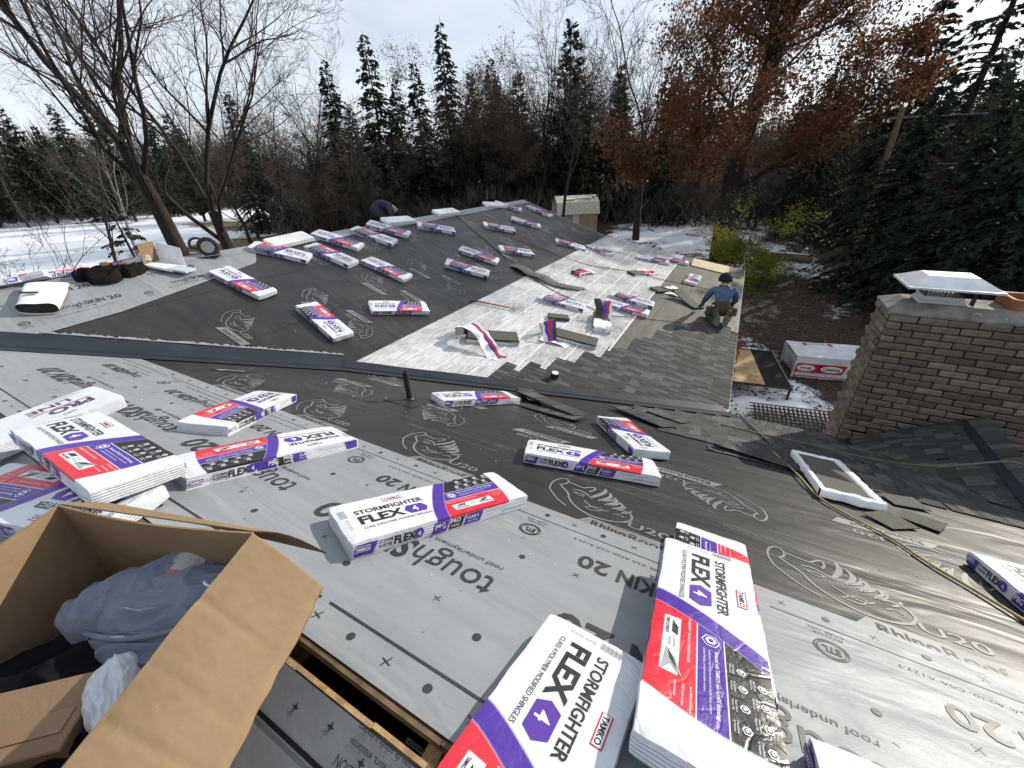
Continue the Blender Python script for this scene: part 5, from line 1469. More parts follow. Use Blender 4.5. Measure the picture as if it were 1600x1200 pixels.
def mk_fleece(name, c, c2):
    t = NT(name); f = t.noise(8, 6, 0.7); g = t.noise(300, 3, 0.8)
    col = t.mix(t.rng(f, 0.35, 0.65), c, c2); col = t.mix(t.math('MULTIPLY', t.rng(g, 0.4, 0.7), 0.35), col, tuple(x * .5 for x in c)); col = t.mix(t.math('MULTIPLY', t.rng(t.noise(45, 2), 0.70, 0.74), 0.7), col, tuple(x * .25 for x in c))
    return t.fin(col, 1.0, t.bump(g, 0.5, 0.003), 0, 0.05)
M_FLEECE = mk_fleece('grey_fleece', (0.185, 0.215, 0.275), (0.145, 0.17, 0.225)); M_NAVY = mk_fleece('black_cotton', (0.010, 0.011, 0.015), (0.006, 0.007, 0.010)); M_WFL = mk_fleece('white_fleece', (0.62, 0.64, 0.70), (0.52, 0.54, 0.60))
hood = empty('hooded_sweatshirt', (-1.27, 0.11, 4.90)); setp(hood, 'crumpled grey hooded sweatshirt lying in the open cardboard box', 'sweatshirt')
cloth('hood', (0.07, 0.06, 0.0), .21, .15, .075, 28, 3, M_FLEECE, hood, .42, (.14, .10), fdir=.3)
cloth('sleeve', (-.11, 0.02, -.01), .19, .115, .075, 58, 8, M_FLEECE, hood, .5, (.18, .08), fdir=1.2)
cloth('torso', (.06, -.05, -.045), .20, .10, .07, 22, 12, M_FLEECE, hood, .45, (.14, .08), fdir=.1)
w = MB(); P = chaikin([(-.12, -.135, .00), (-.04, -.12, .022), (.06, -.085, .04), (.16, -.02, .055), (.24, .07, .06)], 3)
w.tube([Vector(p) for p in P], .0075, 8); w.build('hem_seam', M_FLEECE, hood, smooth=True)
w = MB(); w.tube([Vector(p) for p in chaikin([(.12, .09, .095), (.15, .085, .105), (.19, .10, .098)], 2)], .0035, 6); w.build('drawcord', M_WFL, hood, smooth=True)
w = MB()
def band_pt(t, s_): return Vector((-.105 + .10 * t + .03 * s_, .115 + .045 * t - .07 * s_, .088 - .05 * (t - .5) ** 2 * 2 - .016 * s_))
for (s0, s1, mi) in ((0, .14, 1), (.14, .86, 0), (.86, 1, 1)):
    V = [band_pt(i / 6, s_) for i in range(7) for s_ in (s0, s1)]; w.add(V, [(i * 2, i * 2 + 1, i * 2 + 3, i * 2 + 2) for i in range(6)], mi)
w.build('reflective_band', [mat('reflective_grey', (0.30, 0.31, 0.32), 0.4, 0.1, 9, 0), mat('orange_tape', (0.55, 0.10, 0.04), 0.6, 0.15, 9, 0)], hood)
o = cloth('jacket_and_shade', (-1.24, -0.10, 4.80), .36, .30, .075, 20, 21, M_NAVY, None, 1.0, (.1, .06)); setp(o, 'dark garment under the grey sweatshirt, blackened as shade inside the box', 'jacket')  # navy cloth, spread wide and blackened to stand for shade in the box
o = cloth('white_fleece', (-1.11, -0.055, 4.905), .125, .055, .05, -28, 31, M_WFL, None, .22, (.15, .1)); setp(o, 'white fleece cloth hanging over the inner carton in the box', 'cloth')
# small printed carton standing in the big one
ic = empty('small_carton', (-1.24, -0.185, 4.72)); setp(ic, 'small brown carton with blue lettering inside the big box', 'carton')
Rz = Matrix.Rotation(rad(42), 3, 'Z')
w = MB(); w.box((0, 0, .10), (.27, .17, .20), ch=.003, rot=Rz); w.build('carton_body', M_CARD, ic)
Pn = Print(); Pn.text('BRV34 CARTON', -.045, -.005, w=.15, h=.022, bold=.01)
o = Pn.on('printed_lettering', lambda x, y: Rz @ Vector((x, -.0875, .10 + y)), [M_INK_B], ic); o['kind'] = 'stuff'
w = MB(); w.box((0, -.03, .2015), (.27, .05, .003), rot=Rz); w.build('tape', mat('brown_tape', (0.20, 0.12, 0.06), 0.35, 0.1, 9, 0), ic)

# ------------------------------------------------------------------ things along the wing ridge
saw = empty('circular_saw'); saw.matrix_world = Matrix.Translation(PB1.at(-7.70, 3.58, 0.03)) @ Matrix.Rotation(rad(60), 4, 'Z')
setp(saw, 'black and steel circular saw standing on the wing ridge', 'saw')
w = MB(); w.box((0, 0, .01), (.36, .17, .008), ch=.002); w.build('base_plate', M_STEEL, saw)
w = MB()
R = [(.02, -.03), (.135, -.03), (.15, -.02), (.15, .02), (.135, .03), (.02, .03)]
w.lathe(R, k=24); w.v = [(x, z, y + .145) for x, y, z in w.v]; w.build('blade_guard', M_BLACK, saw, smooth=False)
w = MB(); w.lathe([(.0, .0), (.092, .0), (.092, .004), (.0, .004)], k=24); w.v = [(x, -.036 - z, y + .145) for x, y, z in w.v]; w.build('blade', M_STEEL, saw)
w = MB(); w.lathe([(.0, 0), (.05, .0), (.062, .02), (.062, .15), (.045, .18), (.0, .18)], k=16); w.v = [(x, z + .03, y + .145) for x, y, z in w.v]; w.build('motor', M_BLACK, saw, smooth=True)
w = MB(); w.tube([Vector(p) for p in chaikin([(-.03, .04, .22), (-.10, .03, .30), (-.22, .02, .27), (-.24, .02, .16), (-.14, .02, .12)], 2)], .02, 8); w.build('handle', M_BLACK, saw, smooth=True)
w = MB(); w.box((.10, 0, .05), (.08, .05, .06), ch=.01); w.build('shoe_lever', mat('red_plastic', (0.35, 0.05, 0.03), 0.4, 0.2, 9, 0), saw)
w = MB(); w.tube([Vector(p) for p in chaikin([(-.24, .02, .2), (-.34, .1, .05), (-.2, .25, .01), (.1, .3, .01)], 2)], .006, 6); w.build('power_cord', M_BLACK, saw, smooth=True)
# open white-lined carton near the saw
oc = empty('nail_carton'); oc.matrix_world = Matrix.Translation(PB1.at(-7.62, 2.86, 0.02)) @ Matrix.Rotation(rad(30), 4, 'Z') @ Matrix.Rotation(rad(14), 4, 'Y')
setp(oc, 'open carton with white inner faces lying on the wing ridge by the saw', 'carton')
w = MB(); w.box((0, 0, .02), (.42, .30, .035), ch=.004); w.build('tray', M_FILM, oc)
w = MB(); w.box((-.20, 0, .17), (.008, .30, .30), rot=Matrix.Rotation(rad(-8), 3, 'Y')); w.build('back_flap', M_CARD, oc)
w = MB(); w.add([(-.2, .152, .02), (.2, .152, .02), (.12, .20, .28), (-.2, .17, .31), (-.2, .158, .02), (.2, .158, .02), (.12, .206, .28), (-.2, .176, .31)], [(0, 1, 2, 3), (7, 6, 5, 4), (0, 3, 7, 4), (1, 5, 6, 2), (3, 2, 6, 7)]); w.build('side_flap', M_FILM, oc)
w = MB(); w.box((.26, -.02, .03), (.26, .24, .03), ch=.004); w.build('lid', mat('pale_blue_card', (0.42, 0.46, 0.54), 0.6, 0.15, 8, 0), oc)
# heap of dark work clothes and a tool belt
hp = empty('work_clothes', PB1.at(-7.70, 2.15, 0.02)); hp.scale = (.85, .85, .8); setp(hp, 'dark heap of work clothes and belt on the wing ridge', 'clothes')
M_CLO = mk_fleece('dark_brown_canvas', (0.020, 0.016, 0.013), (0.010, 0.009, 0.008))
cloth('garment', (0, 0, .02), .24, .34, .10, 10, 41, M_CLO, hp, 1.6, (.3, .2)); cloth('garment', (.05, .34, .02), .17, .22, .08, 40, 43, M_CLO, hp, 1.5, (.3, .2)); cloth('garment', (-.02, -.18, .07), .13, .20, .06, 70, 47, M_NAVY, hp, 1.3, (.3, .2))
w = MB(); w.box((-.03, .10, .17), (.07, .10, .07), ch=.015); w.build('pouch', mat('tan_leather', (0.14, 0.085, 0.05), 0.8, 0.3, 12, 0.2), hp)
w = MB(); w.box((.03, .30, .13), (.08, .11, .07), ch=.015); w.build('pouch', bpy.data.materials['tan_leather'], hp)
# empty film sleeve
sl = empty('empty_film_sleeve'); sl.matrix_world = PB1.fr(-7.36, 1.42, 62, 0.015); setp(sl, 'hollow white film sleeve with open dark mouth near the left edge', 'film sleeve')
V = []; n = 14; m = 24
for i in range(n + 1):
    t = i / n
    for j in range(m):
        a = 2 * math.pi * j / m
        ww, hh = .175 + .02 * t, .075 * (1 - .35 * t)
        x, zz = ww * math.copysign(abs(math.cos(a)) ** .6, math.cos(a)), hh * math.copysign(abs(math.sin(a)) ** .7, math.sin(a)) + hh
        nv = mnoise.noise_vector(Vector((x * 8, t * 6, zz * 9)))
        V.append((x + nv.x * .012, t * .62 - .3 + nv.y * .02, max(0, zz + nv.z * .014)))
F = [(i * m + j, i * m + (j + 1) % m, (i + 1) * m + (j + 1) % m, (i + 1) * m + j) for i in range(n) for j in range(m)]
obj('film', new_mesh('film', V, F, [M_FILM], None, True), sl)
obj('mouth_shade', new_mesh('mouth_shade', [(v[0] * .97, v[1] + .03, v[2] * .96 + .002) for v in V[:m]], [tuple(range(m))], [M_BLACK]), sl)  # black sheet across the mouth, painted in for the shade inside
w = MB(); w.box((-.08, -.05, .152), (.16, .05, .002)); w.build('label_patch', M_INK_K, sl)

# ------------------------------------------------------------------ yard by the eave: lumber pack, grating, boards
lp = empty('lumber_pack', (2.25, 13.75, gz(2.3, 14))); lp.rotation_euler = (0, 0, math.atan2(.2, .98)); setp(lp, 'white-wrapped lumber pack with red oval logo on the ground', 'lumber pack')
M_LWRAP = mat('white_lumber_wrap', (0.58, 0.60, 0.64), 0.5, 0.2, 3, 0.35, 7)
LW, LD, LH = 3.1, 1.25, 0.72
w = MB(); nx, ny, nz_ = 26, 10, 6
def wob(p, s_=.018): 
    v = mnoise.noise_vector(Vector(p) * 3.1); return (p[0] + v.x * s_, p[1] + v.y * s_, p[2] + v.z * s_)
for a, b, fn in ((nx, nz_, lambda s, t: (LW * s, -.0 + .05 * (1 - t), LH * t)), (ny, nz_, lambda s, t: (0.10 * (1 - t) - .10 * (t - .5) * (1 - abs(2 * s - 1)), LD * (1 - s), LH * t)), (nx, ny, lambda s, t: (LW * s, LD * t, LH + .0)), (ny, nz_, lambda s, t: (LW, LD * s, LH * t)), (nx, nz_, lambda s, t: (LW * (1 - s), LD, LH * t))):
    V = [wob(fn(i / a, j / b)) for i in range(a + 1) for j in range(b + 1)]
    w.add(V, [(i * (b + 1) + j, (i + 1) * (b + 1) + j, (i + 1) * (b + 1) + j + 1, i * (b + 1) + j + 1) for i in range(a) for j in range(b)])
w.build('wrap', M_LWRAP, lp, smooth=True)
for i in range(3):
    w = MB(); w.box((.35 + 1.15 * i, LD / 2, -.02), (.09, LD, .09)); w.build('bearer', M_OLDPINE, lp)
Pn = Print()
for x0 in (.02, .62, 1.62, 2.3):
    cl = max(x0, .04)
    Pn.layer = 0; Pn.poly([(cl, .20), (x0 + .68, .20), (x0 + .74, .50), (cl + .03, .50)], 0)
    if x0 > .1:
        Pn.layer = 1; Pn.disc(x0 + .37, .35, .29, 1, 24, .105); Pn.layer = 2; Pn.text('CANFOR', x0 + .145, .305, w=.45, h=.085, mi=2, bold=.03)
    else:
        Pn.layer = 1; Pn.disc(x0 + .30, .35, .24, 1, 24, .105); Pn.layer = 2; Pn.text('FOR', x0 + .16, .305, w=.30, h=.085, mi=2, bold=.03)
Pn.layer = 0; Pn.rect(.05, .055, LW - .02, .085, 0)
V = [(x, -.024 + .05 * (1 - z / LH) - .004 * lz, z) for (x, z), lz in zip(Pn.v, Pn.z)]
o = obj('printed_logo', new_mesh('printed_logo', V, Pn.f, [M_INK_R, M_INK_W, M_INK_K], Pn.m), lp); o['kind'] = 'stuff'
Pt = Print()
for x0 in (.45, 1.15, 2.1): Pt.poly([(x0, .98), (x0 + .10, .98), (x0 + .06, 1.16), (x0 - .02, 1.16)], 0); 
Pt.text('CANFOR', .60, 1.02, w=.42, h=.10, mi=1)
o = obj('printed_logo', new_mesh('printed_logo', [(x, y, LH + .026) for x, y in Pt.v], Pt.f, [M_INK_R, M_INK_K], Pt.m), lp); o['kind'] = 'stuff'
# steel-bar trailer deck and the strand board on it
gr = empty('steel_grating', (0.5, 11.75, 0)); gr.rotation_euler = (0, 0, .16); setp(gr, 'low black steel-bar deck standing beside the eave on the snow', 'grating')
for i in range(40):
    w = MB(); w.box((.80, .03 + .066 * i, .40), (1.60, .022, .03)); w.build('bar', M_BLACK, gr)
for p, q in (((0, 0, .39), (1.62, 0, .39)), ((0, 2.65, .39), (1.62, 2.65, .39)), ((0, 0, .39), (0, 2.65, .39)), ((1.62, 0, .39), (1.62, 2.65, .39))):
    w = MB(); w.bar(p, q, .028, 6); w.build('frame_rail', M_STEEL if q[0] > 1 and p[0] > 1 else M_BLACK, gr)
for p in ((.03, .03), (1.58, .03), (.03, 2.6), (1.58, 2.6)):
    w = MB(); w.box((p[0], p[1], .19), (.05, .05, .38)); w.build('leg', M_BLACK, gr)
w = MB(); w.box((.47, 1.25, .435), (.96, 2.48, .014)); w.v = [(x * math.cos(.16) - y * math.sin(.16) + .5, x * math.sin(.16) + y * math.cos(.16) + 11.75, z) for x, y, z in w.v]
setp(w.build('strand_board', M_OSB), 'tan strand board lying on the black steel deck', 'board')
# old shakes stacked in the snow
la = empty('lattice_panel', (1.25, 10.42, gz(1, 10.6) + .03)); la.rotation_euler = (0, 0, .18); setp(la, 'dark lattice panel half buried in snow below the chimney', 'lattice')
for i in range(22):
    w = MB(); w.box((.1 + .1 * i, .32, .05), (.05, .75, .014), rot=Matrix.Rotation(.35, 3, 'X')); w.build('slat', M_OLDPINE, la)
for i in range(7):
    w = MB(); w.box((1.15, .05 + .10 * i, .005 + .036 * i), (2.35, .035, .016)); w.build('slat', M_SOOT, la)
for i, (x, y, sx, sy, sz) in enumerate(((1.30, 11.55, .75, .42, .12), (2.15, 11.75, .75, .42, .11), (2.85, 11.5, .5, .25, .07), (2.2, 12.5, .35, .2, .05), (1.0, 11.0, .35, .2, .05))):
    o = lump('snow_heap', (x, y, gz(x, y) - .01), sx, sy, sz, M_SNOW, None, 40 + i, 18); setp(o, ('broad heap of old snow in front of the steel deck', 'heap of old snow between steel deck and chimney', 'thin snow heap beside the chimney foot', 'small snow heap under the edge of the lumber pack', 'small snow heap by the corner of the eave')[i], 'snow heap', 'snow heaps by the eave')
# ------------------------------------------------------------------ shed far behind
sx_, sy_ = -13.4, 36.2
shed = empty('garden_shed', (sx_, sy_, gz(sx_, sy_) - .05)); shed.rotation_euler = (0, 0, rad(33)); setp(shed, 'small barn-roofed garden shed at the wood edge beyond the wing', 'shed')
M_SHW = mat('shed_siding', (0.28, 0.235, 0.165), 0.8, 0.2, 4, 0.2); M_SHR = mat('shed_roof_boards', (0.55, 0.50, 0.40), 0.6, 0.2, 6, 0.3, 20)
prof = [(-1.35, 0), (-1.35, 1.75), (-1.05, 2.55), (0, 3.0), (1.05, 2.55), (1.35, 1.75), (1.35, 0)]
w = MB(); w.add([(-1.7, y, z) for y, z in prof] + [(1.7, y, z) for y, z in prof], [tuple(range(7)), tuple(range(13, 6, -1))] + [(i, i + 7, i + 8, i + 1) for i in range(6)]); w.build('wall', M_SHW, shed)
rp = [(-1.47, 1.68), (-1.12, 2.60), (0, 3.07), (1.12, 2.60), (1.47, 1.68)]
for a, b in zip(rp[:-1], rp[1:]):
    for i in range(12):
        x0 = -1.85 + 3.7 * i / 12; x1 = x0 + 3.7 / 12 - .012
        w = MB(); w.add([(x0, a[0], a[1]), (x1, a[0], a[1]), (x1, b[0], b[1]), (x0, b[0], b[1]), (x0, a[0], a[1] + .04), (x1, a[0], a[1] + .04), (x1, b[0], b[1] + .04), (x0, b[0], b[1] + .04)], [(3, 2, 1, 0), (4, 5, 6, 7), (0, 1, 5, 4), (1, 2, 6, 5), (2, 3, 7, 6), (3, 0, 4, 7)]); w.build('roof_board', M_SHR, shed)
for x0, mt in ((-.2, M_SHR), (.45, M_SHW), (1.15, M_PINE)):
    w = MB(); w.box((x0, -1.37, .9), (.55, .04, 1.6)); w.build('door', mt, shed)
w = MB(); w.box((1.72, -.4, .9), (.04, .9, 1.7)); w.build('door', M_PINE, shed)
for i, (x, y, z, s_) in enumerate(((-.6, -.6, 2.86, .5), (.7, -.5, 2.9, .6))): lump('snow_patch', (x, y, z), s_, .3, .06, M_SNOW, shed, 60 + i)
# ------------------------------------------------------------------ utility pole with wires
up_ = empty('utility_pole', (5.55, 27.7, gz(5.5, 27.7))); setp(up_, 'wooden utility pole with a small grey box at the right wood edge', 'utility pole')
w = MB(); w.bar((0, 0, -.2), (-.25, 0, 7.6), .17, 10, 0, .12); w.build('pole', M_OLDPINE, up_)
w = MB(); w.lathe([(0, 0), (.17, 0), (.18, .05), (.18, .5), (.14, .55), (0, .56)], (.06, -.26, 4.9), 14); w.build('transformer', mat('grey_enamel', (0.38, 0.39, 0.40), 0.5, 0.15, 9, 0), up_, smooth=True)
w = MB(); w.box((-.2, 0, 7.2), (.9, .08, .09)); w.build('crossarm', M_OLDPINE, up_)
for i, (z0, p1) in enumerate(((7.2, (26, 24, 8.6)), (5.4, (26, 24, 6.2)))):
    a = Vector((5.35, 27.7, gz(5.5, 27.7) + z0)); b = Vector(p1); pts = []
    for k in range(17): t = k / 16; q = a.lerp(b, t); q.z -= 1.2 * 4 * t * (1 - t) * .4; pts.append(q)
    w = MB(); w.tube(pts, .012, 5); setp(w.build('wire', mat('wire_grey%d' % i, (0.25, 0.25, 0.25), 0.5, 0.1, 9, 0), smooth=True), ('upper cable running right from the utility pole', 'lower cable running right from the utility pole')[i], 'cable', 'cables on the utility pole')
# fallen log with snow
lg = empty('fallen_log', (2.9, 30.2, gz(3, 30) + .12)); lg.rotation_euler = (0, 0, -.15); setp(lg, 'dark fallen log with snow on it beyond the yellow-green shrub', 'log')
w = MB(); w.tube([(-1.2, 0, .1), (0, .05, .16), (1.2, .0, .12)], [.26, .24, .2], 10); w.build('trunk', M_OLDPINE, lg, smooth=True); lump('snow_patch', (-.2, -.05, .38), .9, .12, .06, M_SNOW, lg, 71)

# ------------------------------------------------------------------ fallen leaves in the yard
def litter():
    rg_ = np.random.default_rng(12); n = 16000
    x = rg_.uniform(0.6, 9.0, n); y = rg_.uniform(9.5, 30.0, n); z = gh(x, y) + .02
    a = rg_.uniform(0, 6.28, n); s_ = rg_.uniform(.02, .06, n); tl = rg_.normal(0, .25, (n, 2))
    c, q = np.cos(a) * s_, np.sin(a) * s_; C0 = np.stack([x, y, z], 1)
    e1 = np.stack([c, q, tl[:, 0] * s_], 1); e2 = np.stack([-q * .55, c * .55, tl[:, 1] * s_], 1)
    V = np.stack([C0 - e1, C0 - e2, C0 + e1, C0 + e2], 1).reshape(-1, 3)
    me = fast_mesh('fallen_leaves', V, np.arange(n * 4).reshape(n, 4), [mat('dry_leaf_tan', (0.16, 0.10, 0.055), 0.9, 0.4, 9, 0), mat('dry_leaf_dark', (0.055, 0.035, 0.022), 0.9, 0.4, 9, 0)], midx=(rg_.random(n) < .65).astype(np.int32))
    setp(obj('fallen_leaves', me), 'dry brown leaves strewn over the yard beside the wing', 'leaves', kind='stuff')
litter()

# ------------------------------------------------------------------ people
M_SKIN = mat('skin', (0.36, 0.20, 0.14), 0.6, 0.1, 12, 0)
M_SHIRT = mat('blue_sweatshirt', (0.062, 0.105, 0.185), 0.95, 0.3, 7, 0.4, 40)
M_PANTS = mat('brown_work_trousers', (0.075, 0.055, 0.035), 0.95, 0.4, 9, 0.4, 60)
M_JEANS = mat('navy_work_clothes', (0.022, 0.030, 0.055), 0.95, 0.35, 9, 0.35, 60)
M_BOOT = mat('grey_rubber_sole', (0.10, 0.095, 0.08), 0.85, 0.3, 20, 0.3)
M_GLOVE = mat('dark_glove', (0.02, 0.02, 0.022), 0.9, 0.2, 20, 0.2)
M_KNIT = mat('black_knit', (0.008, 0.009, 0.012), 0.98, 0.3, 60, 0.5, 160)
def skin_body(joints, edges, mats, emat, root='pelvis', sub=2):
    """joints: name -> ((x, y, z), radius); edges: (a, b); emat: material index for each edge. One continuous surface."""
    names = list(joints); idx = {n: i for i, n in enumerate(names)}
    me = bpy.data.meshes.new('body')
    me.from_pydata([joints[n][0] for n in names], [(idx[a], idx[b]) for a, b in edges], [])
    o = bpy.data.objects.new('body_tmp', me); COL.objects.link(o)
    sk = o.modifiers.new('s', 'SKIN'); sk.use_smooth_shade = True; sk.branch_smoothing = 0.6
    for n in names:
        d = me.skin_vertices[0].data[idx[n]]; r = joints[n][1]
        d.radius = r if isinstance(r, tuple) else (r, r); d.use_root = (n == root)
    ss = o.modifiers.new('d', 'SUBSURF'); ss.levels = sub; ss.render_levels = sub
    dg = bpy.context.evaluated_depsgraph_get(); dg.update()
    out = bpy.data.meshes.new_from_object(o.evaluated_get(dg))
    bpy.data.objects.remove(o); bpy.data.meshes.remove(me)
    out.materials.clear()
    for m in mats: out.materials.append(m)
    seg = [(np.array(joints[a][0]), np.array(joints[b][0]), m) for (a, b), m in zip(edges, emat)]
    mi = []
    for p in out.polygons:
        c = np.array(p.center); best = 9; bm = 0
        for a, b, m in seg:
            d = b - a; t = min(1, max(0, (c - a) @ d / max(d @ d, 1e-9))); q = np.linalg.norm(c - a - d * t)
            if q < best: best, bm = q, m
        mi.append(bm)
    out.polygons.foreach_set('material_index', mi); out.polygons.foreach_set('use_smooth', [True] * len(mi)); out.update()
    return out
def fingers(J, Ed, Em, side, wrist, hand, mi, curl=(0, .3, -.95)):
    """five finger chains rooted in the palm"""
    w_, h_ = Vector(wrist), Vector(hand); f = (h_ - w_).normalized(); s_ = Vector((1, 0, 0)); s_ = (s_ - f * s_.dot(f)).normalized(); c = Vector(curl)
    for k in range(4):
        base = h_ + s_ * (-.030 + .020 * k); L = (.034, .040, .038, .030)[k]
        p1 = base + f * L + c * .008; p2 = p1 + (f * .5 + c * .8).normalized() * L * .8
        for n, p, r in ((f'{side}f{k}a', p1, .0095), (f'{side}f{k}b', p2, .008)): J[n] = (tuple(p), r)
        Ed += [(f'{side}hand', f'{side}f{k}a'), (f'{side}f{k}a', f'{side}f{k}b')]; Em += [mi, mi]
    t1 = w_.lerp(h_, .45) + s_ * (.045 if side == 'l' else -.045); t2 = t1 + f * .03 + c * .012
    J[f'{side}ta'] = (tuple(t1), .011); J[f'{side}tb'] = (tuple(t2), .009); Ed += [(f'{side}wrist', f'{side}ta'), (f'{side}ta', f'{side}tb')]; Em += [mi, mi]
def face_parts(root, c, r, fwd, mt):
    f = Vector(fwd).normalized(); s_ = f.cross(Vector((0, 0, 1))).normalized(); u = s_.cross(f); c = Vector(c)
    w = MB(); w.add([c + f * r * .92 + u * .02, c + f * r * 1.22 - u * .025, c + f * r * .92 - u * .035 + s_ * .016, c + f * r * .92 - u * .035 - s_ * .016], [(0, 2, 1), (0, 1, 3), (1, 2, 3)]); w.build('nose', mt, root)
    for sg in (-1, 1):
        w = MB(); q = c + s_ * sg * r * .93 - u * .01; w.lathe([(0, -.012), (.022, -.004), (.020, .006), (0, .01)], k=10); w.v = [tuple(q + s_ * sg * v[2] + f * v[0] * .7 + u * v[1] * 1.3) for v in w.v]; w.build('ear', mt, root, smooth=True)
        w = MB(); q = c + f * r * .90 + s_ * sg * .032 + u * .022; w.box(q, (.016, .016, .010)); w.build('eye', M_GLOVE, root)
    w = MB(); w.box(c + f * r * .90 - u * .055, (.04, .012, .008)); w.build('mouth', M_GLOVE, root)

# kneeling worker, seen from behind
wk = empty('person', PB2.at(-0.06, 9.36, 0.03)); wk.rotation_euler = (0, 0, rad(8)); wk.scale = (1.16, 1.08, 1.08)
setp(wk, 'kneeling person in blue sweatshirt and black knit cap working at the wing eave', 'person')
J = {'pelvis': ((0, -.06, .27), .145), 'belly': ((.0, .04, .40), .135), 'chest': ((.0, .15, .56), (.155, .13)), 'collar': ((.0, .22, .67), (.125, .10)), 'neck': ((0, .27, .725), .06), 'head': ((0, .33, .80), .085), 'crown': ((0, .35, .865), .07),
     'lsh': ((-.17, .19, .64), .075), 'lelb': ((-.27, .25, .42), .062), 'lwrist': ((-.31, .40, .24), .036), 'lhand': ((-.325, .46, .19), .034),
     'rsh': ((.17, .19, .64), .075), 'relb': ((.245, .30, .40), .062), 'rwrist': ((.20, .46, .22), .036), 'rhand': ((.17, .52, .16), .034),
     'lhip': ((-.11, -.05, .24), .115), 'lknee': ((-.19, .30, .10), .075), 'lcalf': ((-.15, .05, .075), .068), 'lank': ((-.10, -.22, .075), .042), 'ltoe': ((-.085, -.30, .06), .036),
     'rhip': ((.11, -.05, .24), .115), 'rknee': ((.19, .30, .10), .075), 'rcalf': ((.15, .05, .075), .068), 'rank': ((.08, -.22, .075), .042), 'rtoe': ((.065, -.30, .06), .036)}
Ed = [('pelvis', 'belly'), ('belly', 'chest'), ('chest', 'collar'), ('collar', 'neck'), ('neck', 'head'), ('head', 'crown'), ('chest', 'lsh'), ('lsh', 'lelb'), ('lelb', 'lwrist'), ('lwrist', 'lhand'), ('chest', 'rsh'), ('rsh', 'relb'), ('relb', 'rwrist'), ('rwrist', 'rhand'),
      ('pelvis', 'lhip'), ('lhip', 'lknee'), ('lknee', 'lcalf'), ('lcalf', 'lank'), ('lank', 'ltoe'), ('pelvis', 'rhip'), ('rhip', 'rknee'), ('rknee', 'rcalf'), ('rcalf', 'rank'), ('rank', 'rtoe')]
Em = [1, 0, 0, 2, 2, 2, 0, 0, 0, 3, 0, 0, 0, 3, 1, 1, 1, 1, 4, 1, 1, 1, 1, 4]
fingers(J, Ed, Em, 'l', J['lwrist'][0], J['lhand'][0], 3); fingers(J, Ed, Em, 'r', J['rwrist'][0], J['rhand'][0], 3)
obj('body', skin_body(J, Ed, [M_SHIRT, M_PANTS, M_SKIN, M_GLOVE, M_BOOT], Em), wk)
def cap_mesh(name, c, r, parent, mt, tilt=0.3):
    w = MB(); P = []; n, m = 9, 22
    for i in range(n + 1):
        a = math.pi * .60 * i / n
        for j in range(m):
            b = 2 * math.pi * j / m; q = r * (1 + .02 * math.sin(9 * b)) * (1.04 if i > n - 2 else 1)
            P.append(Vector((q * math.sin(a) * math.cos(b), q * 1.12 * math.sin(a) * math.sin(b), q * 1.08 * math.cos(a))))
    Rm = Matrix.Rotation(-tilt, 3, 'X'); P = [Rm @ p for p in P]
    w.add(P, [(i * m + j, (i + 1) * m + j, (i + 1) * m + (j + 1) % m, i * m + (j + 1) % m) for i in range(n) for j in range(m)])
    return w.build(name, mt, parent, loc=c, smooth=True)
cap_mesh('knit_cap', (0, .325, .805), .120, wk, M_KNIT, .05)
face_parts(wk, (0, .35, .795), .095, (0, .9, -.4), M_SKIN)
for sg in (-1, 1):           # soles turned up behind
    w = MB(); P = []
    for i in range(14):
        a = 2 * math.pi * i / 14; P.append((sg * .075 + .050 * math.cos(a) * (1 - .15 * math.sin(a)), .125 * math.sin(a)))
    w.prism(P, 0, .035); Rm = Matrix.Rotation(rad(62), 3, 'X') @ Matrix.Rotation(rad(sg * -8), 3, 'Y')
    w.v = [tuple(Rm @ Vector(v) + Vector((0, -.275, .135))) for v in w.v]; w.build('boot_sole', M_BOOT, wk)
w = MB(); n = 24
for i in range(n):
    a0, a1 = 2 * math.pi * i / n, 2 * math.pi * (i + 1) / n
    w.add([(.185 * math.cos(a) , -.03 + .165 * math.sin(a), z_ + .04 * math.sin(a)) for a in (a0, a1) for z_ in (.32, .375)], [(0, 2, 3, 1)])
w.build('tool_belt', mat('belt_leather', (0.06, 0.04, 0.025), 0.8, 0.3, 12, 0.2), wk)
for x, y, s_ in ((-.20, -.02, 1.15), (.20, -.02, 1.15), (-.10, -.185, .8), (.11, -.185, .8)):
    w = MB(); w.box((x, y, .25), (.10 * s_, .075, .17), ch=.02); w.build('tool_pouch', mat('pouch_leather', (0.105, 0.070, 0.042), 0.85, 0.35, 12, 0.3) if 'pouch_leather' not in bpy.data.materials else bpy.data.materials['pouch_leather'], wk)
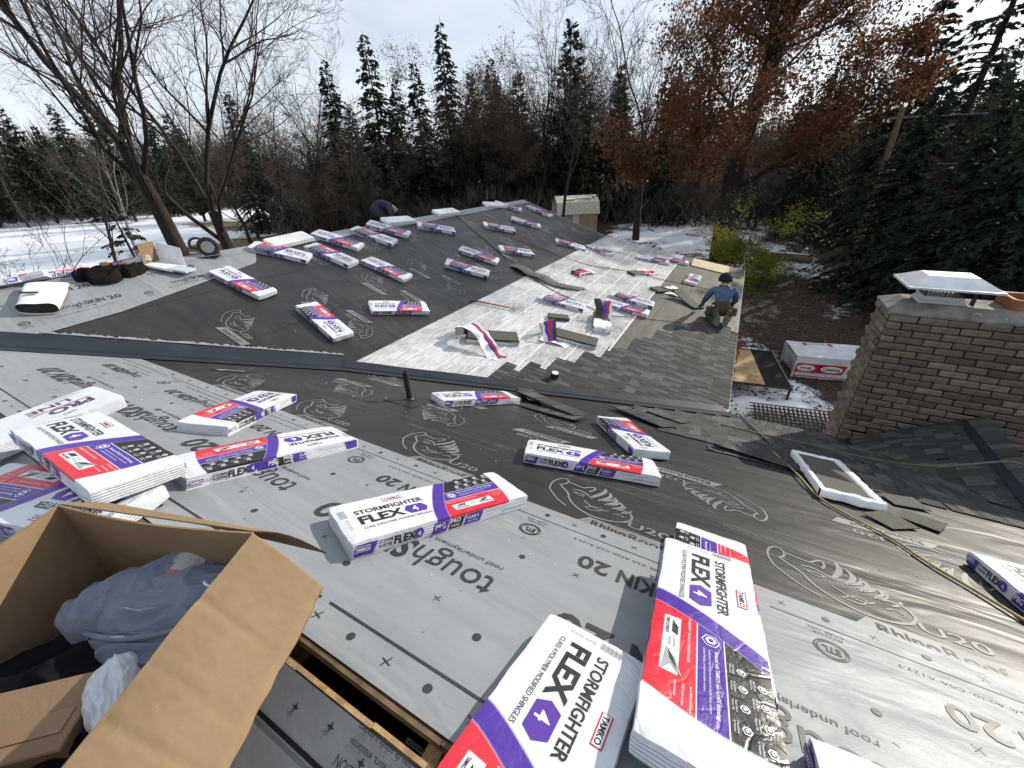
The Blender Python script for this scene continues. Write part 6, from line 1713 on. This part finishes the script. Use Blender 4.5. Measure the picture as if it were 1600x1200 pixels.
# second worker, bent double behind the wing ridge
w2 = empty('person', PBK.at(-8.62, 8.35, 0.03)); w2.rotation_euler = (0, 0, rad(-58))
setp(w2, 'stooping person in navy clothes behind the wing ridge', 'person')
J = {'pelvis': ((0, -.10, .62), .15), 'belly': ((0, .08, .70), .14), 'chest': ((0, .27, .66), (.15, .13)), 'collar': ((0, .39, .56), (.10, .085)), 'neck': ((0, .45, .50), .055), 'head': ((0, .50, .41), .088), 'crown': ((0, .52, .34), .07),
     'lsh': ((-.17, .34, .58), .072), 'lelb': ((-.24, .40, .34), .05), 'lwrist': ((-.18, .52, .14), .036), 'lhand': ((-.16, .56, .09), .034), 'rsh': ((.17, .34, .58), .072), 'relb': ((.24, .40, .34), .05), 'rwrist': ((.18, .52, .14), .036), 'rhand': ((.16, .56, .09), .034),
     'lhip': ((-.11, -.10, .56), .115), 'lknee': ((-.14, .10, .32), .075), 'lank': ((-.12, -.12, .09), .045), 'ltoe': ((-.12, .06, .045), .038), 'rhip': ((.11, -.10, .56), .115), 'rknee': ((.16, .16, .34), .075), 'rank': ((.13, .02, .09), .045), 'rtoe': ((.13, .18, .045), .038)}
Ed = [('pelvis', 'belly'), ('belly', 'chest'), ('chest', 'collar'), ('collar', 'neck'), ('neck', 'head'), ('head', 'crown'), ('chest', 'lsh'), ('lsh', 'lelb'), ('lelb', 'lwrist'), ('lwrist', 'lhand'), ('chest', 'rsh'), ('rsh', 'relb'), ('relb', 'rwrist'), ('rwrist', 'rhand'), ('pelvis', 'lhip'), ('lhip', 'lknee'), ('lknee', 'lank'), ('lank', 'ltoe'), ('pelvis', 'rhip'), ('rhip', 'rknee'), ('rknee', 'rank'), ('rank', 'rtoe')]
Em = [0, 0, 0, 1, 1, 1, 0, 0, 0, 2, 0, 0, 0, 2, 0, 0, 0, 3, 0, 0, 0, 3]
fingers(J, Ed, Em, 'l', J['lwrist'][0], J['lhand'][0], 2); fingers(J, Ed, Em, 'r', J['rwrist'][0], J['rhand'][0], 2)
obj('body', skin_body(J, Ed, [M_JEANS, M_SKIN, M_GLOVE, M_BOOT], Em), w2)
cap_mesh('knit_cap', (0, .51, .395), .115, w2, M_KNIT, 2.4)
face_parts(w2, (0, .50, .41), .095, (0, .4, -.9), M_SKIN)

# ------------------------------------------------------------------ trees
M_BARK = mk_bark('grey_brown_bark', (0.045, 0.037, 0.031), (0.022, 0.018, 0.016))
M_TWIG = mk_bark('twig_bark', (0.125, 0.106, 0.092), (0.07, 0.058, 0.052))
M_TWIGB = mk_bark('reddish_twig_bark', (0.125, 0.099, 0.083), (0.072, 0.058, 0.050))
M_TWIGU = mk_bark('dry_brush', (0.13, 0.108, 0.09), (0.07, 0.06, 0.052))
M_BIRCH = mk_bark('pale_bark', (0.30, 0.29, 0.27), (0.10, 0.095, 0.09))
M_OAKL = mk_leaf('russet_oak_leaf', (0.20, 0.090, 0.038), (0.115, 0.054, 0.031), 0.45)
M_BRNL = mk_leaf('dull_brown_leaf', (0.105, 0.072, 0.048), (0.06, 0.045, 0.033), 0.4)
M_YELL = mk_leaf('yellow_green_leaf', (0.34, 0.33, 0.06), (0.20, 0.23, 0.04), 0.55)
M_SPRU = mk_leaf('spruce_needle', (0.032, 0.052, 0.030), (0.020, 0.033, 0.021), 0.25)
M_PINEN = mk_leaf('pine_needle', (0.034, 0.045, 0.020), (0.020, 0.028, 0.014), 0.2)

def tubes(groups):
    """groups: list of (pts (B,n,3), rad (B,n), k) -> V, F (quads)"""
    Vs, Fs, base = [], [], 0
    for P, R, k in groups:
        P = np.asarray(P, float); R = np.asarray(R, float); Bn, n, _ = P.shape
        T = np.empty_like(P); T[:, 1:-1] = P[:, 2:] - P[:, :-2]; T[:, 0] = P[:, 1] - P[:, 0]; T[:, -1] = P[:, -1] - P[:, -2]
        T /= np.linalg.norm(T, axis=2, keepdims=True) + 1e-9
        ref = np.where(np.abs(T[:, :1, 2:3]) > 0.85, np.array([[[1.0, 0, 0]]]), np.array([[[0, 0, 1.0]]]))
        Uv = np.cross(T, np.broadcast_to(ref, T.shape)); Uv /= np.linalg.norm(Uv, axis=2, keepdims=True) + 1e-9
        Wv = np.cross(T, Uv)
        a = np.arange(k) * 2 * np.pi / k
        ring = P[:, :, None, :] + R[:, :, None, None] * (Uv[:, :, None, :] * np.cos(a)[None, None, :, None] + Wv[:, :, None, :] * np.sin(a)[None, None, :, None])
        Vs.append(ring.reshape(-1, 3))
        I = (np.arange(Bn * n * k) + base).reshape(Bn, n, k)
        J2 = np.roll(I, -1, axis=2)
        Fs.append(np.stack([I[:, :-1], J2[:, :-1], J2[:, 1:], I[:, 1:]], -1).reshape(-1, 4)); base += Bn * n * k
    return np.concatenate(Vs), np.concatenate(Fs)

def grow(seed, H, r0, fork, limbs=(6, 9), spread=(22, 48), levels=4, nch=(7, 6, 5), lens=(0.55, 0.5, 0.5), wander=0.16, twig=0.006, lean=(0, 0), stems=1, low=0.0, crook=1.0, cap=.40):
    rg = np.random.default_rng(seed); store = {l: [] for l in range(levels + 1)}
    NS = {0: 9, 1: 9, 2: 6, 3: 4, 4: 3, 5: 2}
    def unit(v): return v / (np.linalg.norm(v) + 1e-9)
    def off(d, ang):
        p = unit(np.cross(d, unit(rg.normal(size=3)))); return unit(d * math.cos(ang) + p * math.sin(ang))
    def br(p, d, L, r, lev, trop):
        n = NS[min(lev, 5)]; pts = [p]; rs = [r]; rend = r * (0.45 if lev == 0 else 0.22); d = unit(d)
        for i in range(n):
            d = unit(d + rg.normal(size=3) * wander * crook * (1.0 if lev else 0.35) + np.array((0, 0, trop))); p = p + d * L / n
            pts.append(p); rs.append(max(r + (rend - r) * (i + 1) / n, twig * 0.5))
        store[min(lev, levels)].append((np.array(pts), np.array(rs)))
        return np.array(pts), np.array(rs), d
    def kids(pts, rs, L, lev, trop):
        if lev >= levels: return
        n = nch[min(lev - 1, len(nch) - 1)]; n = max(2, int(n * rg.uniform(.75, 1.3)))
        for c in range(n):
            t = rg.uniform(.22, 1.0) if c else 1.0
            f = t * (len(pts) - 1); i = min(int(f), len(pts) - 2); q = pts[i] + (pts[i + 1] - pts[i]) * (f - i); d = unit(pts[i + 1] - pts[i])
            r = max(twig, rs[min(int(round(f)), len(rs) - 1)] * rg.uniform(.5, .75)); l = L * lens[min(lev - 1, len(lens) - 1)] * rg.uniform(.6, 1.15) * (1.15 - .45 * t)
            a, b, _ = br(q, off(d, rg.uniform(.35, .95)), l, r, lev + 1, trop + rg.uniform(-.02, .05)); kids(a, b, l, lev + 1, trop)
    for s in range(stems):
        d0 = unit(np.array((lean[0], lean[1], 1.0)) + (rg.normal(size=3) * (0.18 if stems > 1 else 0.02)) * np.array((1, 1, 0)))
        P, R, d = br(np.array((rg.normal() * .12 * (stems > 1), rg.normal() * .12 * (stems > 1), -0.25)), d0, fork, r0 / math.sqrt(stems), 0, 0.0)
        m = rg.integers(*limbs)
        for c in range(m):
            t = 1.0 if c < 2 else rg.uniform(low if low else .55, 1.0); f = t * (len(P) - 1); i = min(int(f), len(P) - 2); q = P[i] + (P[i + 1] - P[i]) * (f - i)
            az = 2 * np.pi * (c * .382 + rg.uniform(0, .15)); el = rad(rg.uniform(*spread)) * (0.5 if c == 0 else (1.0 if t > .9 else 1.25))
            dd = unit(np.array((math.sin(el) * math.cos(az), math.sin(el) * math.sin(az), math.cos(el))) + np.array((lean[0], lean[1], 0)) * .5)
            l = min((H - q[2]) / max(.55, math.cos(el)) * rg.uniform(.62, .92) * (1.0 if c < 2 else .85), H * cap * rg.uniform(.85, 1.1) if t < .97 else H * .6)
            a, b, _ = br(q, dd, l, R[min(int(f), len(R) - 1)] * (rg.uniform(.5, .62) if c < 2 else rg.uniform(.24, .38)), 1, .045); kids(a, b, l, 1, .03)
    return store
def to_groups(items, k):
    by = {}
    for p, r in items: by.setdefault(len(p), []).append((p, r))
    return [(np.stack([a for a, _ in v]), np.stack([b for _, b in v]), k) for v in by.values()]
def tree_meshes(store, m_trunk, m_twig, split=2, levels=4):
    tr = []; tw = []
    for l, it in store.items():
        if not it: continue
        (tr if l <= split else tw).extend(to_groups(it, {0: 10, 1: 7, 2: 5}.get(l, 3)))
    V, F = tubes(tr); a = fast_mesh('trunk', V, F, [m_trunk], True)
    V, F = tubes(tw); b = fast_mesh('crown', V, F, [m_twig], False)
    return a, b
def leaf_quads(C, size, rg, up=0.0):
    n = len(C); a = rg.normal(size=(n, 3)); a[:, 2] += up; a /= np.linalg.norm(a, axis=1, keepdims=True); b = np.cross(a, rg.normal(size=(n, 3))); b /= np.linalg.norm(b, axis=1, keepdims=True)
    s = size * rg.uniform(.6, 1.3, (n, 1)); w = s * rg.uniform(.45, .75, (n, 1))
    V = np.stack([C - a * s, C + b * w - a * s * .1, C + a * s, C - b * w + a * s * .1], 1).reshape(-1, 3)
    return V, np.arange(n * 4).reshape(n, 4)
def leaves_on(store, lv, per, size, rg, jit=0.18, keep=None):
    pts = []
    for l in lv:
        for p, r in store.get(l, []): pts.append(p[1:])
    P = np.concatenate(pts); C = np.repeat(P, per, 0) + rg.normal(0, jit, (len(P) * per, 3))
    if keep is not None: C = C[keep(C)]
    return leaf_quads(C, size, rg)
def spruce(seed, H, Rb, step=0.40, per=8, spray=0.50, dens=0.085, droop=0.30, bare=0.03, gap=0.10, pine=False):
    rg = np.random.default_rng(seed)
    zs = np.arange(H * bare, H * .985, step); items = []; SP = []
    TP = np.stack([np.array((0.05 * math.sin(z * .7), 0.05 * math.cos(z * .5), z)) for z in np.linspace(-.2, H, 14)]); TR = np.linspace(.011 * H + .05, .012, 14)
    for z in zs:
        f = z / H; n = rg.integers(per - 2, per + 2)
        for j in range(n):
            if rg.random() < gap: continue
            az = rg.uniform(0, 6.283); L = Rb * ((1 - f) ** .85 * (1.0 if not pine else .8 + .4 * math.sin(f * 3.1)) + .03) * rg.uniform(.6, 1.12); m = 6
            o = np.array((math.cos(az), math.sin(az), 0)); z0 = z + rg.uniform(-step, step) * .5
            t = np.linspace(0, 1, m); rise = (.30 - .15 * (1 - f)) if not pine else .45
            pts = np.stack([o * L * q + np.array((0, 0, z0 + L * (rise * q - droop * (1 + (1 - f)) * q * q))) for q in t])
            items.append((pts, np.linspace(.010 + .012 * L, .004, m)))
            k = max(3, int(L / dens)); q = rg.uniform(.12, 1.0, k); idx = np.minimum((q * (m - 1)).astype(int), m - 2); fr = (q * (m - 1) - idx)[:, None]
            c = pts[idx] * (1 - fr) + pts[idx + 1] * fr; d = pts[idx + 1] - pts[idx]; d /= np.linalg.norm(d, axis=1, keepdims=True)
            sd = np.cross(d, (0, 0, 1.0)); sd /= np.linalg.norm(sd, axis=1, keepdims=True) + 1e-9
            sg = rg.choice((-1, 1), (k, 1)); dirv = d * rg.uniform(.4, 1.0, (k, 1)) + sd * sg * rg.uniform(.3, 1.0, (k, 1)) + np.array((0, 0, 1)) * rg.uniform(-.75, .15 if not pine else .8, (k, 1)); dirv /= np.linalg.norm(dirv, axis=1, keepdims=True)
            l = spray * rg.uniform(.6, 1.25, (k, 1)) * (1.15 - .5 * q[:, None]); wv = np.cross(dirv, rg.normal(size=(k, 3))); wv /= np.linalg.norm(wv, axis=1, keepdims=True); wd = l * rg.uniform(.16, .30, (k, 1))
            SP.append(np.stack([c, c + dirv * l * .45 + wv * wd, c + dirv * l, c + dirv * l * .45 - wv * wd], 1))
    V, F = tubes([(TP[None], TR[None], 8)] + to_groups(items, 3)); a = fast_mesh('trunk', V, F, [M_BARK], True)
    S = np.concatenate(SP).reshape(-1, 3); b = fast_mesh('crown', S, np.arange(len(S)).reshape(-1, 4), [M_PINEN if pine else M_SPRU])
    return a, b
def polar(az, d): return d * math.sin(rad(az)), d * math.cos(rad(az))
def plant(name, meshes, az, d, label, group=None, s=1.0, rot=0.0, cat='tree', dz=0.0):
    x, y = polar(az, d)
    root = empty(name, (x, y, gz(x, y) + dz)); root.rotation_euler = (0, 0, rot); root.scale = (s, s, s)
    for nm, me in zip(('trunk', 'crown', 'leaves'), meshes): obj(nm, me, root)
    return setp(root, label, cat, group)
# --- the two bare trees beside the wing
st = grow(11, 17, .37, 7.4, (8, 9), (16, 42), 4, (9, 8, 7), (.55, .5, .5), .15, .0065, low=.72); plant('bare_tree', tree_meshes(st, M_BARK, M_TWIG), -67.5, 18.5, 'large bare tree with a thick dark trunk behind the open carton', rot=1.3)
st = grow(12, 17.5, .35, 5.2, (6, 7), (12, 40), 4, (11, 8, 7), (.55, .5, .5), .13, .0065, low=.75); plant('bare_tree', tree_meshes(st, M_BARK, M_TWIG), -62.9, 20.0, 'large bare tree forking low into upright stems behind the saw', rot=.4)
st = grow(13, 7.5, .10, 2.0, (6, 8), (25, 60), 4, (8, 6, 5), (.55, .5, .5), .2, .006); plant('bare_tree', tree_meshes(st, M_BARK, M_TWIG), -80.5, 17.0, 'thin bare tree reaching in at the left edge', rot=.2)
# --- russet oak
st = grow(31, 23, .62, 15.5, (17, 19), (38, 74), 4, (9, 7, 6), (.5, .5, .5), .20, .008, low=.26, crook=1.15, cap=.34)
tm = tree_meshes(st, M_BARK, M_TWIGB); rg = np.random.default_rng(3)
def keep_oak(C):
    p = np.clip(1.05 - (C[:, 2] - 8.0) / 8.0, .18, 1.0) * np.clip((C[:, 2] - 2.0) / 2.0, 0, 1)
    cl = np.sin(C[:, 0] * 1.1 + 1) * np.cos(C[:, 1] * 1.3) * np.sin(C[:, 2] * .9 + .5)
    return rg.random(len(C)) < p * np.clip(.75 + .7 * cl, .08, 1)
V, F = leaves_on(st, (3, 4), 5, .095, rg, .28, keep_oak)
plant('oak_tree', (*tm, fast_mesh('leaves', V, F, [M_OAKL])), -1.8, 29.0, 'big oak with russet leaves still on, behind the kneeling worker', rot=2.0)
# --- yellow-green shrub
st = grow(41, 4.4, .07, .7, (9, 12), (15, 55), 3, (7, 6), (.6, .5), .2, .006, stems=3); rg = np.random.default_rng(4)
V, F = leaves_on(st, (2, 3), 4, .048, rg, .12, lambda C: rg.random(len(C)) < np.clip(.25 + .6 * np.sin(C[:, 2] * 2.2 + C[:, 0]) + .2, .05, .9))
plant('shrub', (*tree_meshes(st, M_BARK, M_TWIG, 1), fast_mesh('leaves', V, F, [M_YELL])), 2.3, 25.0, 'airy shrub with yellow-green leaves right of the oak trunk', s=1.1, cat='shrub')
# --- tall bare tree left of the oak and slender ones by the shed
st = grow(51, 17, .26, 6.5, (8, 10), (18, 45), 4, (8, 6, 6), (.5, .5, .5), .15, .009); BT_A = tree_meshes(st, M_BARK, M_TWIG)
plant('bare_tree', BT_A, -12.2, 35.0, 'tall bare tree with wide crown between shed and oak', s=1.15, rot=.6)
st = grow(52, 15, .16, 7.0, (9, 11), (10, 28), 4, (6, 5, 5), (.4, .5, .5), .12, .009); BT_B = tree_meshes(st, M_BARK, M_TWIGB)
plant('bare_tree', BT_B, -21.9, 34.0, 'slim dark tree standing right in front of the shed', rot=.0)
st = grow(53, 14, .20, 4.5, (8, 10), (20, 52), 4, (7, 6, 5), (.5, .5, .5), .18, .011); BT_C = tree_meshes(st, M_BARK, M_TWIG)
st = grow(54, 12, .17, 3.0, (9, 12), (18, 55), 4, (7, 6, 6), (.5, .5, .5), .2, .011); BT_D = tree_meshes(st, M_BARK, M_TWIGB); rg = np.random.default_rng(6)
V, F = leaves_on(st, (3, 4), 3, .05, rg, .22, lambda C: rg.random(len(C)) < .5); BT_E = (*BT_D, fast_mesh('leaves', V, F, [M_BRNL]))
st = grow(55, 9, .13, 1.6, (8, 10), (25, 60), 4, (7, 6, 6), (.5, .5, .5), .22, .010, stems=2); BT_F = tree_meshes(st, M_BARK, M_TWIGB); V, F = leaves_on(st, (3, 4), 3, .05, rg, .2, lambda C: rg.random(len(C)) < .45); BT_G = (*BT_F, fast_mesh('leaves', V, F, [M_BRNL]))
# --- conifers
SPA, SPB, SPC = spruce(61, 17, 4.5), spruce(62, 16, 4.2, gap=.12), spruce(63, 18, 3.8, gap=.18)
PIN = spruce(64, 15, 3.8, .45, 8, .50, .085, .10, .06, .10, True)
SPN = spruce(65, 9.5, 3.6, .28, 10, .34, .055, .30, .01, .04); SPT = spruce(66, 23, 5.6, .6, 6, .55, .10, .34, .25, .25)
for i, (ms, az, d, s, lab) in enumerate(((SPA, -44.2, 50, 1.0, 'tall spruce, first of the dark row behind the wing'), (SPB, -39.3, 51, .93, 'pointed spruce, shorter of the middle two of the dark row'), (SPC, -35.9, 50, 1.0, 'tallest narrow spruce of the dark row behind the wing'), (SPB, -41.6, 56, .9, 'slim spruce squeezed between two taller ones'),
                                    (SPA, -47.0, 57, .72, 'low spruce at the edge of the dark row'), (PIN, -21.4, 47, 1.12, 'broad dark pine rising behind the shed'), (PIN, -33.0, 55, .98, 'dull pine beside the tallest spruce'), (PIN, -27.5, 54, .95, 'dull pine in the middle of the brown trees'), (SPA, -30.0, 60, .9, 'spruce half hidden among the brown trees'),
                                    (SPA, -15.5, 46, .72, 'dark spruce right of the shed'), (SPN, -9.5, 44, 1.1, 'dense dark spruce behind the oak'), (SPA, 4.5, 44, .62, 'dark spruce behind the yellow-green shrub'))):
    plant('spruce_tree' if ms is not PIN else 'pine_tree', ms, az, d, lab, 'conifers behind the wing', s, i * 1.7)
for i, (ms, az, d, s, lab) in enumerate(((SPT, 15.2, 43, 1.0, 'tall thin-crowned spruce with bare leaning-looking trunk at the right'), (SPN, 13.2, 25.5, .88, 'dense dark spruce next to the utility pole'), (SPN, 17.6, 22.5, .82, 'dense dark spruce behind the chimney cap'), (SPN, 22.0, 21.0, .95, 'dense dark spruce at the right edge'),
                                    (SPN, 25.5, 25.0, 1.1, 'dark spruce just cut by the right edge'), (SPA, 11.2, 36, .78, 'farther spruce behind the utility pole'), (SPA, 19.6, 36, .86, 'taller spruce behind the right-hand dark row'))):
    plant('spruce_tree', ms, az, d, lab, 'dark conifers behind the chimney', s, i * 2.1)
for i, (ms, az, d, s, lab) in enumerate(((PIN, -75.5, 96, 1.05, 'dull green pine at the far left of the snow field'), (SPA, -72.3, 92, .9, 'dark spruce at the left of the snow field'), (PIN, -70.0, 84, 1.05, 'dark pine behind the large bare trees'), (SPB, -66.0, 90, .9, 'spruce far behind the large bare trees'), (PIN, -79.0, 98, 1.1, 'pine cut by the left edge'), (PIN, -64.4, 74, .85, 'young pine between the two large bare trees'))):
    plant('pine_tree' if ms is PIN else 'spruce_tree', ms, az, d, lab, 'conifers beyond the snow field', s, i * 1.3)
plant('spruce_tree', spruce(67, 5.2, 1.9, .42, 6, .42, .12, .25, .12, .25), -71.5, 30, 'small open spruce standing in the snow by the bare trees')
st = grow(56, 11, .12, 5, (6, 8), (15, 35), 4, (5, 5, 4), (.4, .5, .5), .1, .008, lean=(.1, 0)); plant('birch_tree', tree_meshes(st, M_BIRCH, M_TWIG), -71.3, 33, 'pale-barked slender tree by the snow field')
plant('young_tree', BT_B, -73.2, 27, 'slim leaning young tree rising from the bare soil at the left', s=.62, rot=1.0)
# --- the wood: individual trees further back
rg = np.random.default_rng(99)
kinds = {'bare_tree': (BT_A, BT_C, BT_B), 'brown_tree': (BT_E, BT_D), 'bushy_tree': (BT_F, BT_G), 'pine_tree': (PIN, SPA, SPB)}
words = {'bare_tree': 'bare grey tree', 'brown_tree': 'brown twiggy tree', 'bushy_tree': 'low bushy brown tree', 'pine_tree': 'dark conifer'}
def wood(zone, azr, dr, n, mix, hs):
    for i in range(n):
        az = azr[0] + (azr[1] - azr[0]) * (i + rg.uniform(.1, .9)) / n; d = rg.uniform(*dr); k = rg.choice(list(kinds), p=mix); ms = kinds[k]
        m = ms[rg.integers(len(ms))]; s = rg.uniform(*hs) * (.85 if k == 'bushy_tree' else .8 if k == 'pine_tree' else 1.0)
        plant(k, m, az, d, words[k] + ' ' + zone, words[k] + ', one of many ' + zone, s, rg.uniform(0, 6.28))
wood('in the wood beyond the snow field', (-86, -60), (88, 118), 34, (.35, .3, .15, .2), (.9, 1.25))
wood('in the wood left of the dark spruces', (-61, -46), (40, 75), 24, (.35, .35, .1, .2), (.85, 1.2))
wood('in the wood behind the shed', (-36, -14), (46, 72), 28, (.25, .5, .1, .15), (1.15, 1.5))
wood('among the dark spruces', (-47, -34), (44, 62), 9, (.2, .4, .2, .2), (.7, 1.0))
wood('in the wood left of the oak', (-15, -4), (38, 70), 14, (.3, .35, .15, .2), (.7, 1.05))
wood('in the wood right of the oak', (-4, 12), (34, 70), 22, (.35, .25, .2, .2), (.65, .95))
wood('in the wood behind the chimney', (12, 34), (40, 70), 14, (.35, .25, .15, .25), (.8, 1.1))
# --- undergrowth that closes the view between the trunks
def brush(name, lab, n, azr, dr, hmax, mats, share):
    az = np.radians(rg.uniform(*azr, n)); d = rg.uniform(*dr, n); x, y = d * np.sin(az), d * np.cos(az)
    base = gh(x, y); hm = hmax * (.65 + .35 * np.sin(az * 31) * np.sin(az * 13 + d * .2)); z = rg.uniform(0, 1, n) ** 1.3 * hm; h = rg.uniform(.5, 1.9, n); w = rg.uniform(.02, .10, n); t = rg.uniform(0, 6.28, n)
    lx, ly = rg.normal(0, .7, n), rg.normal(0, .7, n); q = np.stack([w * np.cos(t), w * np.sin(t), 0 * t], 1); c0 = np.stack([x, y, base + z - .2], 1)
    V = np.stack([c0 - q, c0 + q, c0 + np.stack([lx, ly, h], 1)], 1).reshape(-1, 3)
    setp(obj(name, fast_mesh(name, V, np.arange(n * 3).reshape(n, 3), mats, midx=(rg.random(n) < share).astype(np.int32))), lab, 'undergrowth', kind='stuff')
brush('undergrowth', 'tangled brown undergrowth between the trees behind the wing', 20000, (-58, -13), (42, 72), 3.8, [M_TWIGU, M_SPRU], .25)
brush('undergrowth', 'tangled dark undergrowth between the trees right of the oak', 13000, (-13, 32), (40, 70), 3.2, [M_TWIGU, M_SPRU], .3)
brush('undergrowth', 'low grey undergrowth along the far side of the snow field', 12000, (-92, -58), (98, 122), 4.5, [M_TWIGU, M_SPRU], .35)
# --- the far wood that reads as one mass
def woodland():
    n = 36000; az = np.radians(rg.uniform(-100, 50, n)); d = rg.uniform(104, 145, n); top = 9.5 + 2.2 * np.sin(az * 9) + 1.5 * np.sin(az * 23 + 1)
    z = rg.uniform(0, 1, n) ** .8 * top; h = rg.uniform(1.2, 4.0, n); w = rg.uniform(.05, .28, n) * np.where(z > top * .7, .6, 1.2); x, y = d * np.sin(az), d * np.cos(az)
    base = gh(x, y); t = az + np.pi / 2 + rg.normal(0, .6, n); lx = rg.normal(0, .5, n)
    a = np.stack([x - w * np.sin(t), y - w * np.cos(t), base + z - .5], 1); b = np.stack([x + w * np.sin(t), y + w * np.cos(t), base + z - .5], 1); c = np.stack([x + lx * np.sin(t), y + lx * np.cos(t), base + z + h], 1)
    V = np.stack([a, b, c], 1).reshape(-1, 3); me = fast_mesh('woodland', V, np.arange(n * 3).reshape(n, 3), [M_TWIGU, M_SPRU], midx=(rg.random(n) < .3).astype(np.int32))
    setp(obj('woodland', me), 'far leafless wood closing the horizon', 'woodland', kind='stuff')
woodland()
